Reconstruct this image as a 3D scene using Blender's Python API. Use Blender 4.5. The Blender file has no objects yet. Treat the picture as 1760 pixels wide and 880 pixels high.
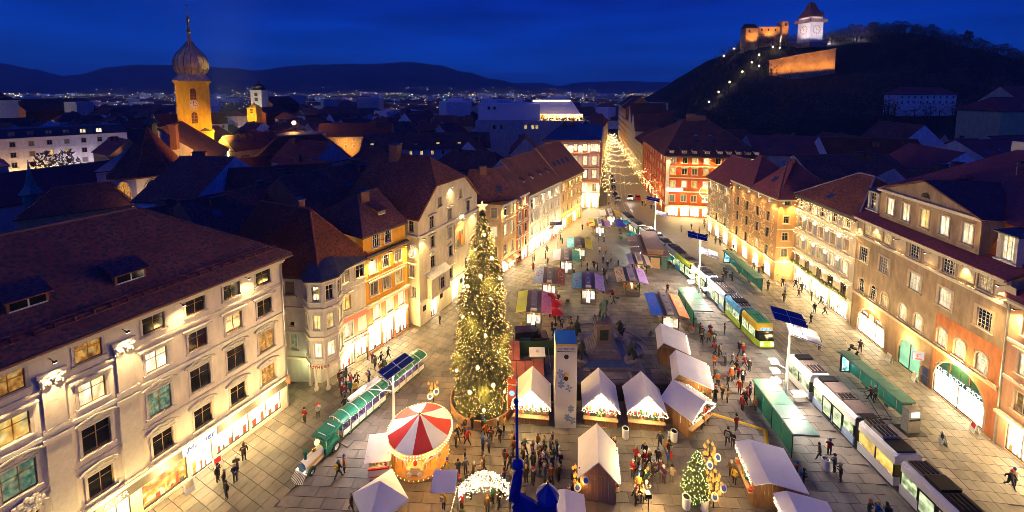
import bpy, bmesh, math, random
from mathutils import Vector, Matrix, noise
R = math.radians
rnd = random.Random(7)
SC = bpy.context.scene
COL = SC.collection

# ------------------------------------------------------------------ camera, world, exposure
EYE = 35.5
cd = bpy.data.cameras.new("camera"); cam = bpy.data.objects.new("camera", cd); COL.objects.link(cam)
cam.location = (0, 0, EYE); cam.rotation_euler = (R(85), 0, 0)
cd.sensor_width = 36; cd.lens = 680 / 1760 * 36; cd.shift_y = -222.5 / 1760
cd.clip_start = .5; cd.clip_end = 20000
SC.camera = cam
SC.view_settings.view_transform = 'Standard'; SC.view_settings.look = 'None'
SC.view_settings.exposure = .6; SC.view_settings.gamma = 1
SC.cycles.use_denoising = True; SC.cycles.filter_width = .75; SC.cycles.denoising_prefilter = 'ACCURATE'
SC.cycles.max_bounces = 5; SC.cycles.diffuse_bounces = 3; SC.cycles.glossy_bounces = 3
SC.cycles.transparent_max_bounces = 6; SC.cycles.caustics_reflective = False; SC.cycles.caustics_refractive = False
SC.cycles.sample_clamp_indirect = 6

W = bpy.data.worlds.new("World"); SC.world = W; W.use_nodes = True
wn, wl = W.node_tree.nodes, W.node_tree.links
bg = wn['Background']
geo = wn.new('ShaderNodeTexCoord'); sep = wn.new('ShaderNodeSeparateXYZ'); wl.new(geo.outputs['Generated'], sep.inputs[0])
ramp = wn.new('ShaderNodeValToRGB'); wl.new(sep.outputs['Z'], ramp.inputs[0])
cr = ramp.color_ramp
cr.elements[0].position = 0; cr.elements[0].color = (.0008, .0400, .270, 1)
cr.elements[1].position = 1; cr.elements[1].color = (.0003, .0070, .175, 1)
e = cr.elements.new(.10); e.color = (.0004, .0290, .275, 1)
e = cr.elements.new(.22); e.color = (.0003, .0140, .215, 1)
mp = wn.new('ShaderNodeMapping'); mp.inputs['Scale'].default_value = (2, 2, 16); wl.new(geo.outputs['Generated'], mp.inputs[0])
nz = wn.new('ShaderNodeTexNoise'); nz.inputs['Scale'].default_value = 1.6; nz.inputs['Detail'].default_value = 6; wl.new(mp.outputs[0], nz.inputs[0])
mr = wn.new('ShaderNodeMapRange'); mr.inputs[1].default_value = .3; mr.inputs[2].default_value = .75; mr.inputs[3].default_value = .72; mr.inputs[4].default_value = 1.3
wl.new(nz.outputs[0], mr.inputs[0])
vm = wn.new('ShaderNodeVectorMath'); vm.operation = 'SCALE'; wl.new(ramp.outputs[0], vm.inputs[0]); wl.new(mr.outputs[0], vm.inputs['Scale'])
# twilight from the sky texture, sun just below the horizon, laid over the dusk blue
sky = wn.new('ShaderNodeTexSky'); sky.sky_type = 'NISHITA'; sky.sun_disc = False
sky.sun_elevation = R(-5); sky.sun_rotation = R(-80)
mx = wn.new('ShaderNodeVectorMath'); mx.operation = 'MULTIPLY_ADD'
mx.inputs[1].default_value = (.004, .05, .10); wl.new(sky.outputs[0], mx.inputs[0]); wl.new(vm.outputs[0], mx.inputs[2])
wl.new(mx.outputs[0], bg.inputs[0]); bg.inputs[1].default_value = 1

sd = bpy.data.lights.new("afterglow", 'SUN'); sd.energy = .07; sd.angle = R(40); sd.color = (.62, .60, 1)
so = bpy.data.objects.new("afterglow", sd); so.rotation_euler = (R(50), 0, R(-60)); COL.objects.link(so)

# ------------------------------------------------------------------ helpers
_c5, _s5 = math.cos(R(5)), math.sin(R(5))
def G(u, v, h=0.):
    """ground (or height h) point seen at photo pixel (u, v)"""
    a, b = u - 880, 217.5 - v
    Y, Z = 680 * _c5 + b * _s5, -680 * _s5 + b * _c5
    t = (h - EYE) / Z
    return Vector((a * t, Y * t, h))
def D(u, v, dist):
    """point seen at photo pixel (u, v) at distance dist north of the camera"""
    a, b = u - 880, 217.5 - v
    Y, Z = 680 * _c5 + b * _s5, -680 * _s5 + b * _c5
    t = dist / Y
    return Vector((a * t, dist, EYE + Z * t))

class MB:
    def __init__(s): s.v = []; s.f = []; s.m = []
    def add(s, vs, fs, m=0, M=None):
        o = len(s.v)
        s.v += [tuple(M @ Vector(p)) if M else tuple(p) for p in vs]
        s.f += [tuple(i + o for i in f) for f in fs]; s.m += [m] * len(fs); return s
    def bx(s, x0, x1, y0, y1, z0, z1, m=0, M=None):
        return s.add([(x0,y0,z0),(x1,y0,z0),(x1,y1,z0),(x0,y1,z0),(x0,y0,z1),(x1,y0,z1),(x1,y1,z1),(x0,y1,z1)],
            [(0,3,2,1),(4,5,6,7),(0,1,5,4),(1,2,6,5),(2,3,7,6),(3,0,4,7)], m, M)
    def box(s, c, d, m=0, rz=0):
        M = Matrix.Translation(c) @ Matrix.Rotation(rz, 4, 'Z')
        return s.bx(-d[0]/2, d[0]/2, -d[1]/2, d[1]/2, -d[2]/2, d[2]/2, m, M)
    def tube(s, a, b, r0, r1=None, n=8, m=0, caps=True):
        a, b = Vector(a), Vector(b); r1 = r0 if r1 is None else r1
        z = (b - a).normalized(); x = z.orthogonal().normalized(); y = z.cross(x)
        vs = []
        for p, r in ((a, r0), (b, r1)):
            vs += [p + (x * math.cos(2*math.pi*i/n) + y * math.sin(2*math.pi*i/n)) * r for i in range(n)]
        fs = [(i, (i+1) % n, n + (i+1) % n, n + i) for i in range(n)]
        if caps: fs += [tuple(range(n))[::-1], tuple(range(n, 2*n))]
        return s.add(vs, fs, m)
    def path(s, pts, r, n=6, m=0):
        for a, b in zip(pts, pts[1:]): s.tube(a, b, r, r, n, m)
        return s
    def lathe(s, prof, n=12, m=0, c=(0,0,0), a0=0., a1=2*math.pi, sx=1., sy=1.):
        full = abs(a1 - a0 - 2*math.pi) < 1e-6; k = n if full else n + 1
        vs = []
        for r, z in prof:
            for i in range(k):
                t = a0 + (a1 - a0) * i / n
                vs.append((c[0] + r*sx*math.cos(t), c[1] + r*sy*math.sin(t), c[2] + z))
        fs = []
        for j in range(len(prof) - 1):
            for i in range(n):
                i2 = (i + 1) % k
                fs.append((j*k + i, j*k + i2, (j+1)*k + i2, (j+1)*k + i))
        return s.add(vs, fs, m)
    def prism(s, poly, z0, z1, m=0, mt=None, bottom=True):
        n = len(poly)
        s.add([(p[0], p[1], z0) for p in poly] + [(p[0], p[1], z1) for p in poly], [(i, (i+1) % n, n + (i+1) % n, n + i) for i in range(n)], m)
        s.add([(p[0], p[1], z1) for p in poly], [tuple(range(n))], m if mt is None else mt)
        if bottom: s.add([(p[0], p[1], z0) for p in poly], [tuple(range(n))[::-1]], m)
        return s
    def ball(s, c, r, n=8, k=5, m=0, sc=(1,1,1)):
        vs = [(0,0,1)]; 
        for j in range(1, k):
            a = math.pi*j/k
            vs += [(math.sin(a)*math.cos(2*math.pi*i/n), math.sin(a)*math.sin(2*math.pi*i/n), math.cos(a)) for i in range(n)]
        vs.append((0,0,-1)); L = len(vs) - 1
        fs = [(0, 1+i, 1+(i+1) % n) for i in range(n)]
        for j in range(k-2):
            b = 1 + j*n
            fs += [(b+i, b+n+i, b+n+(i+1) % n, b+(i+1) % n) for i in range(n)]
        b = 1 + (k-2)*n
        fs += [(b+i, L, b+(i+1) % n) for i in range(n)]
        return s.add([(c[0]+p[0]*r*sc[0], c[1]+p[1]*r*sc[1], c[2]+p[2]*r*sc[2]) for p in vs], fs, m)
    def octa(s, c, r, m=0):
        x, y, z = c
        return s.add([(x+r,y,z),(x-r,y,z),(x,y+r,z),(x,y-r,z),(x,y,z+r),(x,y,z-r)],
            [(0,2,4),(2,1,4),(1,3,4),(3,0,4),(2,0,5),(1,2,5),(3,1,5),(0,3,5)], m)
    def slab(s, quad, t, m=0):
        """closed slab: a quad (or polygon) with thickness t below it"""
        q = [Vector(p) for p in quad]; n = (q[1]-q[0]).cross(q[2]-q[0]).normalized()
        if n.z < 0: q.reverse(); n = -n
        k = len(q); lo = [p - n*t for p in q]
        return s.add(q + lo, [tuple(range(k)), tuple(range(k, 2*k))[::-1]] + [(i, k+i, k+(i+1) % k, (i+1) % k) for i in range(k)], m)
    def mesh(s, name, mats):
        me = bpy.data.meshes.new(name); me.from_pydata(s.v, [], s.f)
        for m in (mats if isinstance(mats, (list, tuple)) else [mats]): me.materials.append(m)
        if any(s.m): me.polygons.foreach_set('material_index', s.m)
        me.update(); return me
    def build(s, name, mats, parent=None, loc=(0,0,0), rz=0, smooth=False):
        me = s.mesh(name, mats)
        if smooth: me.polygons.foreach_set('use_smooth', [True]*len(me.polygons))
        return put(name, me, parent, loc, rz)
def put(name, data, parent=None, loc=(0,0,0), rz=0):
    o = bpy.data.objects.new(name, data); COL.objects.link(o)
    if parent: o.parent = parent
    o.location = loc; o.rotation_euler = (0, 0, rz); return o
LABELS = {}
def tag(o, label, cat, group=None, kind=None):
    o['label'] = label; o['category'] = cat
    if group: o['group'] = group
    if kind: o['kind'] = kind
    return o
def thing(name, label, cat, loc=(0,0,0), rz=0, group=None):
    return tag(put(name, None, None, loc, rz), label, cat, group)
def kind(o, k='stuff'): o['kind'] = k; return o
def dup(o, loc=None, rz=None, parent=None):
    c = o.copy(); COL.objects.link(c)
    if parent: c.parent = parent
    if loc is not None: c.location = loc
    if rz is not None: c.rotation_euler = (0, 0, rz)
    for ch in [k for k in KIDS.get(o.name, o.children)]: dup(ch, parent=c)
    return c
KIDS = {}

_mats = {}
def pm(name, col, rough=.75, var=.18, scale=2., bump=0., metal=0., col2=None, stretch=(1,1,1), tint=False, spec=None, world=False):
    """principled procedural material with mottled colour"""
    if name in _mats: return _mats[name]
    m = bpy.data.materials.new(name); m.use_nodes = True; nt = m.node_tree; b = nt.nodes['Principled BSDF']
    b.inputs['Roughness'].default_value = rough; b.inputs['Metallic'].default_value = metal
    if spec is not None: b.inputs['Specular IOR Level'].default_value = spec
    tc = nt.nodes.new('ShaderNodeTexCoord'); mp = nt.nodes.new('ShaderNodeMapping'); mp.inputs['Scale'].default_value = stretch
    nt.links.new(nt.nodes.new('ShaderNodeNewGeometry').outputs['Position'] if world else tc.outputs['Object'], mp.inputs[0])
    n = nt.nodes.new('ShaderNodeTexNoise'); n.inputs['Scale'].default_value = scale; n.inputs['Detail'].default_value = 5; n.inputs['Roughness'].default_value = .65
    nt.links.new(mp.outputs[0], n.inputs[0])
    r = nt.nodes.new('ShaderNodeValToRGB'); nt.links.new(n.outputs[0], r.inputs[0])
    c2 = col2 or tuple(min(1, c*(1+var)) for c in col); c1 = tuple(c*(1-var) for c in col)
    r.color_ramp.elements[0].position = .3; r.color_ramp.elements[0].color = (*c1, 1)
    r.color_ramp.elements[1].position = .7; r.color_ramp.elements[1].color = (*c2, 1)
    src = r.outputs[0]
    if tint:
        oi = nt.nodes.new('ShaderNodeObjectInfo'); mm = nt.nodes.new('ShaderNodeMix'); mm.data_type = 'RGBA'; mm.blend_type = 'MULTIPLY'; mm.inputs[0].default_value = 1
        nt.links.new(src, mm.inputs[6]); nt.links.new(oi.outputs['Color'], mm.inputs[7]); src = mm.outputs[2]
    nt.links.new(src, b.inputs['Base Color'])
    if bump:
        bp = nt.nodes.new('ShaderNodeBump'); bp.inputs['Strength'].default_value = bump; bp.inputs['Distance'].default_value = .05
        nt.links.new(n.outputs[0], bp.inputs['Height']); nt.links.new(bp.outputs[0], b.inputs['Normal'])
    _mats[name] = m; return m
def em(name, col, s, var=0., scale=3., stretch=(1,1,1), rand=0., cols=None):
    """emitter; var = uneven brightness, rand = brightness differs between objects, cols = colours seen inside"""
    if name in _mats: return _mats[name]
    m = bpy.data.materials.new(name); m.use_nodes = True; nt = m.node_tree; b = nt.nodes['Principled BSDF']
    b.inputs['Base Color'].default_value = (.05,.05,.05,1); b.inputs['Roughness'].default_value = .25
    b.inputs['Emission Color'].default_value = (*col, 1); b.inputs['Emission Strength'].default_value = s
    if var or cols:
        tc = nt.nodes.new('ShaderNodeTexCoord'); mp = nt.nodes.new('ShaderNodeMapping'); mp.inputs['Scale'].default_value = stretch
        oi = nt.nodes.new('ShaderNodeObjectInfo'); ad = nt.nodes.new('ShaderNodeVectorMath'); ad.operation = 'MULTIPLY_ADD'; ad.inputs[1].default_value = (37, 19, 53)
        nt.links.new(oi.outputs['Random'], ad.inputs[0]); nt.links.new(tc.outputs['Object'], ad.inputs[2]); nt.links.new(ad.outputs[0], mp.inputs[0])
        n = nt.nodes.new('ShaderNodeTexNoise'); n.inputs['Scale'].default_value = scale; n.inputs['Detail'].default_value = 3
        nt.links.new(mp.outputs[0], n.inputs[0])
        r = nt.nodes.new('ShaderNodeMapRange'); r.inputs[1].default_value = .3; r.inputs[2].default_value = .7
        r.inputs[3].default_value = s*(1-var); r.inputs[4].default_value = s*(1+var); nt.links.new(n.outputs[0], r.inputs[0])
        src = r.outputs[0]
        if rand:
            r2 = nt.nodes.new('ShaderNodeMapRange'); r2.inputs[3].default_value = 1-rand; r2.inputs[4].default_value = 1+rand*.5
            nt.links.new(oi.outputs['Random'], r2.inputs[0])
            mu = nt.nodes.new('ShaderNodeMath'); mu.operation = 'MULTIPLY'; nt.links.new(src, mu.inputs[0]); nt.links.new(r2.outputs[0], mu.inputs[1]); src = mu.outputs[0]
        nt.links.new(src, b.inputs['Emission Strength'])
        if cols:
            rp = nt.nodes.new('ShaderNodeValToRGB'); nt.links.new(n.outputs['Color'], rp.inputs[0])
            sp = nt.nodes.new('ShaderNodeSeparateColor'); nt.links.new(n.outputs['Color'], sp.inputs[0]); nt.links.new(sp.outputs[1], rp.inputs[0])
            for i, c in enumerate(cols):
                el = rp.color_ramp.elements[0] if i == 0 else rp.color_ramp.elements[-1] if i == len(cols)-1 else rp.color_ramp.elements.new(.3+.4*i/(len(cols)-1))
                el.color = (*c, 1); el.position = .3+.4*i/(len(cols)-1)
            nt.links.new(rp.outputs[0], b.inputs['Emission Color'])
    _mats[name] = m; return m
WK = 1.42
def lamp(kind, loc, energy, col=(1,.72,.42), size=.3, rot=None, angle=120, blend=.8, name='lamp_light', parent=None, to=None):
    d = bpy.data.lights.new(name, kind); d.energy = energy * WK; d.color = (col[0], col[1]*.90, col[2]*.58) if col[2] < .8*col[0] else col
    if kind in ('POINT', 'SPOT'): d.shadow_soft_size = size
    if kind == 'SPOT': d.spot_size = R(angle); d.spot_blend = blend
    if kind == 'AREA': d.size = size
    o = bpy.data.objects.new(name, d); COL.objects.link(o); o.location = loc
    if parent: o.parent = parent
    if to is not None: o.rotation_euler = (Vector(to) - Vector(loc)).to_track_quat('-Z', 'Y').to_euler()
    elif rot: o.rotation_euler = rot
    return o
def text(s, size, mat, parent, loc, rz=0, name='lettering', ext=.03, align='CENTER', tilt=90, shear=0):
    c = bpy.data.curves.new(name, 'FONT'); c.body = s; c.size = size; c.extrude = ext; c.align_x = align; c.align_y = 'CENTER'; c.shear = shear
    c.resolution_u = 3; c.materials.append(mat)
    q = bpy.data.objects.new('text', c); COL.objects.link(q); dg = bpy.context.evaluated_depsgraph_get()
    me = bpy.data.meshes.new_from_object(q.evaluated_get(dg)); bpy.data.objects.remove(q); bpy.data.curves.remove(c)
    o = put(name, me, parent, loc); o.rotation_euler = (R(tilt), 0, rz); return o

WARM = (1, .66, .34); WHITE = (1, .86, .66); AMBER = (1, .48, .10); COOL = (.86, .94, 1)
# ------------------------------------------------------------------ materials
def tiles(name, c1, c2, c3):
    """clay tiles: courses in the relief, moss and weather patches in the colour"""
    m = pm(name, c1, .85, .25, .35, 0, col2=c2, spec=.25); nt = m.node_tree; b = nt.nodes['Principled BSDF']
    tc = nt.nodes.new('ShaderNodeTexCoord')
    n2 = nt.nodes.new('ShaderNodeTexNoise'); n2.inputs['Scale'].default_value = 3.5; n2.inputs['Detail'].default_value = 6; nt.links.new(tc.outputs['Object'], n2.inputs[0])
    rr = nt.nodes.new('ShaderNodeMapRange'); rr.inputs[1].default_value = .45; rr.inputs[2].default_value = .62; nt.links.new(n2.outputs[0], rr.inputs[0])
    mm = nt.nodes.new('ShaderNodeMix'); mm.data_type = 'RGBA'; nt.links.new(rr.outputs[0], mm.inputs[0])
    src = b.inputs['Base Color'].links[0].from_socket; nt.links.new(src, mm.inputs[6]); mm.inputs[7].default_value = (*c3, 1); nt.links.new(mm.outputs[2], b.inputs['Base Color'])
    wv = nt.nodes.new('ShaderNodeTexWave'); wv.wave_type = 'BANDS'; wv.bands_direction = 'Z'; wv.wave_profile = 'SAW'; wv.inputs['Scale'].default_value = 1.7; wv.inputs['Distortion'].default_value = .6; wv.inputs['Detail'].default_value = 2
    nt.links.new(tc.outputs['Object'], wv.inputs[0])
    ad = nt.nodes.new('ShaderNodeMath'); ad.operation = 'MULTIPLY_ADD'; ad.inputs[1].default_value = .6; nt.links.new(n2.outputs[0], ad.inputs[0]); nt.links.new(wv.outputs[0], ad.inputs[2])
    bp = nt.nodes.new('ShaderNodeBump'); bp.inputs['Strength'].default_value = .6; bp.inputs['Distance'].default_value = .12
    nt.links.new(ad.outputs[0], bp.inputs['Height']); nt.links.new(bp.outputs[0], b.inputs['Normal']); return m
TILE = tiles('tile_brown', (.25,.080,.060), (.34,.115,.080), (.11,.050,.050))
TILER = tiles('tile_red', (.20,.060,.038), (.27,.085,.050), (.12,.045,.035))
TILED = tiles('tile_dark', (.25,.092,.082), (.34,.12,.10), (.10,.058,.062))
TILEP = tiles('tile_plum', (.31,.080,.095), (.38,.10,.11), (.21,.065,.080))
RIDGE = pm('ridge_tile', (.26,.11,.08), .8, .2, 5)
ZINC = pm('zinc_sheet', (.085,.085,.10), .55, .25, 1.5, metal=.2)
COPPER = pm('copper_green', (.10,.26,.22), .6, .3, 2)
BRICK = pm('chimney_brick', (.30,.13,.09), .9, .3, 6, .4)
def stucco(name, c, var=.10): return pm(name, c, .88, var+.10, .9, .18, stretch=(1.3,1.3,.4))
TRIM = pm('trim_stone', (.58,.52,.45), .8, .12, 3, .1)
CREAM = pm('trim_cream', (.70,.64,.52), .8, .1, 3)
WOODF = pm('window_oak', (.36,.20,.07), .5, .2, 8)
WHITEF = pm('window_white', (.75,.73,.68), .5, .06, 8)
GREYF = pm('window_grey', (.28,.27,.27), .6, .1, 8)
IRON = pm('dark_iron', (.025,.026,.03), .45, .2, 6, metal=.6)
STEEL = pm('steel', (.42,.43,.45), .35, .1, 4, metal=.8)
DARKW = pm('dark_fascia', (.07,.06,.055), .5, .2, 2)
WHITEP = pm('white_paint', (.78,.77,.74), .5, .05, 3)
GLASSD = pm('night_glass', (.012,.014,.018), .06, .2, 2, spec=.7)
GLASSB = pm('blind_glass', (.20,.19,.17), .3, .3, 2, stretch=(1,1,3))
SHUT = pm('shutter_grey', (.30,.33,.38), .7, .1, 4)
PANE = {
 'd': GLASSD, 'b': GLASSB, 's': SHUT,
 'y': em('lit_yellow', (1,.58,.12), .62, .5, 1.6, (1.2,1,.7), .45, [(1,.42,.06),(1,.66,.16),(1,.84,.45)]),
 'w': em('lit_white', (1,.82,.48), .95, .5, 1.8, (1.5,1,.6), .4, [(1,.58,.18),(1,.82,.48),(1,.95,.78)]),
 'o': em('amber_lit_reflected', (1,.45,.06), .36, .65, 2.4, (1.4,1,1), .5, [(.25,.08,.01),(1,.40,.05),(1,.74,.25)]),  # lit rooms, and tree lights reflected in palace glass, painted as glow
 'm': em('lit_dim', (1,.6,.25), .16, .7, 2.2, (1.5,1,.7), .7),
 'g': em('lit_green', (.35,.72,.42), .26, .6, 2.6, (1.5,1,1), .3, [(.05,.22,.14),(.30,.55,.34),(.9,.7,.3)]),
}
SHOP = em('shop_light', (1,.72,.34), 6, .45, .9, (1,1,1.3), .25, [(1,.50,.14),(1,.74,.38),(1,.90,.66)])
SHOPW = em('shop_white', (1,.78,.42), 8.5, .35, 1.1, (1,1,1.3), .2, [(1,.66,.26),(1,.82,.50),(1,.95,.82)])
SHOPR = em('shop_red', (1,.5,.16), 1.1, .7, 1.3, (1,1,1.2), 0, [(.8,.06,.01),(1,.36,.04),(1,.85,.5)])
SHOPG = em('shop_green', (.42,1,.55), .6, .3, .7, (1,1,1), 0)
BULB = em('warm_bulb', (1,.58,.18), 5)
BULBW = em('white_bulb', (1,.74,.40), 5)
FLOOD = em('flood_glass', (1,.82,.5), 22)
SIGNW = em('sign_white', (.95,.97,1), 1.1)

# ------------------------------------------------------------------ windows, facades, houses
_wm = {}
def wmesh(key, fn):
    if key not in _wm: _wm[key] = fn()
    return _wm[key]
def arcpts(w, h, n=8):
    """outline of an arched opening, springing at the top of the square part"""
    r = w/2; zs = h/2 - r
    return [(-r, -h/2), (r, -h/2)] + [(r*math.cos(math.pi*i/n), zs + r*math.sin(math.pi*i/n)) for i in range(n+1)]
def frame_mesh(w, h, style, arch, fm):
    b = MB(); t = .07; y0, y1 = .12, .20; zt = h/2 - (w/2 if arch else 0)
    b.bx(-w/2, -w/2+t, y0, y1, -h/2, zt); b.bx(w/2-t, w/2, y0, y1, -h/2, zt); b.bx(-w/2+t, w/2-t, y0, y1, -h/2, -h/2+t)
    if arch:
        p = arcpts(w, h)[2:]; 
        for a, c in zip(p, p[1:]):
            k = 1 - 2*t/w; zs = h/2 - w/2
            q = lambda s: (s[0]*k, zs + (s[1]-zs)*k)
            a2, c2 = q(a), q(c)
            b.add([(a[0],y0,a[1]),(c[0],y0,c[1]),(c2[0],y0,c2[1]),(a2[0],y0,a2[1])], [(0,1,2,3)])
        b.bx(-w/2+t, w/2-t, y0, y1, zt-t/2, zt+t/2)
    else: b.bx(-w/2+t, w/2-t, y0, y1, h/2-t, h/2)
    nv, hs = {'x': (1, [.66]), '2': (1, [.36,.68]), 'g': (3, [.22,.42,.62,.82]), 'p': (0, []), 'v': (1, []), 'c': (1, [.5]), 't': (2, [.68]), 'k': (2, [.3,.55,.8])}[style]
    top = zt - (0 if arch else t)
    for i in range(nv):
        x = -w/2 + w*(i+1)/(nv+1); b.bx(x-.028, x+.028, y0+.012, y1-.012, -h/2+t, top)
    for f in hs:
        z = -h/2 + f*(zt + h/2)
        for i in range(nv+1):
            xa = -w/2 + (t if i == 0 else w*i/(nv+1)+.028); xb = -w/2 + (w-t if i == nv else w*(i+1)/(nv+1)-.028)
            b.bx(xa, xb, y0+.02, y1-.02, z-.022, z+.022)
    return b.mesh('window', fm)
def pane_mesh(w, h, arch, mat):
    p = arcpts(w, h) if arch else [(-w/2,-h/2),(w/2,-h/2),(w/2,h/2),(-w/2,h/2)]
    return MB().add([(x, .17, z) for x, z in p], [tuple(range(len(p)))]).mesh('pane', mat)
def surround_mesh(w, h, arch, tm, tw=.16, proud=.06, sill=True):
    b = MB(); zt = h/2 - (w/2 if arch else 0)
    b.bx(-w/2-tw, -w/2, -proud, .01, -h/2, zt); b.bx(w/2, w/2+tw, -proud, .01, -h/2, zt)
    if arch:
        p = arcpts(w, h)[2:]; zs = zt; k = 1 + 2*tw/w
        for a, c in zip(p, p[1:]):
            o = lambda s: (s[0]*k, zs + (s[1]-zs)*k)
            a2, c2 = o(a), o(c)
            b.add([(a[0],-proud,a[1]),(c[0],-proud,c[1]),(c2[0],-proud,c2[1]),(a2[0],-proud,a2[1]),
                   (a[0],.01,a[1]),(c[0],.01,c[1]),(c2[0],.01,c2[1]),(a2[0],.01,a2[1])], [(0,1,2,3)[::-1],(0,4,5,1),(2,6,7,3)])
    else: b.bx(-w/2-tw, w/2+tw, -proud, .01, h/2, h/2+tw)
    if sill: b.bx(-w/2-tw-.06, w/2+tw+.06, -proud-.12, .01, -h/2-.13, -h/2)
    return b.mesh('surround', tm)
def hood_mesh(w, kind_, tm):
    b = MB(); W2 = w/2 + .42
    if kind_ == 'flat': b.bx(-W2, W2, -.30, .01, 0, .12); b.bx(-W2+.08, W2-.08, -.2, .01, -.10, 0)
    elif kind_ == 'curve':
        n = 7
        for i in range(n):
            x0, x1 = -W2 + 2*W2*i/n, -W2 + 2*W2*(i+1)/n
            f = lambda x: .34*(1-(x/W2)**2)
            b.add([(x0,-.30,f(x0)),(x1,-.30,f(x1)),(x1,.01,f(x1)),(x0,.01,f(x0)),(x0,-.30,f(x0)+.11),(x1,-.30,f(x1)+.11),(x1,.01,f(x1)+.11),(x0,.01,f(x0)+.11)],
                  [(0,3,2,1),(4,5,6,7),(0,1,5,4),(1,2,6,5),(2,3,7,6),(3,0,4,7)])
        b.bx(-W2+.25, W2-.25, -.10, .01, -.18, .02)
        b.ball((0,-.08,.10), .16, 6, 4, 0, (1.6,.6,.8))
    elif kind_ == 'tri':
        b.add([(-W2,-.26,0),(W2,-.26,0),(0,-.26,.45),(-W2,.01,0),(W2,.01,0),(0,.01,.45)], [(0,1,2),(0,3,4,1),(1,4,5,2),(2,5,3,0)])
    return b.mesh('hood', tm)
def window(root, P, ang, s, z, w, h, style='x', pane='d', fm=WOODF, tm=TRIM, hood=None, arch=False, sur=True, tw=.16, sill=True, hz=.28):
    e = Vector((math.cos(ang), math.sin(ang), 0)); loc = Vector((P[0], P[1], 0)) + e*s + Vector((0,0,z))
    k = (w, h, style, arch, fm.name)
    o = put('window', wmesh(('f',)+k, lambda: frame_mesh(w, h, style, arch, fm)), root, loc, ang)
    m = PANE[pane] if isinstance(pane, str) else pane
    put('pane', wmesh(('p', w, h, arch, m.name), lambda: pane_mesh(w, h, arch, m)), o)
    if sur: put('surround', wmesh(('s', w, h, arch, tm.name, tw, sill), lambda: surround_mesh(w, h, arch, tm, tw, .06, sill)), o)
    if hood: put('hood', wmesh(('h', w, hood, tm.name), lambda: hood_mesh(w, hood, tm)), o, (0, 0, h/2 + hz))
    return o
def wall_mesh(b, L, z0, z1, ops, d=.25, T=None, m=0):
    """wall in the plane y=0 with openings (x0,x1,za,zb,arch) cut through, reveals d deep"""
    xs = sorted({0., L} | {round(v, 3) for o in ops for v in o[:2] if 0 < v < L}); zs = sorted({z0, z1} | {round(v, 3) for o in ops for v in o[2:4] if z0 < v < z1})
    idx = {}; V = []; F = []
    def vi(x, z):
        if (x, z) not in idx: idx[(x, z)] = len(V); V.append((x, 0, z))
        return idx[(x, z)]
    for xa, xb in zip(xs, xs[1:]):
        for za, zb in zip(zs, zs[1:]):
            cx, cz = (xa+xb)/2, (za+zb)/2
            if any(o[0] < cx < o[1] and o[2] < cz < o[3] for o in ops): continue
            F.append((vi(xa,za), vi(xb,za), vi(xb,zb), vi(xa,zb)))
    b.add(V, F, m, T)
    for x0, x1, za, zb, arch in ops:
        if arch:
            w, h = x1-x0, zb-za; cx, cz = (x0+x1)/2, (za+zb)/2
            p = [(x+cx, z+cz) for x, z in arcpts(w, h)]; n = len(p)
            top = p[2:]
            for i in range(len(top)-1):
                a, c = top[i], top[i+1]; k = (x1, zb) if (a[0]+c[0])/2 > cx else (x0, zb)
                b.add([(a[0],0,a[1]),(k[0],0,k[1]),(c[0],0,c[1])], [(0,1,2)], m, T)
            b.add([(cx,0,zb),(x1,0,zb),(top[len(top)//2][0],0,top[len(top)//2][1])], [(0,1,2)], m, T)
        else: p = [(x0,za),(x1,za),(x1,zb),(x0,zb)]; n = 4
        b.add([(x,0,z) for x, z in p] + [(x,d,z) for x, z in p], [(i, n+i, n+(i+1) % n, (i+1) % n) for i in range(n)], m, T)

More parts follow.
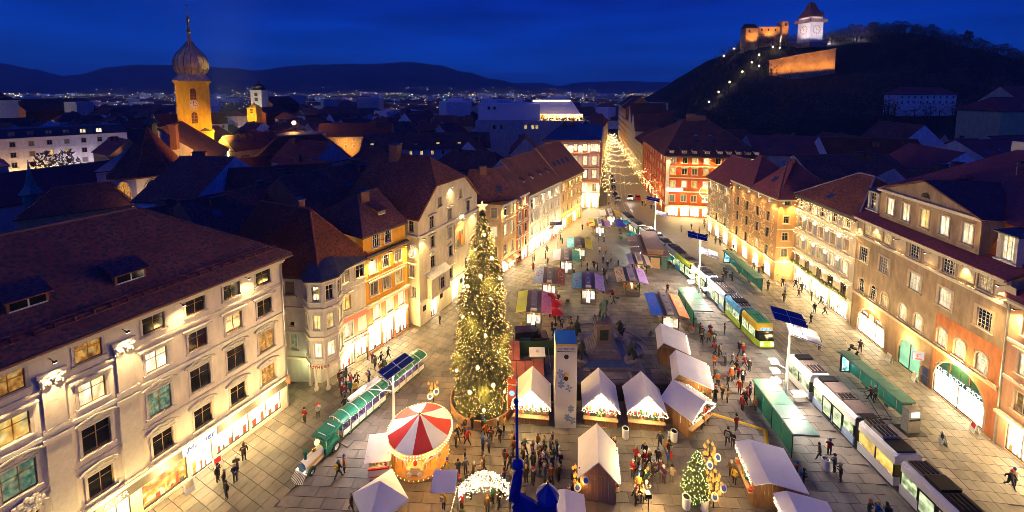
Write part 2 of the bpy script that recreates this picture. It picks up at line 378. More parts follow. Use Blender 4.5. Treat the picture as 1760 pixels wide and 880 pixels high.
FLK = 2.9
class House:
    def __init__(s, name, label, poly, eave, wall, cat='building', group=None):
        s.P = [Vector((p[0], p[1], 0)) for p in poly]; s.eave = eave; s.wallm = wall; s.done = set()
        s.o = s.P[0].copy(); s.root = thing(name, label, cat, s.o, 0, group)
    def edge(s, i):
        a, b = s.P[i], s.P[(i+1) % len(s.P)]; v = b - a
        return a - s.o, math.atan2(v.y, v.x), v.length
    def facade(s, i, rows=(), shops=(), z0=-.1, z1=None, wall=None, fm=WOODF, tm=TRIM, bands=(), d=.25, name='wall', dy=0):
        """rows: (z, h, w, [s...], style, panes, hood, arch, opts); shops: (s0, s1, z0, z1, material, mullions, arch)"""
        s.done.add(i); P, ang, L = s.edge(i); z1 = s.eave if z1 is None else z1
        nv = Vector((math.sin(ang), -math.cos(ang), 0)); P = P - nv*dy
        ops = []
        for r in rows:
            z, h, w, ss, style, panes = r[:6]; hood = r[6] if len(r) > 6 else None; arch = r[7] if len(r) > 7 else False; opt = r[8] if len(r) > 8 else {}
            for k, x in enumerate(ss):
                if x - w/2 < .05 or x + w/2 > L - .05: continue
                ops.append((x-w/2, x+w/2, z-h/2, z+h/2, arch))
                kw = dict(fm=fm, tm=tm, hood=hood, arch=arch); kw.update(opt)
                window(s.root, P, ang, x, z, w, h, style, panes[k % len(panes)], **kw)
        for sh in shops:
            x0, x1, za, zb, m = sh[:5]; nm = sh[5] if len(sh) > 5 else 2; arch = sh[6] if len(sh) > 6 else False
            ops.append((x0, x1, za, zb, arch)); s.shop(P, ang, x0, x1, za, zb, m, nm, arch)
        b = MB(); wall_mesh(b, L, z0, z1, ops, d); b.build(name, wall or s.wallm, s.root, P, ang)
        for bd in bands:
            z, h, pr = bd[:3]; s.band(P, ang, L, z, h, pr, bd[3] if len(bd) > 3 else tm, *bd[4:6])
        return P, ang, L
    def band(s, P, ang, L, z, h, pr, m, x0=0, x1=None):
        x1 = L if x1 is None else x1
        return MB().bx(x0, x1, -pr, .005, -h/2, h/2).bx(x0, x1, -pr*.6, .004, -h/2-h*.5, -h/2).build('cornice' if h > .3 else 'string_course', m, s.root, P + Vector((0,0,z)), ang)
    def shop(s, P, ang, x0, x1, za, zb, m, nm=2, arch=False):
        e = Vector((math.cos(ang), math.sin(ang), 0)); w, h = x1-x0, zb-za
        loc = P + e*((x0+x1)/2) + Vector((0,0,(za+zb)/2))
        b = MB(); t = .07
        b.bx(-w/2, -w/2+t, .10, .22, -h/2, h/2 - (w/2 if arch else 0)); b.bx(w/2-t, w/2, .10, .22, -h/2, h/2 - (w/2 if arch else 0)); b.bx(-w/2+t, w/2-t, .10, .22, -h/2, -h/2+.12)
        if not arch: b.bx(-w/2+t, w/2-t, .10, .22, h/2-t, h/2)
        for i in range(1, nm+1):
            x = -w/2 + w*i/(nm+1); b.bx(x-.03, x+.03, .12, .21, -h/2+.12, h/2 - (t if not arch else w*.12))
        o = b.build('shop_window', DARKW, s.root, loc, ang)
        # goods standing in the lit display
        if not arch and w > 1.2:
            g = MB(); rr = random.Random(int(x0*37+za*11+w*100))
            x = -w/2 + .2
            while x < w/2 - .3:
                ww = rr.uniform(.12, .4); hh = rr.uniform(.2, h*.5); g.bx(x, x+ww, .215, .245, -h/2+.12, -h/2+.12+hh, rr.randrange(3)); x += ww + rr.uniform(.1, .6)
            g.build('display', [pm('goods_red', (.5,.08,.05)), pm('goods_gold', (.6,.38,.12)), pm('goods_dark', (.12,.10,.10))], o)
        if m.name.startswith('shop'): lamp('POINT', (0,-1.0,h/2+.1), 165*w**.7, (1,.80,.46), .5, parent=o, name='shop_glow')  # added lamp outside the window, boosts its spill on the paving
        put('pane', MB().add([(x, .25, z) for x, z in (arcpts(w, h, 12) if arch else [(-w/2,-h/2),(w/2,-h/2),(w/2,h/2),(-w/2,h/2)])],
            [tuple(range(15 if arch else 4))]).mesh('pane', m), o)
        return o
    def close(s, z0=-.1, z1=None):
        b = MB(); z1 = s.eave if z1 is None else z1
        for i in range(len(s.P)):
            if i in s.done: continue
            a, c = s.P[i]-s.o, s.P[(i+1) % len(s.P)]-s.o
            b.add([(a.x,a.y,z0),(c.x,c.y,z0),(c.x,c.y,z1),(a.x,a.y,z1)], [(0,1,2,3)])
        if b.f: b.build('wall', s.wallm, s.root)
    def roof(s, quad, ridge, in0=0, in1=0, ov=.45, mat=TILE, z=None, gablem=None, cap=True, ridge_mat=RIDGE):
        """ridge runs along quad[0]->quad[1]; in0/in1 pull its ends in (hip); 0 = gable"""
        z = s.eave if z is None else z
        q = [Vector((p[0], p[1], 0)) - s.o for p in quad]
        ex = (q[1]-q[0]).normalized(); ey = (q[3]-q[0]).normalized()
        E = [q[0]-ex*ov-ey*ov, q[1]+ex*ov-ey*ov, q[2]+ex*ov+ey*ov, q[3]-ex*ov+ey*ov]
        for p in E: p.z = z
        m0, m1 = (E[0]+E[3])/2, (E[1]+E[2])/2; rd = (m1-m0).normalized()
        r0, r1 = m0 + rd*(in0+(ov if in0 else 0)), m1 - rd*(in1+(ov if in1 else 0)); r0.z = r1.z = ridge
        lo = [p - Vector((0,0,.22)) for p in E]
        b = MB(); V = E + [r0, r1] + lo
        b.add(V, [(0,1,5,4),(2,3,4,5)], 0); b.add(V, [(1,2,5)], 0 if in1 else 1); b.add(V, [(3,0,4)], 0 if in0 else 1)
        b.add(V, [(0,6,7,1),(1,7,8,2),(2,8,9,3),(3,9,6,0)], 2); b.add(V, [(6,9,8,7)], 2)
        s.R = b.build('roof', [mat, gablem or s.wallm, DARKW], s.root)
        s.Rv = (E, r0, r1)
        if cap:
            c = MB(); c.tube(r0, r1, .14, n=5)
            if in0: c.tube(E[0], r0, .12, n=5); c.tube(E[3], r0, .12, n=5)
            if in1: c.tube(E[1], r1, .12, n=5); c.tube(E[2], r1, .12, n=5)
            c.build('ridge_cap', ridge_mat, s.R)
        return s.R
    def on_roof(s, face, a, t):
        E, r0, r1 = s.Rv
        A, B, C_, D_ = {'f': (E[0],E[1],r1,r0), 'b': (E[2],E[3],r0,r1), 'r': (E[1],E[2],r1,r1), 'l': (E[3],E[0],r0,r0)}[face]
        lo = A.lerp(B, a); hi = D_.lerp(C_, a); p = lo.lerp(hi, t)
        up = (hi-lo).normalized(); ex = (B-A).normalized(); n = ex.cross(up).normalized(); up = n.cross(ex)
        return p, Matrix((ex, up, n)).transposed().to_4x4()
    def skylight(s, face, a, t, w=.8, h=1.2, m=None):
        p, M = s.on_roof(face, a, t); b = MB(); T = Matrix.Translation(p) @ M
        b.bx(-w/2-.07, w/2+.07, -h/2-.07, h/2+.07, -.05, .09, 0, T); b.add([(-w/2,-h/2,.10),(w/2,-h/2,.10),(w/2,h/2,.10),(-w/2,h/2,.10)], [(0,1,2,3)], 1, T)
        return b.build('skylight', [ZINC, m or SKYGL], s.R)
    def dormer(s, face, a, t, w=1.5, h=1.2, pane='d', wall=None, deep=2.6, roofm=None):
        p, M = s.on_roof(face, a, t); ex = M.to_3x3() @ Vector((1,0,0)); out = Vector((ex.y, -ex.x, 0)).normalized(); ang = math.atan2(ex.y, ex.x)
        b = MB(); b.bx(-w/2, w/2, 0, deep, -.5, h)
        o = b.build('dormer', wall or s.wallm, s.R, p, ang)
        MB().slab([(-w/2-.2,-.35,h-.05),(w/2+.2,-.35,h-.05),(w/2+.2,deep+.6,h+.75),(-w/2-.2,deep+.6,h+.75)], .12).build('dormer_roof', roofm or TILED, o)
        MB().bx(-w/2+.15, w/2-.15, -.03, .02, .15, h-.15).build('pane', PANE[pane], o)
        MB().bx(-.04, .04, -.06, -.03, .15, h-.15).bx(-w/2+.08, w/2-.08, -.06, -.03, .05, .15).build('frame', WHITEF, o)
        return o
    def chimney(s, x, y, z0, z1, w=.8, d=1.4, rz=0, m=None):
        return MB().box((0,0,(z0+z1)/2), (w,d,z1-z0)).box((0,0,z1+.08), (w+.25,d+.25,.16), 1).build('chimney', [m or BRICK, ZINC], s.R, Vector((x,y,0)) - s.o, rz)
    def chim_on(s, face, a, t, h=1.6, w=.8, d=1.4, m=None):
        p, M = s.on_roof(face, a, t); ex = M.to_3x3() @ Vector((1,0,0))
        return MB().box((0,0,h/2-.8), (d,w,h+1.6)).box((0,0,h+.08), (d+.25,w+.25,.16), 1).build('chimney', [m or BRICK, ZINC], s.R, p, math.atan2(ex.y, ex.x))
    def flood(s, i, x, z, energy, col=WHITE, out=.7, angle=95, aim=.0, fixture=True, up=False, size=.12):
        """a real or added floodlight washing down (or up) the wall"""
        P, ang, L = s.edge(i); e = Vector((math.cos(ang), math.sin(ang), 0)); n = Vector((math.sin(ang), -math.cos(ang), 0))
        p = P + e*x + n*out + Vector((0,0,z)); q = p + Vector((0,0,4 if up else -4)) - n*aim*4
        if fixture:
            f = MB().box((0,0,.08), (.22,.16,.12)).bx(-.02,.02,0,out,.02,.06).build('floodlight', IRON, s.root, p, ang)  # many of these fixtures are added as a source for the wash
            MB().bx(-.09,.09,-.06,.06,.0,.015).build('glass', FLOOD, f)
        lamp('SPOT', p + Vector((0,0,-.06)), energy*FLK, (col[0], col[1]*.93, col[2]*.84), size, angle=angle, blend=1, parent=s.root, to=q - Vector((0,0,.06)))
SKYGL = pm('skylight_glass', (.05,.07,.11), .08, .1, 2, spec=.9)
def along(A, ang_or_B, L=None):
    A = Vector((A[0], A[1], 0))
    if L is None: return (Vector((ang_or_B[0], ang_or_B[1], 0)) - A).normalized()
# ------------------------------------------------------------------ ground
GR = pm('city_ground', (.060,.055,.052), .95, .3, .05)
ground = kind(MB().add([(-6000,-300,-.16),(6000,-300,-.16),(6000,9000,-.16),(-6000,9000,-.16)], [(0,1,2,3)]).build('ground', GR), 'structure')
def paving(name, c1, c2, c3, bw, bh, rot):
    m = pm(name, c1, .6, .2, .35, 0); nt = m.node_tree; b = nt.nodes['Principled BSDF']
    tc = nt.nodes.new('ShaderNodeTexCoord'); mp = nt.nodes.new('ShaderNodeMapping'); mp.inputs['Rotation'].default_value = (0,0,rot); nt.links.new(tc.outputs['Object'], mp.inputs[0])
    br = nt.nodes.new('ShaderNodeTexBrick'); br.inputs['Scale'].default_value = 1; br.inputs['Brick Width'].default_value = bw; br.inputs['Row Height'].default_value = bh
    br.inputs['Mortar Size'].default_value = .03; br.inputs['Color1'].default_value = (*c1,1); br.inputs['Color2'].default_value = (*c2,1); br.inputs['Mortar'].default_value = (*c3,1)
    nt.links.new(mp.outputs[0], br.inputs[0])
    n = b.inputs['Base Color'].links[0].from_socket; mm = nt.nodes.new('ShaderNodeMix'); mm.data_type = 'RGBA'; mm.inputs[0].default_value = .5
    nt.links.new(n, mm.inputs[6]); nt.links.new(br.outputs[0], mm.inputs[7]); nt.links.new(mm.outputs[2], b.inputs['Base Color'])
    return m
PAVE = paving('paving', (.17,.14,.118), (.13,.11,.095), (.065,.055,.05), 1.5, .8, 0)
JOINT = pm('joint_sand', (.09,.075,.065), .95, .2, 3)
sq = [(-40,18),(56,18),(56,62),(53,95),(66,106),(46,112),(58,180),(76,290),(64,290),(44,185),(30,122),(24,120),(-4,76),(-16,58),(-28,44)]
pavement = kind(MB().add([(x,y,-.10) for x, y in sq], [tuple(range(len(sq)))]).build('pavement', PAVE), 'structure')
STONES = [pm('slab_%s' % n, c, .55, .38, .45, .12, world=True) for n, c in (('warm',(.17,.14,.115)), ('grey',(.15,.128,.112)), ('pale',(.20,.165,.135)), ('dark',(.115,.098,.086)))]
def inpoly(x, y, P):
    c = False; j = len(P)-1
    for i in range(len(P)):
        if (P[i][1] > y) != (P[j][1] > y) and x < (P[j][0]-P[i][0])*(y-P[i][1])/(P[j][1]-P[i][1])+P[i][0]: c = not c
        j = i
    return c
zoneA = [(-40,18),(-24.5,24),(-20.5,31.5),(-12.4,44),(-5.5,56),(12,86),(24,100),(24,120),(-4,76),(-16,58),(-28,44),(-46,12)]
zoneC = [(36.6,18),(56,18),(54,62),(53,80),(36.6,80)]
zoneB = [(-24.5,24),(-24,18),(34,18),(34,80),(8.5,80),(-5.5,56),(-12.4,44),(-20.5,31.5)]
zoneT = [(34,18),(36.6,18),(36.6,80),(34,80)]
slabs = []
for zone, ang, w, h in ((zoneA, R(63.9), 1.05, 1.05), (zoneC, R(82.6), 1.0, 1.0), (zoneB, R(-3), 1.9, .95)):
    ca, sa = math.cos(ang), math.sin(ang)
    for i in range(-80, 130):
        for j in range(-80, 130):
            a = (i + (.5 if zone is zoneB and j % 2 else 0))*w; c = j*h
            x, y = a*ca - c*sa, a*sa + c*ca
            if y < 24 or y > 80 or not inpoly(x, y, zone): continue
            u = 880 + 680*x/y
            if u < -80 or u > 1840 or y < 28: continue
            slabs.append((y, x, y, ang, w, h))
slabs.sort()
sm = {}
rest = MB()
for k, (_, x, y, ang, w, h) in enumerate(slabs):
    q = rnd.choice((0,0,1,1,2,3)); dz = rnd.uniform(-.006, .004); g = .022
    if k < 300:
        key = (w, q)
        if key not in sm: sm[key] = MB().bx(-w/2+g, w/2-g, -h/2+g, h/2-g, -.09, 0).mesh('paving_slab', STONES[q])
        put('paving_slab', sm[key], pavement, (x, y, dz), ang)
    else:
        M = Matrix.Translation((x, y, dz)) @ Matrix.Rotation(ang, 4, 'Z')
        b = [(-w/2+g,-h/2+g),(w/2-g,-h/2+g),(w/2-g,h/2-g),(-w/2+g,h/2-g)]
        rest.add([(p[0],p[1],0) for p in b] + [(p[0],p[1],-.09) for p in b], [(0,1,2,3),(0,4,5,1),(1,5,6,2),(2,6,7,3),(3,7,4,0)], q, M)
kind(rest.build('paving_slabs', STONES, pavement))
# tram bed with rails set in the paving, curving into the street
TRK = [Vector(p) for p in ((35.3,14,0),(35.3,40,0),(35.2,60,0),(34.7,72,0),(33.3,84,0),(31.2,95,0),(30.3,106,0),(31.8,120,0),(35.6,138,0),(41,158,0),(50,192,0),(62,240,0))]
def offset(pts, d):
    out = []
    for i, p in enumerate(pts):
        t = (pts[min(i+1, len(pts)-1)] - pts[max(i-1, 0)]).normalized(); out.append(p + Vector((t.y, -t.x, 0))*d)
    return out
def spline(pts, n=6):
    o = []
    for i in range(len(pts)-1):
        p0, p1, p2, p3 = pts[max(i-1,0)], pts[i], pts[i+1], pts[min(i+2,len(pts)-1)]
        for k in range(n):
            t = k/n; o.append(.5*((2*p1)+(p2-p0)*t+(2*p0-5*p1+4*p2-p3)*t*t+(3*p1-p0-3*p2+p3)*t**3))
    return o + [pts[-1]]
TRS = spline(TRK)
b = MB()
for A_, C_ in zip(offset(TRS, -1.25), offset(TRS, 1.25)): b.v += [(A_.x, A_.y, -.03), (C_.x, C_.y, -.03)]
b.f = [(2*i, 2*i+1, 2*i+3, 2*i+2) for i in range(len(TRS)-1)]; b.m = [0]*len(b.f)
kind(b.build('tram_bed', pm('tram_bed_stone', (.20,.18,.16), .6, .25, .8, .2)), 'structure')
for d0 in (-.72, .72, 3.0, 4.44):
    b = MB()
    for A_, C_ in zip(offset(TRS, d0-.06), offset(TRS, d0+.06)): b.v += [(A_.x, A_.y, .008), (C_.x, C_.y, .008)]
    b.f = [(2*i, 2*i+1, 2*i+3, 2*i+2) for i in range(len(TRS)-1)]; b.m = [0]*len(b.f)
    kind(b.build('tram_rail', pm('rail_steel', (.30,.28,.26), .3, .1, 2, metal=.9)), 'structure')

# ------------------------------------------------------------------ left row of houses
eL = Vector((.44,.898,0)).normalized(); nL = Vector((-eL.y, eL.x, 0))
C1 = Vector((-25.32,42.02,0)); A1 = C1 - eL*26
h = House('palace', 'long white baroque palace front with pilasters and lit shop windows', [A1, C1, C1+nL*18, A1+nL*18], 17.75, stucco('stucco_white', (.74,.65,.54)))
cols = [26+s for s in (-22.6,-19.1,-15.25,-11.3,-8.25,-5.15,-2.1)]
S1, S2 = 26-12.95, 26-9.75
h.facade(0, [
    (16.0, 1.45, 1.5, cols, 'x', 'ooodddd', None),  # amber panes glow in place of reflected tree lights
    (12.75, 1.75, 1.5, cols, 'x', 'wwywdod'.replace('wwyw','wyww'), 'flat', False, dict(hz=.34)),
    (9.05, 2.15, 1.6, cols, 'x', 'ggdgddoo'.replace('gg','gg'), 'curve', False, dict(hz=.42)),
    (5.25, 1.85, 1.45, cols, 'x', 'ddddddo', 'curve', False, dict(hz=.40))],
    [(26-21.5, 26-17.6, .35, 2.55, SHOP, 1), (26-16.2, 26-13.7, .35, 2.75, SHOP, 2), (S1, S2, .3, 2.5, SHOPR, 0), (S2+.25, 26-7.7, .02, 2.5, SHOPW, 0), (26-7.4, 26-4.3, .4, 2.45, SHOP, 1), (26-4.1, 26-.9, .4, 2.45, SHOP, 1)],
    bands=[(17.4,.5,.55,CREAM), (14.55,.2,.14,TRIM), (11.15,.28,.2,CREAM), (7.3,.16,.12,TRIM), (3.72,.26,.32,CREAM)])
P, ang, L = h.edge(0)
pl = lambda s, z: P + eL*s + Vector((0,0,z))
MB().bx(0, L, -.14, .004, 2.62, 3.45).build('shop_fascia', pm('fascia_bronze', (.11,.09,.075), .5, .15, 2), h.root, P, ang)
for s in (26-13.3, 26-17.2, 26-21.0):
    q = MB(); q.bx(-.62,.62,-.22,.003,4.1,10.6).bx(-.72,.72,-.30,.002,3.9,4.1).bx(-.75,.75,-.32,.002,10.6,10.95)
    q.bx(-.55,.55,-.20,.003,11.3,14.75).bx(-.70,.70,-.28,.002,11.3,11.6)
    q.build('pilaster', TRIM, h.root, pl(s,0), ang)
    c = MB().bx(-.72,.72,-.34,.002,15.5,15.75).bx(-.6,.6,-.24,.002,14.75,15.5)
    for x in (-.5,.5,-.25,.25): c.ball((x,-.28,15.32 if abs(x) > .3 else 15.0), .18, 7, 5, 0, (1,1,1))
    for x in (-.45,-.15,.15,.45): c.ball((x,-.24,14.85), .14, 6, 4, 0, (.8,.8,1.5))
    c.ball((0,-.32,15.3), .16, 6, 4)
    c.build('capital', TRIM, h.root, pl(s,0), ang)
q = MB()
for i in range(26):
    a = i*2.4; r = .12*math.sqrt(i); q.ball((r*math.cos(a)*1.25,-.12-.05*(i % 3), r*math.sin(a)), .19, 6, 4, 0, (1,.8,1))
q.build('coat_of_arms', CREAM, h.root, pl(26-18.9,6.9), ang)
text('HUBERT  AUER', .62, WHITEP, h.root, pl(26-15.9,3.04)+Vector((eL.y,-eL.x,0))*.18, ang)
SGB = MB().bx(-1.35,1.35,-.30,-.15,-.36,.40).build('shop_sign', SIGNW, h.root, pl(26-8.75,3.12), ang)
text('Manner', .74, pm('manner_navy', (.02,.03,.16), .4), SGB, (0,-.33,0), 0, shear=.25)
SGO = MB().bx(-.06,.06,-.9,-.2,0,.6).build('hanging_sign', em('sign_orange', (1,.25,.04), .7), h.root, pl(26-.35,3.2), ang)
h.close()
h.roof([A1, C1, C1+nL*18, A1+nL*18], 24.1, 0, 8.5, .75, tiles('tile_moss', (.27,.085,.075), (.34,.11,.09), (.10,.070,.066)), ridge_mat=RIDGE)
for a, t in ((.385,.33), (.60,.28)):
    h.dormer('f', a, t, 2.0, .95, 'd', pm('dormer_wood', (.35,.13,.06), .7), 3.0, TILED)
q = MB()
E0, r0, r1 = h.Rv
up = (r0-E0[0]); 
for k in (.10,.13,.16):
    q.tube(E0[0].lerp(r0,0)+(h.on_roof('f',0,k)[0]-E0[0])+Vector((0,0,.16)), h.on_roof('f',1,k)[0]+Vector((0,0,.16)), .035, n=4)
for i in range(27): p, M = h.on_roof('f', i/26, .13); q.box(p+Vector((0,0,.1)), (.06,.35,.28), 0, ang)
q.build('snow_guard', pm('guard_red', (.30,.07,.05), .6), h.R)
MB().tube(E0[0]+Vector((.05,-.02,-.2)), E0[1]+Vector((.05,-.02,-.2)), .13, n=6).build('gutter', pm('gutter_red', (.28,.10,.05), .5), h.R)
MB().tube((0,0,0),(0,0,17.4),.07,n=6).build('downpipe', STEEL, h.root, pl(26-.12,0)+Vector((.1,-.1,0)))
for s in (-4.0, -9.5, -13.3, -17.2, -20.8): h.flood(0, 26+s, 16.9 if s in (-4.,-9.5) else 16.6, 170 if s in (-4.,-9.5) else 560, (1,.80,.60), 1.0, 120 if s in (-4.,-9.5) else 75, .10)

# pharmacy with the many-sided oriel
q1, q2, q3, q4 = Vector((-34,46.6,0)), Vector((-23.3,45.5,0)), Vector((-19.47,50.47,0)), Vector((-19.47,50.47,0))+Vector((-.793,.609,0))*13
h = House('pharmacy', 'pale grey corner pharmacy with three-storey oriel and dark hipped roof', [q1, q2, q3, q4, Vector((-36,58,0))], 13.7, stucco('stucco_pale', (.56,.53,.50)))
ang0 = math.atan2(-1.1, 10.7)
h.facade(0, [(11.9,1.7,1.3,[7.2],'x','b'), (5.1,2.0,.9,[7.4],'x','g'), (7.4,.6,.6,[7.3],'p','d')], bands=[(9.5,.2,.12,TRIM),(6.4,.2,.12,TRIM),(3.1,.25,.15,CREAM)])
o0 = 6.27 - 3.76
pk = pm('pharmacy_pink', (.62,.22,.19), .8, .1, 1)
h.facade(1, [(12.15,1.75,1.15,[o0+.97,o0+3.05],'x','md',None,False,dict(fm=WHITEF)), (8.65,1.9,1.25,[o0+1.0,o0+3.1],'x','yo','flat',False,dict(fm=WOODF)), (5.0,1.95,1.3,[o0+1.1,o0+3.2],'x','ww',None,False,dict(fm=WHITEF))],
    [(o0+.1,o0+2.0,.05,2.75,SHOPW,1),(o0+2.2,o0+3.7,.5,2.75,SHOPW,0)], bands=[(13.45,.4,.3,CREAM),(10.4,.16,.12,TRIM),(6.9,.16,.12,TRIM)])
P, ang, L = h.edge(1)
cp = MB(); wall_mesh(cp, L-o0-.05, 3.75, 6.75, [(1.1-.65,1.1+.65,4.02,5.98,False),(3.2-.65,3.2+.65,4.02,5.98,False)], .05); cp.build('coloured_panel', pk, h.root, P+Vector((math.cos(ang),math.sin(ang),0))*o0+Vector((math.sin(ang),-math.cos(ang),0))*.05, ang)
sg = MB().bx(o0-.3, L-.05, -.22, .004, 2.85, 3.65).build('sign_board', CREAM, h.root, P, ang)
text('ADLER APOTHEKE', .52, pm('sign_crimson', (.35,.02,.03), .5), sg, ((o0+L)/2-.1, -.26, 3.25))
oc = Vector((-22.9,46.1,0)) - h.o; r = 2.1
av = [R(-157+45*i) for i in range(5)]
pts = [Vector((oc.x+r*math.cos(a), oc.y+r*math.sin(a), 0)) for a in av]
for i in range(4):
    a, c = pts[i], pts[i+1]; v = c-a; an = math.atan2(v.y, v.x); LL = v.length; ops = []
    for z, pn in ((12.0,'dddm'), (8.5,'yyyy'), (5.05,'wwww')):
        ops.append((LL/2-.42, LL/2+.42, z-.9, z+.9, False))
        window(h.root, a, an, LL/2, z, .84, 1.8, 'x', pn[i], WHITEF, CREAM, tw=.1)
    b = MB(); wall_mesh(b, LL, 3.2, 13.6, ops, .22); b.build('oriel_wall', h.wallm, h.root, a, an)
for z, hh, rr in ((3.2,.5,2.22),(6.6,.35,2.25),(10.1,.35,2.25),(13.5,.4,2.3)):
    pp = [(oc.x+rr*math.cos(a), oc.y+rr*math.sin(a)) for a in av]
    MB().prism(pp, z-hh/2, z+hh/2).build('oriel_cornice', CREAM, h.root)
for i, ch in enumerate('APOTHEKE'):
    a = R(-118+ (i-3.5)*9 + 28); p = (oc.x+2.26*math.cos(a), oc.y+2.26*math.sin(a), 3.2)
    text(ch, .46, pm('sign_crimson', (.35,.02,.03)), h.root, p, a+math.pi/2)
for a in (-150,-105,-60,-15): MB().lathe([(.24,0),(.24,.3),(.17,.35),(.15,2.6),(.25,2.75),(.25,2.95)], 8).build('column', TRIM, h.root, (oc.x+1.8*math.cos(R(a)), oc.y+1.8*math.sin(R(a)), 0))
h.close()
h.roof([Vector((-36,46.8,0)), Vector((-22.9,45.2,0)), q3, Vector((-33,61,0))], 20.4, 0, 5.5, .6, TILER, ridge_mat=pm('ridge_red', (.36,.10,.06), .8))
zr = MB(); E0, r0_, r1_ = h.Rv
ring = [q1-h.o+Vector((0,-.5,0)), pts[0]+Vector((-.4,-.2,0))] + [Vector((oc.x+2.7*math.cos(a), oc.y+2.7*math.sin(a), 0)) for a in av[1:4]] + [pts[4]+Vector((.5,0,0)), q3-h.o+Vector((.3,-.3,0))]
inn = [q1-h.o+Vector((0,2.5,0)), Vector((oc.x-2.6,oc.y+1.0,0)), Vector((oc.x-1.4,oc.y+.1,0)), Vector((oc.x-.6,oc.y+.1,0)), Vector((oc.x+.2,oc.y+.6,0)), Vector((oc.x+.5,oc.y+1.6,0)), q3-h.o+Vector((-1.4,1.0,0))]
for i in range(len(ring)-1): zr.slab([ring[i]+Vector((0,0,13.75)), ring[i+1]+Vector((0,0,13.75)), inn[i+1]+Vector((0,0,15.3)), inn[i]+Vector((0,0,15.3))], .12)
zr.build('zinc_skirt', ZINC, h.R)
h.skylight('f', .45, .45, .9, 1.4); h.chim_on('b', .3, .9, 1.5)
h.flood(1, o0+.2, 13.1, 90, WHITE, .6, 110, .1); 
lamp('POINT', Vector((-25.2,44.4,2.6))-h.o, 60, (.85,1,.6), .1, parent=h.root, name='alley_lamp')

# yellow house
eY = Vector((.539,.842,0)); nY = Vector((-.842,.539,0)); YA = Vector((-19.47,50.47,0)); YB = YA + eY*7.3
h = House('yellow_house', 'narrow bright yellow house with two attic windows', [YA, YB, YB+nY*13, YA+nY*13], 13.9, stucco('stucco_yellow', (.72,.36,.045)))
YW = dict(fm=WHITEF)
P, ang, L = h.facade(0, [(12.0,1.75,1.15,[1.3,3.4,5.6],'t','wdm',None,False,YW), (8.85,1.8,1.2,[1.4,3.5,5.65],'v','mmy','flat',False,YW)], bands=[(13.75,.3,.55,ZINC),(10.4,.14,.1,CREAM),(6.9,.35,.55,CREAM)], z0=6.85)
s2 = MB(); ops = [(s-.5,s+.5,4.4,6.5,False) for s in (1.75,3.9,6.05)] + [(.3,2.4,.3,3.5,False),(2.6,4.6,.05,3.5,False),(4.8,7.0,.3,3.5,False)]
wall_mesh(s2, L, -.1, 6.84, ops, .25); s2.build('wall', stucco('stucco_rust', (.45,.20,.11)), h.root, P, ang)
for s in (1.75,3.9,6.05): window(h.root, P, ang, s, 5.45, 1.0, 2.1, 'v', 'w', WHITEF, CREAM)
for x0, x1, za in ((.3,2.4,.3),(2.6,4.6,.05),(4.8,7.0,.3)): h.shop(P, ang, x0, x1, za, 3.5, SHOPW, 1)
MB().bx(.1,7.2,-.15,.004,3.55,4.1).build('shop_fascia', CREAM, h.root, P, ang)
at = MB(); wall_mesh(at, 7.3, 13.95, 16.5, [(1.6,2.65,14.4,16.1,False),(3.55,4.6,14.4,16.1,False)], .2); 
h.close()
at.build('attic_wall', h.wallm, h.root, P - Vector((math.sin(ang),-math.cos(ang),0))*.25, ang)
for s in (2.12,4.07): window(h.root, P - Vector((math.sin(ang),-math.cos(ang),0))*.25, ang, s, 15.25, 1.05, 1.7, 't', 'd', WHITEF, CREAM)
MB().lathe([(.28,0),(.28,.08)], 12).build('medallion', pm('medal_red', (.4,.06,.04)), h.root, P+eY*3.1+Vector((math.sin(ang),-math.cos(ang),0))*(-.18)+Vector((0,0,15.2)), ang)
h.roof([YA, YB, YB+nY*13, YA+nY*13], 20.6, 4, 0, .25, TILED, z=16.5)
h.dormer('f', .55, .35, 1.3, .8, 'b', h.wallm, 1.8); h.chim_on('f', .2, .8, 1.2)
for s in (.7,6.6): h.flood(0, s, 13.2, 420, (1,.70,.32), .7, 110, .1)
h.flood(0, 3.6, 13.4, 260, (1,.70,.32), .9, 130, .1)

# cream gabled house
eC = Vector((.453,.892,0)).normalized(); nC = Vector((-eC.y, eC.x, 0)); CA = Vector((-13.88,57.1,0)); CB = CA + eC*16.3
h = House('gabled_house', 'tall cream gabled house with a large wall painting', [CA+nC*16, CA, CB, CB+nC*16], 16.9, stucco('stucco_cream', (.66,.58,.42)))
GW = dict(fm=GREYF)
h.facade(0, [(15.4,1.7,1.0,[14.6],'x','d',None,False,GW),(11.6,1.9,1.0,[14.6],'x','w',None,False,GW),(8.4,1.9,1.0,[14.6],'x','m','flat',False,GW),(5.2,1.7,.9,[14.9],'x','m',None,False,GW)], bands=[(14.0,.3,.3,CREAM)])
P, ang, L = h.facade(1, [(15.35,1.85,1.05,[3.2,7.85,13.3],'x','dmd','flat',False,GW),(12.2,1.85,1.05,[3.2,7.85],'x','dm','flat',False,GW),(9.0,1.85,1.1,[3.25,7.9],'x','dd','tri',False,GW),(5.2,1.9,1.1,[7.8],'x','d','flat',False,GW),(5.1,1.9,1.0,[12.6],'x','d',None,False,GW)],
    [(2.6,4.3,.05,2.9,SHOPW,1),(8.2,10.2,.05,3.0,SHOP,1,True),(11.5,13.5,.05,2.9,SHOPW,1)], bands=[(14.0,.32,.4,CREAM),(3.75,.22,.15,TRIM)])
bw = MB().bx(1.6,6.2,-1.0,.004,3.9,7.0).bx(1.5,6.3,-1.1,.004,3.75,3.9); bo = bw.build('bay', h.wallm, h.root, P, ang)
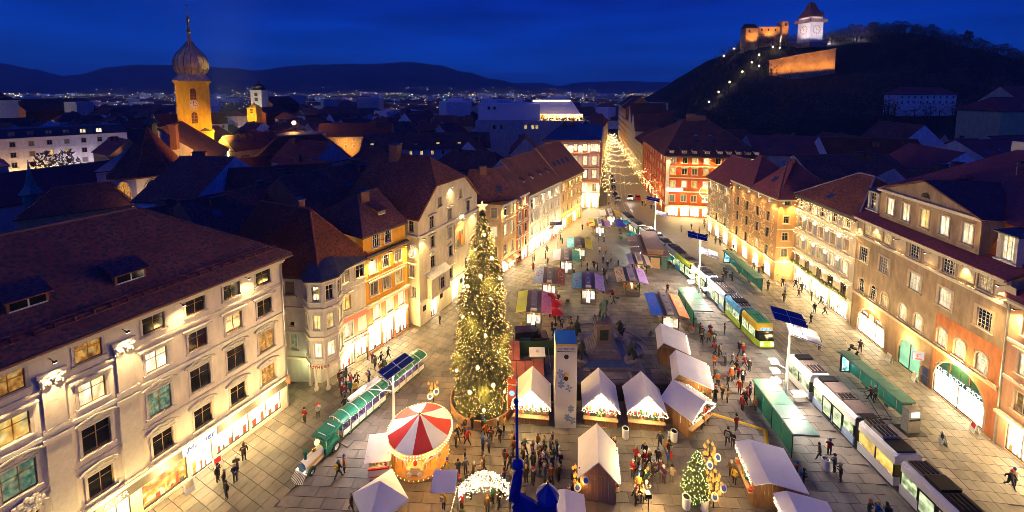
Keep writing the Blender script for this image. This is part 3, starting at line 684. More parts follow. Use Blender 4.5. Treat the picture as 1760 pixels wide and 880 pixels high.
MB().slab([(1.4,-1.25,7.0),(6.4,-1.25,7.0),(6.4,0,7.7),(1.4,0,7.7)], .12).build('bay_roof', pm('bay_sheet', (.62,.60,.55), .4), bo)
window(h.root, P+Vector((math.sin(ang),-math.cos(ang),0))*1.22, ang, 4.1, 5.45, 1.2, 1.9, 'x', 'd', GREYF, TRIM)
mu = pm('mural_paint', (.45,.24,.12), .8, .5, .9, 0, col2=(.62,.48,.28))
mo = MB().bx(9.2,12.2,-.08,.004,8.6,13.0).build('mural', mu, h.root, P, ang)
mb = MB()
for x, z, sx, sz, m in ((10.6,10.4,.45,1.3,0),(10.7,11.9,.22,.28,1),(10.1,9.6,.5,.7,2),(11.3,9.7,.5,.8,3),(11.3,11.2,.3,.5,2),(9.8,11.5,.35,.4,3)):
    mb.lathe([(0,0),(.9,.02),(1,0)], 12); k = len(mb.v)-36
    for i in range(k, len(mb.v)): v = mb.v[i]; mb.v[i] = (x+v[0]*sx, -.09-abs(v[2])*.2, z+v[1]*sz)
    for i in range(len(mb.m)-24, len(mb.m)): mb.m[i] = m
mb.build('mural_figures', [pm('mural_red', (.40,.07,.04)), pm('mural_skin', (.62,.40,.26)), pm('mural_green', (.10,.22,.14)), pm('mural_ochre', (.60,.36,.08))], mo)
MB().bx(9.05,12.35,-.12,.003,13.0,13.15).bx(9.05,12.35,-.12,.003,8.45,8.6).bx(9.05,9.2,-.12,.003,8.6,13.0).bx(12.2,12.35,-.12,.003,8.6,13.0).build('mural_frame', TRIM, mo)
# half-hipped gable
zA, zG = 16.9, 20.7; g = MB(); s0, s1 = 3.9, L-3.9
ops = [(4.7,5.7,17.3,18.8,False),(10.4,11.4,17.3,18.8,False)]
wall_mesh(g, s1-s0, zA+.01, zG, [(a-s0,c-s0,z,zz,f) for a,c,z,zz,f in ops], .2)
g.add([(-s0,0,zA),(0,0,zA),(0,0,zG)],[(0,1,2)]); g.add([(s1-s0,0,zA),(L-s0,0,zA),(s1-s0,0,zG)],[(0,1,2)])
g.build('gable_wall', h.wallm, h.root, P+eC*s0, ang)
for s in (5.2,10.9): window(h.root, P, ang, s, 18.05, 1.0, 1.5, 'x', 'b' if s < 6 else 'm', WOODF, TRIM)
rb = MB(); up = Vector((0,0,1)); pf = lambda s, z, d=0: P + eC*s + nC*d + up*z
rb.slab([pf(-.5,zA-.2,-.4), pf(s0,zG+.25,-.4), pf(s0,zG+.25,16), pf(-.5,zA-.2,16)], .25); rb.slab([pf(L+.5,zA-.2,-.4), pf(s1,zG+.25,-.4), pf(s1,zG+.25,16), pf(L+.5,zA-.2,16)], .25)
md = (s0+s1)/2; zt = zG + (md-s0)*.93
rb.slab([pf(s0,zG+.25,-.4), pf(md,zt,4.2), pf(md,zt,16), pf(s0,zG+.25,16)], .25); rb.slab([pf(s1,zG+.25,-.4), pf(md,zt,4.2), pf(md,zt,16), pf(s1,zG+.25,16)], .25)
rb.slab([pf(s0,zG+.25,-.4), pf(s1,zG+.25,-.4), pf(md,zt,4.2)], .25)
h.R = rb.build('roof', TILE, h.root)
for s, d, hh in ((md-1,11,1.6),(md+1.5,13,1.4)): h.chimney((h.o+pf(s,0,d)).x, (h.o+pf(s,0,d)).y, zt-2, zt+hh, 1, 1.8, ang)
bb = MB().slab([pf(-.6,zA-.15,2),pf(-1.2,zA-.9,2),pf(-1.2,zA-.9,16),pf(-.6,zA-.15,16)], .08).build('gutter', ZINC, h.R)
h.close()
h.flood(1, 10.8, 14.6, 380, (1,.80,.45), .6, 120, .1); h.flood(1, 10.8, 13.9, 330, (1,.80,.45), .9, 100, .1); h.flood(1, 8.0, 19.8, 150, WHITE, .5, 120, .1)
h.flood(1, .6, 13.6, 170, (1,.82,.5), .6, 110, .1); h.flood(0, 15.2, 12.6, 120, (1,.9,.55), .6, 130, .1)
h.flood(1, 14.5, 13.7, 230, (1,.80,.45), .7, 120, .1)
for x, m in ((1.0,'d'),(5.2,'d'),(11.0,'d')): MB().bx(x-.35,x+.35,-.05,.004,2.1,2.9).build('wall_plaque', IRON, h.root, P, ang)

# the four houses of the long row
RA = Vector((-2.03,73.87,0)); eR = Vector((.514,.858,0)).normalized(); nR = Vector((-eR.y, eR.x, 0)); rp = lambda s, d=0: RA + eR*s + nR*d
RW = dict(fm=WHITEF)
h = House('corner_house', 'ochre corner house with hipped roof behind the big christmas tree', [rp(0)+Vector((-8,.6,0)), rp(0), rp(5.7), rp(5.7,12), rp(0,12)+Vector((-6,0,0))], 14.0, stucco('stucco_ochre', (.66,.45,.22)))
h.facade(0, [(12.5,1.9,1.2,[6.6],'x','b',None,False,RW),(8.7,2.1,1.2,[6.6],'x','w',None,False,RW),(4.7,2.1,1.2,[6.6],'x','m',None,False,RW)], bands=[(10.6,.2,.15,TRIM)])
h.facade(1, [(12.45,1.9,1.15,[1.5,3.9],'x','dy',None,False,RW),(8.7,2.3,1.2,[1.5,4.0],'x','ww',None,False,RW),(4.75,2.1,1.2,[1.5,4.0],'x','mm',None,False,RW)], [(.4,2.6,.1,2.6,SHOPW,1),(2.9,5.4,.1,2.6,SHOPW,1)], bands=[(13.8,.3,.3,CREAM),(10.6,.2,.15,TRIM),(3.1,.3,.2,TRIM)])
P, ang, L = h.edge(1); MB().slab([(.2,-1.4,2.55),(5.5,-1.4,2.55),(5.5,0,3.2),(.2,0,3.2)], .06).build('awning', pm('awning_brown', (.30,.16,.11)), h.root, P, ang)
h.close(); h.roof([rp(0)+Vector((-8,.6,0)), rp(5.7), rp(5.7,12), rp(0,12)+Vector((-6,0,0))], 19.6, 6, 0, .5, TILED); h.skylight('f', .75, .35, .9, 1.2); h.chim_on('f', .5, .9, 1.2)
h.flood(1, .4, 13.3, 200, (1,.74,.4), .6, 120, .1); h.flood(1, 5.2, 13.3, 200, (1,.74,.4), .6, 120, .1)
h = House('red_house', 'narrow brick red house with white framed windows in the long row', [rp(5.75), rp(10.9), rp(10.9,12), rp(5.75,12)], 14.2, stucco('stucco_red', (.42,.115,.06)))
h.facade(0, [(12.65,1.8,1.1,[1.4,3.75],'x','dw',None,False,RW),(9.75,1.9,1.1,[1.4,3.75],'x','md',None,False,RW),(6.8,1.9,1.1,[1.4,3.75],'x','dd',None,False,RW),(3.9,1.9,1.1,[1.4,3.85],'x','md',None,False,RW)], [(.3,1.9,.05,2.3,GLASSD,0),(2.2,4.9,.05,2.3,SHOPW,1)], bands=[(14.0,.3,.3,CREAM),(11.3,.14,.1,CREAM),(8.3,.14,.1,CREAM),(5.3,.14,.1,CREAM)])
h.close(); h.roof([rp(5.75), rp(10.9), rp(10.9,12), rp(5.75,12)], 19.4, 0, 0, .2, TILED)
h.flood(0, 2.6, 13.4, 260, (1,.72,.4), .7, 130, .1)
h = House('pale_house', 'long pale lavender grey house with shuttered windows in the long row', [rp(10.95), rp(28), rp(28,14), rp(10.95,14)], 13.5, stucco('stucco_lavender', (.58,.54,.56)))
h.facade(0, [(11.2,1.8,1.0,[1.3,3.5,5.6,7.5,9.6,11.6,13.6,15.6],'x','dymwmdyw',None,False,RW),(8.1,1.9,1.0,[1.3,3.5,5.6,7.5,9.6,11.6,13.6,15.6],'x','smwsmssm',None,False,RW),(5.0,1.9,1.0,[1.3,3.5,5.6,7.5,9.6,11.6,13.6,15.6],'x','swssswss',None,False,RW)],
   [(.5,3.6,.05,2.9,SHOPW,1),(4.2,7.6,.05,2.9,SHOPW,1),(8.4,11.6,.05,2.9,SHOPW,1),(12.4,16.4,.05,3.4,SHOP,2,True)], bands=[(13.3,.3,.35,CREAM),(9.7,.12,.08,CREAM),(6.6,.12,.08,CREAM),(3.5,.25,.18,TRIM)])
h.close(); h.roof([rp(10.95), rp(28), rp(28,14), rp(10.95,14)], 20.5, 0, 0, .4, TILED)
for a in (.1,.34,.58,.8): h.dormer('f', a, .32, .8, .6, 'd', WHITEP, 1.2)
for s in (2,6,10,14): h.flood(0, s, 12.7, 170, WHITE, .8, 130, .1)
h = House('orange_house', 'ochre yellow house with small shops at the far end of the long row', [rp(28.05), rp(42.6), rp(42.6,14), rp(28.05,14)], 13.3, stucco('stucco_gold', (.66,.40,.13)))
h.facade(0, [(11.3,1.7,1.0,[1.5,4.4,6.9,9.2,11.4,13.2],'x','wmdwyw',None,False,RW),(8.4,1.7,1.0,[1.5,4.4,6.9,9.2,11.4,13.2],'x','dywmdy',None,False,RW),(5.4,1.7,1.0,[1.5,4.4,6.9,9.2,11.4,13.2],'x','mdmwdw',None,False,RW)],
   [(.4,3.6,.05,2.6,SHOP,1),(4.2,7.4,.05,2.6,em('shop_orange',(1,.3,.04),1.),1),(8.0,11,.05,2.6,SHOP,1),(11.4,14,.05,2.8,em('shop_lime',(.75,1,.15),1.),1)], bands=[(13.1,.3,.35,CREAM),(9.9,.12,.08,CREAM),(6.9,.12,.08,CREAM)])
P, ang, L = h.edge(0); MB().bx(.3,14.2,-.12,.004,2.7,3.5).build('shop_fascia', DARKW, h.root, P, ang)
h.close(); h.roof([rp(28.05), rp(42.6), rp(42.6,14), rp(28.05,14)], 21.3, 0, .01, .5, TILED)
for a in (.15,.33,.5,.7): h.skylight('f', a, .45, 1.0, 1.5)
for s in (2,6,10,13.6): h.flood(0, s, 12.6, 150, (1,.78,.4), .8, 130, .1)
# ------------------------------------------------------------------ buildings closing the far end of the square
PKW = dict(fm=WHITEF, tm=pm('trim_terracotta', (.40,.17,.10)))
PA, PB, PC = Vector((9.8,119,0)), Vector((26.6,119,0)), Vector((38.5,168,0))
h = House('pink_corner_house', 'pink and white corner house with brown window surrounds facing the square', [PA, PB, PC, Vector((22,172,0))], 21.0, stucco('stucco_pink', (.66,.50,.48)))
h.facade(0, [(18.8,2.0,1.2,[3.6,6.5,9.5,12.4],'v','wwww',None,False,PKW),(18.8,2.2,2.2,[15.2],'t','w',None,False,PKW),(14.7,2.6,1.3,[.9,3.6,6.7,9.5,12.5],'v','wwwww','flat',False,PKW),(14.7,2.6,1.4,[15.3],'v','w','flat',False,PKW),(10.6,2.6,1.3,[3.6,6.7,9.5,12.5],'v','wwww',None,False,PKW),(10.6,2.6,1.4,[15.3],'v','w',None,False,PKW),(6.4,2.4,1.4,[6.7,9.6,12.5,15.4],'x','mmwm',None,False,dict(fm=WHITEF))],
   [(8.2,12.2,.05,4.0,SHOPW,1),(12.9,14.3,.05,4.0,SHOPW,0),(14.8,16.5,.05,3.6,SHOPW,0)], bands=[(20.8,.5,.5,PKW['tm']),(17.0,.3,.25,PKW['tm']),(12.7,.3,.25,PKW['tm']),(8.6,.4,.45,PKW['tm']),(4.6,.3,.25,CREAM)], tm=CREAM)
P, ang, L = h.edge(0); sb = MB().bx(8.4,11.6,-.22,-.02,4.05,4.55).build('shop_sign', DARKW, h.root, P+Vector((0,0,.3)), ang)
h.facade(1, [(z,2.0,1.2,[3+4*i for i in range(11)],'v','wymw',None,False,PKW) for z in (18.6,14.6,10.6,6.6)], [(2+6*i,6.4+6*i,.05,3.4,em('far_display',(1,.66,.28),1.3,.6,1.2),1) for i in range(8)], bands=[(20.8,.5,.5,CREAM),(4.2,.3,.25,CREAM)])
h.close(); h.roof([PA, PB, PC, Vector((22,172,0))], 24.8, 4, 12, .5, pm('roof_slate', (.07,.08,.11), .5, .2, 2)); h.chim_on('f', .3, .7, 1.5); h.chim_on('f', .7, .7, 1.5)
for s in (1.2,5,8.2,11,13.8,16.3): h.flood(0, s, 19.9 if s < 20 else 12, 330, (1,.84,.66), .9, 125, .1)
for s in (5,11,16): h.flood(0, s, 8.0, 420, (1,.84,.62), .9, 140, .1)
for s in (6,16,26,36): h.flood(1, s, 9, 300, (1,.74,.4), 1.6, 150, .05)

OA = Vector((43.9,111.2,0)); OB = OA + Vector((.987,-.158,0))*25; OD = Vector((50.5,151,0))
ORW = dict(fm=WHITEF, tm=pm('trim_buff', (.60,.42,.25)))
h = House('orange_red_building', 'large orange red building with hipped roof at the street corner', [OD, OA, OB, OB+Vector((6,34,0))], 17.6, stucco('stucco_orange', (.56,.095,.018)))
ss = [1.9,5.0,7.7,10.7,13.8,16.8,19.8,22.8]
h.facade(1, [(16.2,1.7,1.35,ss,'v','mdywdmyw',None,False,ORW),(13.05,1.8,1.35,ss,'v','ydmydwmd','flat',False,ORW),(9.4,1.9,1.35,ss,'v','ywowymwd',None,False,ORW),(5.3,1.9,1.4,ss,'v','ggmgdm',None,False,ORW)],
   [(.6,3.6,.1,2.5,SHOP,1),(4.2,6.6,.1,2.5,SHOPW,1),(6.9,9.3,.1,2.5,SHOPW,1),(10.2,12.4,.1,2.5,SHOPW,1),(13,16,.1,2.5,SHOP,1)], bands=[(17.4,.35,.5,pm('trim_dark', (.16,.09,.06))),(14.6,.2,.15,CREAM),(11.3,.2,.15,CREAM),(7.3,.25,.15,CREAM),(3.1,.5,.9,CREAM)], tm=CREAM)
P, ang, L = h.edge(1)
MB().bx(-.05,.9,-.12,.004,-.1,17.2).build('corner_pilaster', CREAM, h.root, P, ang)
sb = MB().bx(.4,4.6,-.35,-.15,7.4,8.2).build('neon_sign', em('neon_cool', (.80,.92,1), 5), h.root, P, ang)
h.facade(0, [(z,1.9,1.3,[4+4.2*i for i in range(9)],'v','ymdw',None,False,ORW) for z in (16.1,13,9.4,6)], [(2+6*i,6+6*i,.05,3,em('far_display',(1,.66,.28),1.3,.6,1.2),1) for i in range(6)], bands=[(17.4,.35,.5,CREAM),(3.6,.3,.3,CREAM)])
h.close(); h.roof([OA, OB, OB+Vector((6,34,0)), OD], 26.6, 9, 9, .9, TILE); 
for a in (.07,.2,.31,.44,.57,.66,.76,.85,.94): h.dormer('f', a, .06, 1.2, 1.0, 'm', WHITEP, 1.6)
for a in (.36,.6): h.dormer('f', a, .52, 1.4, .7, 'b', ZINC, 1.8); h.skylight('f', a, .38, 1.3, 1.2)
h.chim_on('f', .3, .97, 2, 1.2, 2.6); h.chim_on('f', .62, 1.0, 1.2, 1.2, 4)
for s in (1,4.5,8,11.5,15): h.flood(1, s, 16.8, 280, (1,.70,.36), 1.0, 130, .1)
h.flood(1, 10.6, 9.2, 900, (1,.72,.3), .8, 110, .1); h.flood(1, 4, 8.6, 250, (1,.76,.4), 1, 120, .1)
for s in (6,16,26,34): h.flood(0, s, 9, 300, (1,.66,.25), 1.6, 150, .05)

# street beyond: the tall right hand row running away north
def strow(A_, B_, eave, ridge, wall, name, label, gab=False, pat='ymdw', lam=240, right=True):
    A_, B_ = Vector((*A_,0)), Vector((*B_,0)); v = (B_-A_).normalized(); n = Vector((v.y,-v.x,0)) if right else Vector((-v.y, v.x, 0)); L = (B_-A_).length
    po = [B_, A_, A_+n*16, B_+n*16] if right else [A_, B_, B_+n*16, A_+n*16]
    h = House(name, label, po, eave, wall)
    k = max(2, int(L/3)); ss = [L*(i+.5)/k for i in range(k)]; nz_ = int((eave-4)/3.3)
    h.facade(0, [(4.2+3.3*i+1.2,1.9,1.2,ss,'v',pat[i % len(pat):]+pat[:i % len(pat)],None,False,RW) for i in range(nz_)], [(.6+4*i,3.6+4*i,.05,3,em('far_display',(1,.66,.28),1.3,.6,1.2),1) for i in range(int(L/4))], bands=[(eave-.2,.35,.4,CREAM),(3.5,.25,.2,CREAM)])
    if gab: h.close(); h.roof([po[1],po[2],po[3],po[0]], ridge, 0, 0, .3, TILE) ; MB().add([(0,0,eave),(L,0,eave),(L/2,0,ridge-.3)],[(0,1,2)]).build('gable_wall', wall, h.root, h.edge(0)[0]-n*.02, h.edge(0)[1])
    else: h.close(); h.roof(po, ridge, 0, 0, .4, TILE)
    for i in range(max(1,int(L/7))): h.flood(0, L*(i+.5)/max(1,int(L/7)), 9, lam, (1,.68,.28), 1.5, 150, .05, False)
    return h
strow((50.5,152), (54,172), 15.5, 21, stucco('st_lime', (.60,.56,.26)), 'street_house', 'pale lime house next to the orange red building in the side street')
strow((54,172.3), (57,188), 18.5, 26, stucco('st_sand', (.64,.56,.36)), 'street_house', 'sandy gabled house in the glowing side street', True)
strow((57,188.3), (59.6,201), 21, 30, stucco('st_cream', (.66,.60,.46)), 'street_house', 'tall cream gabled house in the side street', True)
strow((59.6,201.3), (63.4,220), 21, 27, stucco('st_yellow', (.70,.52,.14)), 'street_house', 'yellow house in the middle of the side street')
strow((63.4,220.3), (70,252), 26, 33, stucco('st_orange', (.66,.30,.06)), 'street_house', 'deep orange house farther up the side street')
strow((70,252.3), (76,282), 27, 33, stucco('st_straw', (.70,.58,.30)), 'street_house', 'straw coloured house at the far end of the side street')
strow((38.6,168.5), (46,200), 17, 22, stucco('st_buff', (.62,.52,.36)), 'street_house', 'buff house behind the pink corner house', right=False)
strow((46,200.5), (64,262), 17, 22, stucco('st_brown', (.56,.44,.30)), 'street_house', 'brown house closing the left side of the side street', right=False)

# ------------------------------------------------------------------ right row of houses
LUW = dict(fm=GREYF, tm=pm('trim_sand', (.55,.42,.26)))
def ornament(h, i, zs, ss, m, w=.5):
    """raised plaster scrollwork panels between the windows"""
    P, ang, L = h.edge(i); b = MB(); rr = random.Random(3)
    for z in zs:
        for s in ss:
            for k in range(9):
                b.ball((s+rr.uniform(-w,w), -.03, z+rr.uniform(-.9,.9)), rr.uniform(.10,.22), 5, 3, 0, (1,.35,1))
    return kind(b.build('plaster_scrolls', m, h.root, P, ang))
L0, L1, L2 = Vector((49.95,99,0)), Vector((49.75,88.1,0)), Vector((49.5,72,0))
h = House('scroll_house', 'grey house covered in plaster scrollwork with arcade beside the orange red building', [L0, L1, L1+Vector((12,0,0)), L0+Vector((12,0,0))], 14.0, stucco('stucco_umber', (.30,.23,.17)))
P, ang, L = h.facade(0, [(12.4,1.7,1.0,[.95,4.55,8.6],'x','www',None,False,LUW),(8.6,1.8,1.0,[.95,4.65,8.5],'x','yyw',None,False,LUW),(5.3,1.8,1.0,[.95,4.75,8.7],'x','ddd',None,False,LUW)], [(.3,2.5,.05,3.0,SHOP,0,True),(4.0,6.2,.05,3.0,SHOP,0,True),(7.9,10.1,.05,3.0,SHOPW,0,True)], bands=[(13.8,.3,.3,CREAM),(4.1,.22,.15,CREAM)], d=.8)
ornament(h, 0, (11,7,9.9,5.4,12.6), (2.2,3.2,6.0,7.1,10.2), pm('scroll_plaster', (.60,.52,.42)))
h.close(); h.roof([L0, L1, L1+Vector((12,0,0)), L0+Vector((12,0,0))], 19.6, 0, 0, .5, TILEP)
for s in (1.8,5.4,9.6): h.flood(0, s, 13.3, 80, (1,.75,.42), .7, 120, .1)
LE = Vector((53,72,0))
h = House('arcade_house', 'tan stucco house with scrollwork and an arcade, lit golden at its corner', [L1+Vector((0,-.05,0)), L2, LE, LE+Vector((9,0,0)), L1+Vector((12,-.05,0))], 15.8, stucco('stucco_tan', (.44,.25,.12)))
P, ang, L = h.edge(0); o1 = -1.9
ss = [2.8,6.3,10.0,13.3]
h.facade(0, [(14.85,1.3,.95,ss,'c','mwww',None,False,LUW),(11.6,1.9,1.05,ss,'x','dddd',None,False,LUW),(8.4,1.9,1.05,ss,'x','dddd',None,False,LUW),(4.95,1.9,1.05,ss,'x','ddwd',None,False,LUW)], [(1.0,3.2,.05,2.9,SHOP,0,True),(4.9,7.1,.05,2.9,SHOP,0,True),(8.8,11,.05,2.9,SHOP,0,True),(12.6,14.8,.05,2.9,SHOP,0,True)], bands=[(15.6,.3,.35,CREAM),(4.05-.35,.22,.18,CREAM)], d=.8)
ornament(h, 0, (13.2,10,6.8,11.6,8.4,5.2), (1.3,4.5,5,7.7,8.6,11.4,12.1,14.8), pm('scroll_tan', (.70,.50,.28)))
h.facade(1, [(15.04,1.1,1.1,[1.72],'x','d',None,False,LUW),(11.7,1.4,1.1,[1.67],'x','d',None,False,LUW),(8.44,1.5,1.1,[1.62],'x','d',None,False,LUW),(5.4,1.5,1.1,[1.6],'x','m',None,False,LUW)], bands=[(15.6,.3,.35,CREAM),(9.9,.12,.1,CREAM),(6.5,.12,.1,CREAM),(3.7,.2,.15,CREAM)])
h.close()
h.roof([L1+Vector((0,-.05,0)), Vector((49.6,80.1,0)), Vector((61,80.1,0)), L1+Vector((12,-.05,0))], 21.3, 0, 7, .3, TILEP)
h.roof([Vector((49.6,80,0)), L2, LE+Vector((9,0,0)), Vector((62,80,0))], 22.2, 3, 7, .4, TILEP); h.skylight('f', .5, .4)
h.flood(1, .55, 15.0, 420, (1,.74,.32), .6, 70, .1); h.flood(1, 2.6, 14.8, 330, (1,.70,.24), .7, 120, .1); h.flood(1, 1.6, 4.6, 300, (1,.8,.4), .8, 140, .1)
for s in (.8,4.6,8.2,11.8,15.2): h.flood(0, s, 15.1, 110 if s < 14 else 300, (1,.72,.36), .8, 110, .1)

WA, WB = Vector((53,71.9,0)), Vector((51.88,57.9,0))
h = House('garland_house', 'white house strung with light garlands and grey shutters', [WA, WB, WB+Vector((13,0,0)), WA+Vector((12,0,0))], 16.7, stucco('stucco_ivory', (.56,.48,.38)))
WWh = dict(fm=WHITEF, tm=CREAM)
ss = [1.0,3.65,6.6,9.4,12.2]
P, ang, L = h.facade(0, [(15.25,1.5,1.0,ss,'v','dmddd',None,False,WWh),(11.7,1.9,1.15,[1.1,3.7,6.55,9.35,12.2],'p',[pm('panel_taupe', (.34,.26,.20))],None,False,WWh),(8.1,1.9,1.15,ss,'v','yyyww',None,False,WWh),(4.7,1.8,1.3,ss,'t','mmmdd',None,False,dict(fm=pm('window_dark', (.14,.09,.05)), tm=CREAM))],
   [(.4,4.4,.05,3.1,SHOPW,1),(4.8,9,.05,3.1,SHOPW,1),(9.4,13.3,.05,3.1,SHOPW,1)], bands=[(16.5,.35,.5,ZINC),(13.8,.3,.25,CREAM),(10.1,.55,.3,CREAM),(6.35,.35,.3,CREAM),(3.5,.35,.7,CREAM)])
for z, hh in ((15.25,1.5),(8.1,1.9),(11.7,1.9)):
    for s in (2.35,5.1,8.0,10.8): MB().bx(s-.32,s+.32,-.07,.004,z-hh/2,z+hh/2).build('shutter', SHUT, h.root, P, ang)
ST = MB().prism([( (.16 if k % 2 else .40)*math.sin(math.pi*k/5), (.16 if k % 2 else .40)*math.cos(math.pi*k/5)) for k in range(10)], -.03, .03).mesh('light_star', BULBW)
for z in (12.8,9.0,5.6):
    for s in (2.35,5.1,8.0,10.8): o = put('light_star', ST, h.root, P + Vector((math.cos(ang),math.sin(ang),0))*s + Vector((math.sin(ang),-math.cos(ang),0))*.2 + Vector((0,0,z))); o.rotation_euler = (R(90),0,ang)
for z, dn, m in ((16.1,.8,BULB),(13.55,.5,BULBW),(9.9,.7,BULBW),(6.1,.5,BULBW),(3.5,.35,BULBW)):
    g = MB(); rr = random.Random(int(z*10))
    for i in range(130): g.octa((L*(i+rr.random())/130, -.42-rr.random()*.15, z-rr.random()**1.5*dn), .045)
    kind(g.build('light_garland', m, h.root, P, ang))
gb = MB(); rr = random.Random(5)
for i in range(160): gb.ball((rr.uniform(.2,L-.2), -.5-rr.random()*.3, 3.95+rr.random()*.35), .14, 5, 3)
kind(gb.build('window_box_plants', pm('box_greens', (.10,.12,.03), .9, .4, 4), h.root, P, ang))
h.close(); h.roof([WA, WB, WB+Vector((13,0,0)), WA+Vector((12,0,0))], 21.9, 6, 5, .5, TILE, ridge_mat=pm('ridge_pale', (.45,.35,.32)))
h.skylight('f', .45, .25)
for s in (1.6,5,8.4,12): h.flood(0, s, 16.0, 170, (1,.76,.40), .8, 120, .1, False)

# big sandstone building with pediment
eB = Vector((-.13,-1,0)).normalized(); nB = Vector((-eB.y, eB.x, 0)); BA = Vector((51.85,57.71,0)); BB = BA + eB*20.4
h = House('sandstone_building', 'large sandstone building with pediment, mansard roof and arched shop fronts', [BA, BB, BB+nB*24, BA+nB*24], 17.0, stucco('sandstone', (.37,.27,.18), .28))
BW = dict(fm=WHITEF, tm=pm('trim_sandstone', (.54,.43,.31)))
P, ang, L = h.facade(0, [
   (15.7,1.9,1.45,[1.9,5.35,9.65,14.05,18.0],'g','yyddm',None,False,BW),
   (11.7,2.1,1.5,[1.5,5.2,10.0,14.0,18.3],'g','dbwgd'.replace('g','w'),None,False,dict(fm=WHITEF, tm=BW['tm'], tw=.3)),
   (7.05,2.1,1.15,[1.5,3.7,5.75,8.7,11.0,14.1,16.2,18.5],'k','ddywwwww',None,True,BW)],
   [(1.25,6.2,.1,4.3,SHOPW,2,True),(8.5,11.7,.05,3.9,SHOPG,1,True),(13.5,19.2,.1,5.0,SHOPW,1,True)],
   bands=[(16.9,.4,.7,CREAM),(14.35,.25,.2,CREAM),(5.62,.3,.3,BW['tm'])], d=.5)
for s, m in ((3.6,1),(7.5,0),(11.9,0),(16.1,1),(20.0,0)):
    MB().bx(s-.9,s+.9,-.05,.003,14.9,16.4).build('relief_panel', pm('panel_stone', (.56,.46,.34)), h.root, P, ang)
# orange paint low on the facade
ob = MB(); wall_mesh(ob, 7.2, -.08, 9.7, [(14.1-13.2-.75,14.1-13.2+.75,5.85,8.3,False),(16.2-13.2-.75,16.2-13.2+.75,5.85,8.3,False),(18.5-13.2-.75,18.5-13.2+.75,5.85,8.3,False),(.12,6.28,-.1,5.3,True)], .03)
ob.build('painted_base', stucco('paint_salmon', (.54,.19,.075), .25), h.root, P+eB*13.2+Vector((math.sin(ang),-math.cos(ang),0))*.035, ang)
db = MB(); wall_mesh(db, 13.1, -.08, 5.45, [(1.0,6.45,-.1,4.45,True),(8.3,11.9,-.1,4.0,True)], .03)
db.build('painted_base', stucco('paint_brown', (.30,.19,.12), .2), h.root, P+Vector((math.sin(ang),-math.cos(ang),0))*.03, ang)
fa = lambda x0, x1, zt, zb, m, nm: MB().add([(x0,.18,zb),(x1,.18,zb)] + [((x0+x1)/2+(x1-x0)/2*math.cos(math.pi*i/14), .18, zt-(x1-x0)/2+(x1-x0)/2*math.sin(math.pi*i/14)) for i in range(15) if zt-(x1-x0)/2+(x1-x0)/2*math.sin(math.pi*i/14) >= zb], [tuple(range(2+sum(1 for i in range(15) if zt-(x1-x0)/2+(x1-x0)/2*math.sin(math.pi*i/14) >= zb)))]).build('sign_panel', m, h.root, P, ang)
s1 = fa(1.3,6.15,4.25,2.75,pm('panel_brown', (.16,.07,.025)),0)
text('OUR', .42, SIGNW, s1, (2.55,.10,3.35)); text('MAZE', .42, SIGNW, s1, (5.0,.10,3.35))
MB().lathe([(.42,0),(.5,.05),(.42,.08),(.3,.05),(.22,.08),(0,.08)], 16).build('emblem', em('emblem_gold', (1,.55,.15), 2.5), s1, (3.75,.1,3.3)).rotation_euler = (R(90),0,0)
s2 = fa(13.55,19.15,4.95,2.85,pm('panel_green', (.02,.07,.045), .4),0)
text('THE BODY SHOP', .66, SIGNW, s2, (16.35,.08,3.2))
MB().bx(15.2,15.27,.12,.2,3.6,4.7).bx(17.4,17.47,.12,.2,3.6,4.7).build('panel_ribs', pm('rib_red', (.35,.06,.04)), s2)
sq_ = MB().bx(12.1,12.3,-1.3,-.1,2.9,3.9).build('hanging_sign', em('sign_paper', (1,.93,.86), .4), h.root, P, ang)
sw = MB(); RED = pm('sign_red', (.7,.03,.02))
for i in range(16):
    a0, a1 = R(-30+i*18), R(-30+(i+1)*18); r_, w_ = .26, .04+.10*i/16
    sw.add([(12.32,-.7+r_*math.cos(a0),3.5+r_*.8*math.sin(a0)),(12.32,-.7+r_*math.cos(a1),3.5+r_*.8*math.sin(a1)),(12.32,-.7+(r_-w_)*math.cos(a1),3.5+(r_-w_)*.8*math.sin(a1)),(12.32,-.7+(r_-w_)*math.cos(a0),3.5+(r_-w_)*.8*math.sin(a0))],[(0,1,2,3)])
sw.bx(12.31,12.33,-1.05,-.35,3.0,3.12); sw.build('emblem', RED, sq_)
MB().bx(12.2,12.9,-.12,.004,1.2,2.2).bx(12.2,12.9,-.12,.004,.1,1.0).build('notice_case', pm('notice_navy', (.05,.07,.20), .4), h.root, P, ang)
h.close()
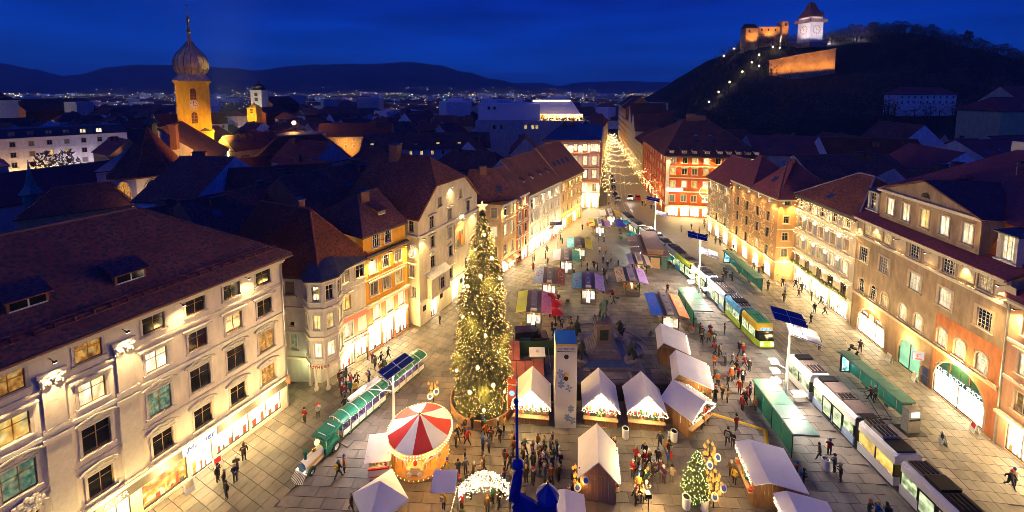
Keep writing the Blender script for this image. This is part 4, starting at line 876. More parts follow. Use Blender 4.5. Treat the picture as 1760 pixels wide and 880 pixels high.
# roof: skirt, pediment block, mansard, plum slopes
sb_ = 1.9; pq = lambda s, d, z: P + eB*s + nB*d + Vector((0,0,z))
rf = MB(); rf.slab([pq(-.3,-.75,17.1),pq(20.6,-.75,17.1),pq(20.6,sb_+.1,18.3),pq(-.3,sb_+.1,18.3)], .25)
rf.slab([pq(-.3,sb_+1.0,21.6),pq(20.8,sb_+1.0,21.6),pq(16.5,15,28.0),pq(4.5,15,28.0)], .3); rf.slab([pq(-.3,sb_+1,21.6),pq(4.5,15,28),pq(-.3,24,21.6)], .3); rf.slab([pq(20.8,sb_+1,21.6),pq(16.5,15,28),pq(20.8,24,21.6)], .3); rf.slab([pq(4.5,15,28),pq(16.5,15,28),pq(20.8,24,21.6),pq(-.3,24,21.6)], .3)
h.R = rf.build('roof', TILEP, h.root)
mo = MB(); mo.slab([pq(-.2,sb_-.3,18.2),pq(20.6,sb_-.3,18.2),pq(20.6,sb_+1.2,21.6),pq(-.2,sb_+1.2,21.6)], .2); mo.build('mansard_slope', tiles('tile_orange', (.42,.10,.03), (.50,.14,.05), (.34,.09,.035)), h.root)
pd = P - Vector((math.sin(ang),-math.cos(ang),0))*.75
ops = [(s-.6,s+.6,18.6,20.9,False) for s in (4.4,6.9,9.6,12.2,14.9)]
b = MB(); wall_mesh(b, 13.6, 17.9, 21.8, [(a-2.7,c-2.7,z,zz,f) for a,c,z,zz,f in ops], .25)
b.add([(13.6,0,17.9),(13.6,5,17.9),(13.6,5,21.8),(13.6,0,21.8)],[(0,1,2,3)]); b.add([(0,5,17.9),(0,0,17.9),(0,0,21.8),(0,5,21.8)],[(0,1,2,3)])
b.build('attic_wall', h.wallm, h.root, pd+eB*2.7, ang)
for k, s in enumerate((4.4,6.9,9.6,12.2,14.9)): window(h.root, pd, ang, s, 19.75, 1.2, 2.3, 'v', 'wwyww'[k], WHITEF, BW['tm'])
MB().bx(2.4,16.6,-.35,.004,21.6,21.95).build('cornice', CREAM, h.root, pd, ang)
MB().add([(2.5,0,21.95),(16.5,0,21.95),(9.5,0,24.5),(2.5,.3,21.95),(16.5,.3,21.95),(9.5,.3,24.5)],[(0,1,2),(3,5,4),(0,3,4,1)]).bx(8.9,10.1,-.06,0,22.3,22.42).build('pediment', h.wallm, h.root, pd, ang)
MB().prism([(9.5+.6*math.cos(math.pi*i/10), .6*math.sin(math.pi*i/10)) for i in range(11)], -.03, 0).build('lunette', GLASSD, h.root, pd+Vector((0,0,22.42))-Vector((math.sin(ang),-math.cos(ang),0))*(-.03), ang).rotation_euler = (R(90),0,ang)
pr = MB(); W_ = lambda s, d, z: pd + eB*s + nB*d + Vector((0,0,z))
pr.slab([W_(2.2,-.4,21.9),W_(9.5,-.4,24.65),W_(9.5,8.5,24.65),W_(2.2,1.5,21.9)], .18); pr.slab([W_(16.8,-.4,21.9),W_(9.5,-.4,24.65),W_(9.5,8.5,24.65),W_(16.8,1.5,21.9)], .18)
pr.build('pediment_roof', tiles('tile_violet', (.11,.045,.085), (.14,.06,.10), (.08,.035,.06)), h.root)
for s, pn in ((.9,'d'),(18.6,'w')):
    q = pd + eB*s - Vector((math.sin(ang),-math.cos(ang),0))*.4
    o = MB().bx(-.95,-.62,-.1,1.6,18.3,21.1).bx(.62,.95,-.1,1.6,18.3,21.1).bx(-.62,.62,-.1,1.6,20.85,21.1).bx(-1.1,1.1,-.25,.3,18.1,18.3).build('dormer', CREAM, h.root, q, ang)
    MB().slab([(-1.25,-.4,21.15),(1.25,-.4,21.15),(1.25,2.2,21.55),(-1.25,2.2,21.55)], .12).build('dormer_roof', ZINC, o)
    window(h.root, q+Vector((0,0,0)), ang, 0, 19.6, 1.24, 2.5, 'k', pn, WHITEF, CREAM, sur=False)
pw = MB().box((0,0,0),(14,.5,1.6)).build('parapet', CREAM, h.R, pq(10.6,15.4,28.2), ang)
ac = MB(); rr = random.Random(11)
for i in range(16): ac.box((rr.uniform(-2.6,2.6), rr.uniform(-1.2,1.2), rr.uniform(.2,.9)), (rr.uniform(.3,1.1),rr.uniform(.3,.8),rr.uniform(.15,.5)), rr.randrange(3), rr.random())
for x in (-2.8,-1,1,2.8): ac.tube((x,-1.2,-1.2),(x,-1.2,.4),.05); ac.tube((x,1.2,-.6),(x,1.2,.4),.05)
ac.bx(-3,3,-1.4,1.4,.02,.12,1); ac.build('roof_plant', [STEEL, IRON, pm('plant_blue', (.12,.2,.4), .4)], h.R, pq(12.2,11.5,26.6), ang)
MB().box((0,0,0),(.5,.5,3)).build('chimney', BRICK, h.R, pq(16,9.5,25.8), ang)
for s, d in ((6,8),(14.5,8)):
    b = MB(); b.lathe([(1.0,0),(.8,.22),(.4,.42),(0,.5)], 10, a0=0, a1=math.pi*2); b.build('eyebrow_vent', TILEP, h.R, pq(s,d,21.6+(d-sb_-1)*.53), ang)
for s in (3.6,16.1): h.flood(0, s, 16.5, 110, (1,.76,.36), .35, 90, .25)
for s, en in ((.35,420),(20.0,520),(7.5,60),(11.9,60)): h.flood(0, s, 16.2, en, (1,.76,.42), .8, 80, .12)
for s in (3,9.6,16): h.flood(0, s, 17.9, 160, (1,.72,.36), .2, 150, -.6, up=True, fixture=False)
# far right neighbour
NA, NB = BB + eB*.15, BB + eB*12
h = House('salmon_house', 'salmon pink house at the right edge with a dark eave and white lit windows', [NA, NB, NB+nB*16, NA+nB*16], 15.4, stucco('stucco_salmon', (.60,.33,.21)))
P, ang, L = h.facade(0, [(13.2,2.0,1.3,[1.8,5,8],'v','www',None,False,BW),(9.4,2.2,1.3,[1.8,5,8],'v','wmw','flat',False,BW),(5.6,2.0,1.2,[1.8,5,8],'v','oom',None,False,BW)], [(.8,3.4,.1,2.8,SHOPW,1),(4,8,.1,2.8,SHOPW,1)], bands=[(15.2,.4,.6,CREAM),(11.2,.25,.2,CREAM),(7.4,.25,.2,CREAM),(3.5,.3,.5,CREAM)])
MB().tube((0.05,-.18,0),(0.05,-.18,15),.08,n=6).build('downpipe', STEEL, h.root, P, ang)
h.close(); h.roof([NA, NB, NB+nB*16, NA+nB*16], 20, 0, 0, .6, TILEP)
for s in (1,4,8): h.flood(0, s, 14.6, 420, (1,.76,.5), .8, 120, .1)
# ------------------------------------------------------------------ church, old town roofs, far city
BGW = {n: stucco('bg_'+n, c, .15) for n, c in dict(white=(.78,.78,.76), cream=(.66,.60,.48), grey=(.48,.48,.48), ochre=(.52,.38,.18), blue=(.72,.76,.80), brick=(.28,.12,.08)).items()}
TAKEN = []
def cottage(label, c, ang, L, Wd, eave, ridge, wall='white', roofm=TILED, in0=0, in1=0, wins=None, chim=1, sky=0, group=None, name='town_house', lit='ddmdyd', zb=-.1, dorm=0):
    ca, sa = math.cos(ang), math.sin(ang); ex = Vector((ca,sa,0)); ey = Vector((-sa,ca,0)); c = Vector((c[0],c[1],0))
    q = [c-ex*L/2-ey*Wd/2, c+ex*L/2-ey*Wd/2, c+ex*L/2+ey*Wd/2, c-ex*L/2+ey*Wd/2]
    h = House(name, label, q, eave, BGW[wall] if isinstance(wall, str) else wall, group=group)
    rr = random.Random(int(c.x*13+c.y*7))
    if wins:
        for i in wins:
            P, an, LL = h.edge(i); k = max(1, int(LL/3.6))
            n = Vector((math.sin(an), -math.cos(an), 0)); cx = P + h.o + Vector((math.cos(an), math.sin(an), 0))*LL/2
            ss = [LL*(j+.5)/k for j in range(k)]
            h.facade(i, [(z, 1.5, 1.0, ss, 'v', ''.join(rr.choice(lit) for _ in ss), None, False, dict(fm=GREYF, tm=CREAM)) for z in (eave-1.6, eave-4.8) if z > max(1.5, zb+1)], z0=zb)
    h.close(zb); h.roof(q, ridge, in0, in1, .4, roofm)
    for i in range(chim): h.chim_on('f' if rr.random() < .6 else 'b', rr.uniform(.15,.85), rr.uniform(.65,.95), rr.uniform(.8,1.6), rr.uniform(.6,.9), rr.uniform(.9,2.2))
    for i in range(sky): h.skylight('f', (i+.7)/(sky+.4), rr.uniform(.3,.6), .9, 1.4)
    for i in range(dorm): h.dormer('f', (i+.5)/dorm, .25, 1.3, .9, rr.choice('ddyb'), WHITEP, 1.6)
    TAKEN.append((c.x, c.y, max(L, Wd)*.5)); return h

# Franciscan church: choir, nave, tower
ST_ = stucco('church_white', (.66,.60,.52)); YT = stucco('tower_yellow', (.76,.54,.05))
ch = thing('church', 'white gothic church choir with tall six-sided brown roof and lit arched windows', 'church', (-87,94,0))
n8 = [R(22.5+45*i) for i in range(8)]; cp = [(7.3*math.cos(a), 7.3*math.sin(a)) for a in n8]
MB().prism(cp, 0, 16.6).build('wall', ST_, ch)
rc = MB(); ap = (0,0,27.2)
for i in range(8):
    a, b_ = cp[i], cp[(i+1) % 8]; rc.add([(a[0]*1.12,a[1]*1.12,16.4),(b_[0]*1.12,b_[1]*1.12,16.4),(b_[0]*.9,b_[1]*.9,18.0),(a[0]*.9,a[1]*.9,18.0),ap],[(0,1,2,3),(3,2,4)])
rc.prism([(p[0]*1.12,p[1]*1.12) for p in cp], 16.1, 16.4); ro = rc.build('roof', TILE, ch)
r2 = MB()
for p in cp: r2.tube((p[0]*.9,p[1]*.9,18.05), ap, .13, n=5)
r2.build('ridge_cap', RIDGE, ro)
for i in range(8):
    a, b_ = Vector((*cp[i],0)), Vector((*cp[(i+1) % 8],0)); m = (a+b_)/2
    if m.y > 2.0 + 0*m.x: continue
    v = b_-a; an = math.atan2(v.y, v.x)
    gw = MB().add([(x*.9, -.04, z) for x, z in [(-1.5,-3.2),(1.5,-3.2)]+[(1.5*math.cos(t), 1.2+2.0*math.sin(t)) for t in [math.pi*k/10 for k in range(11)]]], [tuple(range(13))])
    w_ = gw.build('window', PANE['o'] if i % 2 else GLASSD, ch, m+Vector((0,0,12.2)), an)
    t = MB().bx(-.06,.06,-.10,-.05,-3.2,2.6).bx(-1.3,1.3,-.10,-.05,-.1,.02)
    p_ = [(-1.5,-3.3)]+[(-1.5*math.cos(t_), 1.2+2.2*math.sin(t_)) for t_ in [math.pi*k/10 for k in range(11)]]+[(1.5,-3.3)]
    for (x0,z0_),(x1,z1_) in zip(p_, p_[1:]): t.tube((x0,-.08,z0_),(x1,-.08,z1_),.16,n=5)
    t.build('tracery', TRIM, w_)
lt = MB().lathe([(1.0,0),(1.0,3.4),(1.5,3.5),(1.3,3.8),(.5,4.8),(.5,5.6),(.12,6.4),(.04,8.4)], 8).build('roof_lantern', pm('copper_dark', (.03,.06,.06), .5), ch, (-.3,1.5,24.5))
d_ = Vector((-.5,.86,0)).normalized(); p_ = Vector((.86,.5,0)).normalized()
nv = cottage('long brown church nave with steep roof glowing orange under the yellow tower', (-97,112), math.atan2(d_.y, d_.x), 30, 23, 16.5, 26.3, ST_, tiles('tile_nave', (.30,.13,.05), (.40,.18,.07), (.20,.09,.045)), chim=0, name='church_nave')
b = MB().box((0,0,3),(1.4,1.4,6)).box((0,0,6.2),(1.7,1.7,.3)).build('brick_turret', BRICK, nv.R, Vector((-85.5,99.5,21))-nv.o, .3)
tw = thing('church_tower', 'tall yellow church tower with onion dome and clock', 'tower', (-112.5,140,0), R(38.7)); tw.scale = (.78,.78,1)
b = MB().bx(-5.7,5.7,-5.7,5.7,21.5,38.2).bx(-6.4,6.4,-6.0,6.0,0,21.3).bx(-6.7,6.7,-6.3,6.3,21.3,21.9).bx(-6.0,6.0,-6.0,6.0,30.2,30.5)
for x in (-5.4,5.4): b.bx(x-.45,x+.45,-5.95,-5.69,21.9,37.6)
b.build('wall', YT, tw)
MB().bx(-6.2,6.2,-6.2,6.2,38.2,38.8).bx(-6.7,6.7,-6.7,6.7,38.8,39.3).build('cornice', YT, tw)
for x in (-3.4,3.4): MB().add([(x-2.2,-6.4,21.9),(x+2.2,-6.4,21.9),(x,-6.1,23.0),(x-2.2,-5.71,21.9),(x+2.2,-5.71,21.9),(x,-5.71,23.0)],[(0,1,2),(1,4,5,2),(3,0,2,5)]).build('gablet', DARKW, tw)
dm = [(6.5,39.3),(6.0,40.4),(5.0,41.2),(4.9,41.8),(5.9,42.8),(6.4,44.2),(6.4,45.6),(5.9,47.2),(4.8,48.8),(3.4,50.2),(2.0,51.6),(1.0,53.0),(.6,54.4),(.55,56.2)]
dmm = pm('dome_bronze', (.70,.52,.28), .5, .4, .8, .1, metal=.25, stretch=(1,1,.3))
do = MB().lathe(dm, 16).build('onion_dome', dmm, tw, smooth=True)
rb = MB()
for i in range(16):
    a = 2*math.pi*i/16
    rb.path([(r*1.01*math.cos(a), r*1.01*math.sin(a), z) for r, z in dm[3:12]], .09, 4)
rb.build('seam', DARKW, do)
MB().lathe([(.5,56.2),(1.4,56.5),(.5,56.9),(.35,59.8),(.28,60)], 8).ball((0,0,60.6),.75,8,6).lathe([(.22,61.2),(.1,64),(.05,66)],6).bx(-.6,.6,-.05,.05,65.2,65.45).build('spire', pm('spire_gilt', (.55,.36,.12), .35, metal=.8), do)
for z in (34.8,26.6):
    o = MB().add([(x,-5.72,z+q) for x, q in arcpts(2.1,3.9)], [tuple(range(11))]).build('louvre_window', pm('louvre', (.13,.06,.03)), tw)
    f = MB()
    for k in range(6): f.bx(-1,1,-5.80,-5.73,z-1.8+.5*k,z-1.7+.5*k)
    f.bx(-.06,.06,-5.82,-5.73,z-1.95,z+1.9); f.build('slats', WOODF, o)
ck = MB().lathe([(0,.06),(1.55,.06),(1.7,0)], 20).build('clock_face', pm('clock_white', (.72,.70,.62)), tw, (0,-5.75,30.9)); ck.rotation_euler = (R(90),0,0)
MB().bx(-.08,.08,-.1,1.2,.08,.12).bx(-.1,.8,-.07,.07,.08,.12).build('hands', IRON, ck)
tk = MB()
for i in range(12): a = 2*math.pi*i/12; tk.box((1.3*math.cos(a),1.3*math.sin(a),.08),(.25,.25,.05))
tk.build('hour_marks', IRON, ck)
for x in (-9,9): 
    p = tw.matrix_basis
    l = MB().box((0,0,.2),(.8,.5,.4)).build('floodlight', IRON, tw, (x,-24,15)); 
for x, e_ in ((-11,330000),(11,330000)): lamp('SPOT', (x,-27,14), e_, (1,.86,.24), .4, angle=70, blend=.6, parent=tw, to=(x*.1,0,33))
lamp('SPOT', (16,-22,17), 15000, (1,.5,.12), .5, angle=80, blend=.9, parent=tw, to=(2,-14,20)); lamp('SPOT', (0,-28,16), 75000, (1,.84,.4), .4, angle=30, blend=.6, parent=tw, to=(0,0,47))
lamp('POINT', (-80.2,85.8,12.2), 300, (1,.70,.42), .4, name='choir_lamp'); lamp('SPOT', (-66,96,21), 11000, (1,.52,.14), .5, angle=80, blend=.8, to=(-92,110,22), name='church_light')

# hotel beyond the monastery
HA, HB = G(-75,243,18), G(218,227,18); HA.z = HB.z = 0
v = (HB-HA).normalized(); n = Vector((-v.y, v.x, 0)); L = (HB-HA).length
h = House('hotel', 'long pale hotel with dark mansard roof behind the monastery roof', [HA, HB, HB+n*14, HA+n*14], 18, stucco('hotel_white', (.62,.58,.60)))
ss = [3+4.6*i for i in range(int((L-4)/4.6))]
h.facade(0, [(15.6,1.8,1.3,ss,'x','dddbdvd'.replace('v','b'),None,False,LUW),(11.6,1.9,1.4,ss,'x','dddbyyddd',None,False,LUW),(7.6,1.9,1.4,ss,'x','dbddb',None,False,LUW)], [(1+4.6*i,4.4+4.6*i,.3,3.6,em('shop_amber',(1,.62,.2),1.6),0,True) for i in range(int((L-5)/4.6))], bands=[(17.7,.5,.5,CREAM),(13.6,.2,.15,CREAM)])
MB().bx(L*.5,L*.86,-1.2,-.05,4.0,4.3).build('canopy', em('canopy_cool',(.75,.85,1),2.2), h.root, *h.edge(0)[:2])
h.close(); rf = MB(); q = [p-h.o for p in h.P]
up = Vector((0,0,18)); tp = [q[0]+v*1+n*2, q[1]-v*1+n*2, q[2]-v*1-n*2, q[3]+v*1-n*2]
for i in range(4): rf.add([q[i]+up, q[(i+1)%4]+up, tp[(i+1)%4]+up+Vector((0,0,3.4)), tp[i]+up+Vector((0,0,3.4))], [(0,1,2,3)])
rf.add([p+up+Vector((0,0,3.4)) for p in tp], [(0,1,2,3)]); h.R = rf.build('roof', pm('mansard_slate', (.055,.06,.075), .5, .2, 1), h.root)
for i, s in enumerate(ss): MB().bx(s-.9,s+.9,.3,1.6,18.6,20.4).bx(s-.75,s-.1,.24,.3,18.8,20.2,1).bx(s+.1,s+.75,.24,.3,18.8,20.2,1).build('dormer', [ZINC, PANE['w'] if i in (6, len(ss)-1) else GLASSB], h.R, h.edge(0)[0], h.edge(0)[1])
for i in range(6): p = HA.lerp(HB, (i+.5)/6) - n*6; lamp('POINT', (p.x,p.y,6), 420, (1,.80,.95) if i > 2 else (1,.6,.25), .3, name='street_light')
TAKEN.append(((HA.x+HB.x)/2, (HA.y+HB.y)/2, 30))
cottage('grey flat fronted house with red roof joined to the hotel', (-157,193), math.atan2(v.y, v.x), 26, 16, 20, 25, 'white', TILER, wins=[0], lit='ddbm')
cottage('long plum coloured monastery roof in front of the hotel', (-115,106), R(66), 60, 18, 10, 16.3, 'grey', TILEP, chim=0, name='monastery_wing')
cottage('brown hipped roof beside the copper turret', (-93,84), R(40), 16, 12, 11, 15.6, 'ochre', TILE, 4, 4, chim=0)
tr = thing('copper_turret', 'slender green copper turret on the dark roofs at the left edge', 'turret', (-104,84,0))
MB().lathe([(1.3,9),(1.3,13.5),(1.9,13.6),(1.5,14.2),(.9,15.2),(.5,17),(.12,20),(.05,21)], 8).build('spire', COPPER, tr)
cottage('low flat dark house with narrow roof lights behind the palace', (-66,63), R(64), 26, 14, 12.5, 15.2, 'grey', TILED, sky=3, chim=1)
cottage('steep dark roof with a big blue-lit white gable', (-61.5,79), R(-4), 11, 20, 16, 22.5, 'white', TILED, chim=1, wins=[1], lit='ddddm')
cottage('small house with a lit window under the big white gable', (-54.5,66.5), R(-8), 12, 8, 13.5, 17, 'white', TILED, wins=[0], lit='dy')
cottage('dark house with four skylights behind the pharmacy', (-44,66), R(62), 20, 15, 14.2, 19.5, 'brick', TILED, sky=4, chim=2)
cottage('white pointed gable among dark roofs behind the pharmacy', (-47,80), R(20), 18, 9, 14, 20.5, 'white', TILED, chim=1)
cottage('broad dark roof with tall brick chimneys behind the gabled house', (-34,74), R(62), 20, 17, 15.5, 21.3, 'brick', TILED, chim=3, sky=1)
cottage('dark slope with small skylights left behind the pharmacy roof', (-52,60), R(63), 17, 13, 13, 18.3, 'grey', TILED, sky=2, chim=1)
cottage('red brown hipped roof below the orange street lamp', (-78,145), R(30), 30, 22, 12, 19.5, 'ochre', TILER, 8, 8, wins=[0], lit='mmy', chim=2)
cottage('small tan house glowing at the edge of the market street', (-84,127), R(55), 12, 9, 10, 14.5, 'cream', TILER, wins=[0], lit='md')
cottage('house with orange lit colonnade beside the orange street lamp', (-78,198), R(8), 34, 14, 14, 20, 'ochre', TILE, wins=[0], lit='yo', chim=2)
cottage('dark house with six dormers and lit attic windows', (-32,150), R(8), 46, 14, 15, 20, 'grey', TILED, wins=[0], lit='dyyd', dorm=6, chim=2)
cottage('white gabled house with yellow windows right of the dark dormers', (-14,140), R(85), 16, 10, 13, 19, 'white', TILED, wins=[3], lit='yd')
for a in ((-66,196,15,1500,(1,.5,.14)),(-80,186,9,1500,(1,.5,.14)),(-90,196,9,900,(1,.55,.2)),(-84,136,9,700,(1,.6,.25)),(-94,160,8,900,(.9,.95,.8)),(-40,142,8,160,(1,.7,.3))): lamp('POINT', a[:3], a[3], a[4], .4, name='street_light')
sl = thing('street_lamp', 'single dazzling orange street lamp between the roofs', 'lamp', (*D(505,211,190).xy, 0))
zt = D(505,211,190).z; MB().tube((0,0,0),(0,0,zt-.5),.12,.08).build('post', IRON, sl); MB().ball((0,0,zt),.85,10,8).build('globe', em('globe_orange',(1,.55,.12),60), sl)
lamp('POINT', sl.location+Vector((0,-1.5,zt)), 2600, (1,.5,.14), .5, name='street_light')
of = House('office_block', 'modern glass office block with bright green-white floors', [Vector((-100,165,0)),Vector((-84,168,0)),Vector((-86,182,0)),Vector((-102,179,0))], 17, stucco('office_grey', (.22,.24,.24)))
of.facade(0, [(z,2.2,2.2,[1.8,4.6,7.4,10.2,13],'v','wmwgm' if z > 8 else 'gwmgw',None,False,dict(fm=GREYF, tm=GREYF)) for z in (15.3,12,8.7,5.4)]); of.close(); MB().prism([p-of.o for p in of.P], 17, 17.4).build('roof', ZINC, of.root)
mk = MB(); rr = random.Random(2)
for i in range(220): p = G(rr.uniform(398,440), rr.uniform(222,262)); mk.octa((p.x, p.y, rr.uniform(2,9)), rr.uniform(.15,.4), rr.choice((0,0,1,2)))
kind(mk.build('market_lights', [BULB, em('bulb_cool',(.85,.95,1),12), em('bulb_red',(1,.1,.06),8)])); 
# department store with white roof volumes
ds = thing('department_store', 'modern white department store with slanted roofs and a glowing roof terrace', 'building', (0,190,0))
WS = pm('store_white', (.66,.70,.76), .5, .06, .3); gz = lambda v_: EYE + 190*(158-v_)/680*1.0; gx = lambda u: (u-880)/680*190
MB().bx(gx(822),gx(928),0,22,gz(206),gz(179)).build('box_volume', WS, ds)
MB().add([(gx(932),2,gz(206)),(gx(1006),2,gz(206)),(gx(988),12,gz(173)),(gx(918),12,gz(173)),(gx(932),26,gz(206)),(gx(1006),26,gz(206)),(gx(988),22,gz(173)),(gx(918),22,gz(173))],[(0,1,2,3),(1,5,6,2),(5,4,7,6),(4,0,3,7),(3,2,6,7)]).build('slanted_volume', WS, ds)
MB().bx(gx(818),gx(1012),-4,30,0,gz(207)).build('wall', stucco('store_grey',(.40,.42,.46)), ds)
MB().bx(gx(918),gx(986),11.4,11.9,gz(176),gz(172.5)).build('roof_strip_light', em('strip_warm',(1,.82,.42),3), ds)
tb = MB().bx(gx(928),gx(1002),.9,1.6,gz(207),gz(196)).build('terrace_glass', em('terrace_glow',(1,.66,.28),2.4,.9,.5,(1,1,1),0,[(.12,.06,.02),(1,.5,.12),(1,.9,.6)]), ds)
pl_ = MB(); 
for i in range(90): pl_.ball((gx(rr.uniform(928,1002)), rr.uniform(-1.5,.4), gz(207)+rr.uniform(.1,1.3)), rr.uniform(.2,.5), 5, 3)
kind(pl_.build('terrace_plants', pm('terrace_green',(.06,.07,.02)), ds)); MB().bx(gx(838),gx(842),-.1,0,gz(188),gz(183)).bx(gx(848),gx(852),-.1,0,gz(188),gz(183)).build('window', GLASSD, ds)
for u in (915,922,850,862,903): MB().bx(gx(u)-.6,gx(u)+.6,-4.1,-3.9,gz(220),gz(214)).build('window', PANE['y'] if u > 900 else GLASSD, ds)
TAKEN.append((10,200,32)); lamp('POINT', (gx(965),187,gz(198)), 500, (1,.66,.3), .3, name='terrace_light')

# white-lit twin towered church, small belfry, castle-like tower at the left edge
def spire_church(label, u, vtop, vbase, dist, w, col, cap, name='church', lampcol=(1,.9,.75), en=9000, twin=False, vis=1.):
    c = D(u, vbase, dist); top = D(u, vtop, dist).z; t = thing(name, label, 'church', (c.x, c.y, 0))
    for dx in ((-w*.8, w*.8) if twin else (0,)):
        hb = c.z + (top-c.z)*(.62 if not twin else .72)
        MB().bx(dx-w/2,dx+w/2,-w/2,w/2,0,hb).bx(dx-w*.58,dx+w*.58,-w*.58,w*.58,hb-.5,hb).build('tower', stucco('tower_'+name+str(u),col), t)
        MB().lathe([(w*.6,hb),(w*.45,hb+(top-hb)*.25),(w*.5,hb+(top-hb)*.4),(w*.15,hb+(top-hb)*.65),(w*.04,top)],8,c=(dx,0,0)).build('spire', cap, t)
        for k in (.35,.65): MB().bx(dx-w*.14,dx+w*.14,-w/2-.06,-w/2,c.z+(hb-c.z)*k,c.z+(hb-c.z)*(k+.2)).build('window', DARKW, t)
    MB().bx(-w*.9,w*.9,w/2,w*5,0,c.z+1).add([(-w,w/2,c.z+1),(w,w/2,c.z+1),(0,w/2,c.z+w*.9),(-w,w*5,c.z+1),(w,w*5,c.z+1),(0,w*5,c.z+w*.9)],[(0,1,2),(3,5,4),(0,2,5,3),(1,4,5,2)]).build('nave', TILE, t)
    lamp('SPOT', (w*.7,-w*3,c.z-2), en, lampcol, .4, angle=80, blend=.7, parent=t, to=(0,0,(c.z+top)/2)); TAKEN.append((c.x, c.y+w*2, w*3)); return t
spire_church('small white twin towered church lit brightly in the distance', 772, 166, 195, 430, 6, (.7,.7,.66), COPPER, lampcol=(.95,1,.9), en=22000, twin=True)
spire_church('white belfry with black spire right of the yellow church tower', 447, 138, 183, 330, 9, (.62,.6,.56), pm('spire_black',(.02,.022,.03),.5), en=9000)
yb = spire_church('little yellow floodlit gable front below the black spire', 438, 176, 199, 300, 7, (.74,.5,.06), YT, lampcol=(1,.6,.12), en=15000)
spire_church('pale lit tower cut by the left edge of the view', 3, 158, 195, 300, 12, (.62,.62,.56), pm('spire_black',(.02,.022,.03),.5), en=16000)
# right hand background: houses below the castle hill
cottage('white house with row of windows on the lower castle hill', (264,257), R(-4), 34, 11, 33.8, 38.4, 'blue', TILEP, 5, 5, wins=[0], lit='d', name='hill_house', zb=20)
cottage('pale yellow chapel with arched window and hipped roof below the castle hill', (190,154), R(3), 18, 14, 28.5, 33.5, stucco('chapel_yellow',(.55,.50,.26)), TILEP, 5, 0, chim=0, name='chapel')
cottage('tall pale yellow church hall with steep roof at the right edge', (208,160), R(3), 24, 18, 29.5, 37.6, stucco('hall_yellow',(.53,.52,.34)), TILEP, chim=0, name='church_hall', wins=[0], lit='d')
cottage('blue-white gable with steep dark roof above the sandstone building', (126,128), R(80), 18, 14, 18, 25.5, 'blue', TILED, wins=[3], lit='d', chim=0)
cottage('red brown roof with white verge behind the garland house', (101,112), R(-18), 22, 15, 17, 22.5, 'blue', TILER, wins=[3], lit='d')
cottage('white gable end facing the garland house rooftops', (99,92), R(76), 16, 13, 17, 22.5, 'blue', TILEP, chim=0)
cottage('brown roof left of the white gables behind the arcade house', (85,122), R(-10), 22, 14, 17, 22, 'grey', TILEP, sky=3)
cottage('roof with pale satellite dish and skylights behind the sandstone building', (128,104), R(10), 26, 15, 18, 23, 'grey', TILEP, sky=5)
cottage('plum roof with bright skylight strips near the right edge', (142,110), R(14), 26, 16, 18, 23.5, 'grey', TILEP, sky=4, chim=2)
cottage('long dark roof directly behind the arcade house', (74,88), R(4), 22, 18, 15.5, 21.5, 'grey', TILED, chim=3)
cottage('dark roof directly behind the garland house', (80,70), R(4), 24, 16, 16, 22, 'grey', TILED, chim=2)

# unnamed mass of old town houses
SQ2 = [(-42,18),(75,18),(75,64),(66,96),(74,108),(72,150),(98,290),(60,300),(20,180),(8,170),(6,116),(-22,86),(-34,66),(-50,50)]
rr = random.Random(21); seen_ = set()
cols_ = ['white','cream','grey','ochre','blue','white','grey']; rts = [(TILED,'dark'),(TILE,'brown'),(TILED,'dark'),(TILEP,'plum'),(TILER,'red')]
for gy in range(52, 330, 17):
    for gx_ in range(-460, 330, 21):
        x, y = gx_+rr.uniform(-4,4)+(gy % 2)*9, gy+rr.uniform(-3,3)
        u = 880+680*x/y
        if u < -120 or u > 1850 or inpoly(x, y, SQ2): continue
        if x > 60 and y > 190 - .12*(x-60)*(0 if x < 150 else 1): continue
        if any((x-a)**2+(y-b_)**2 < (r+9)**2 for a, b_, r in TAKEN): continue
        L_, W_ = rr.uniform(15,21), rr.uniform(10,14); ea = rr.uniform(10.5,15.5) - (2 if y > 200 else 0); hip = rr.random() < .35
        wl_ = rr.choice(cols_); rm, rn = rr.choice(rts); chn = rr.choice((1,1,2,3)); sk = rr.choice((0,0,1,2,3)); lw = rr.random() < .35
        an = R(64 if x < 0 else 4) + rr.choice((0, math.pi/2)) + rr.uniform(-.15,.15)
        lm_ = 'right of the street' if x > 40 and u < 1300 else 'behind the arcade house' if x > 40 and u < 1450 else 'below the castle hill' if x > 40 and u < 1600 else 'near the right edge' if x > 40 else ('beyond the hotel' if y > 200 else 'near the copper turret') if u < 200 else 'around the yellow church tower' if u < 390 else 'near the orange lamp' if u < 540 else 'behind the gabled house' if u < 700 else 'behind the long row'
        for _ in range(60):
            lab = '%s house, %s %s roof, %s%s%s, %s' % (wl_, 'hipped' if hip else 'gabled', rn, ('one chimney','two chimneys','three chimneys')[chn-1], ', skylights' if sk else '', ', lit windows' if lw else '', lm_)
            if lab not in seen_: break
            wl_ = rr.choice(cols_); rm, rn = rr.choice(rts); chn = rr.choice((1,2,3)); hip = rr.random() < .4
        seen_.add(lab)
        cottage(lab, (x, y), an, L_, W_, ea, ea+rr.uniform(4.2,6.5), wl_, rm, 4 if hip else 0, 4 if hip else 0, wins=[0] if lw else None, chim=chn, sky=sk, group='old town houses %s the street' % ('right of' if x > 40 else 'left of'), lit='dddyo')
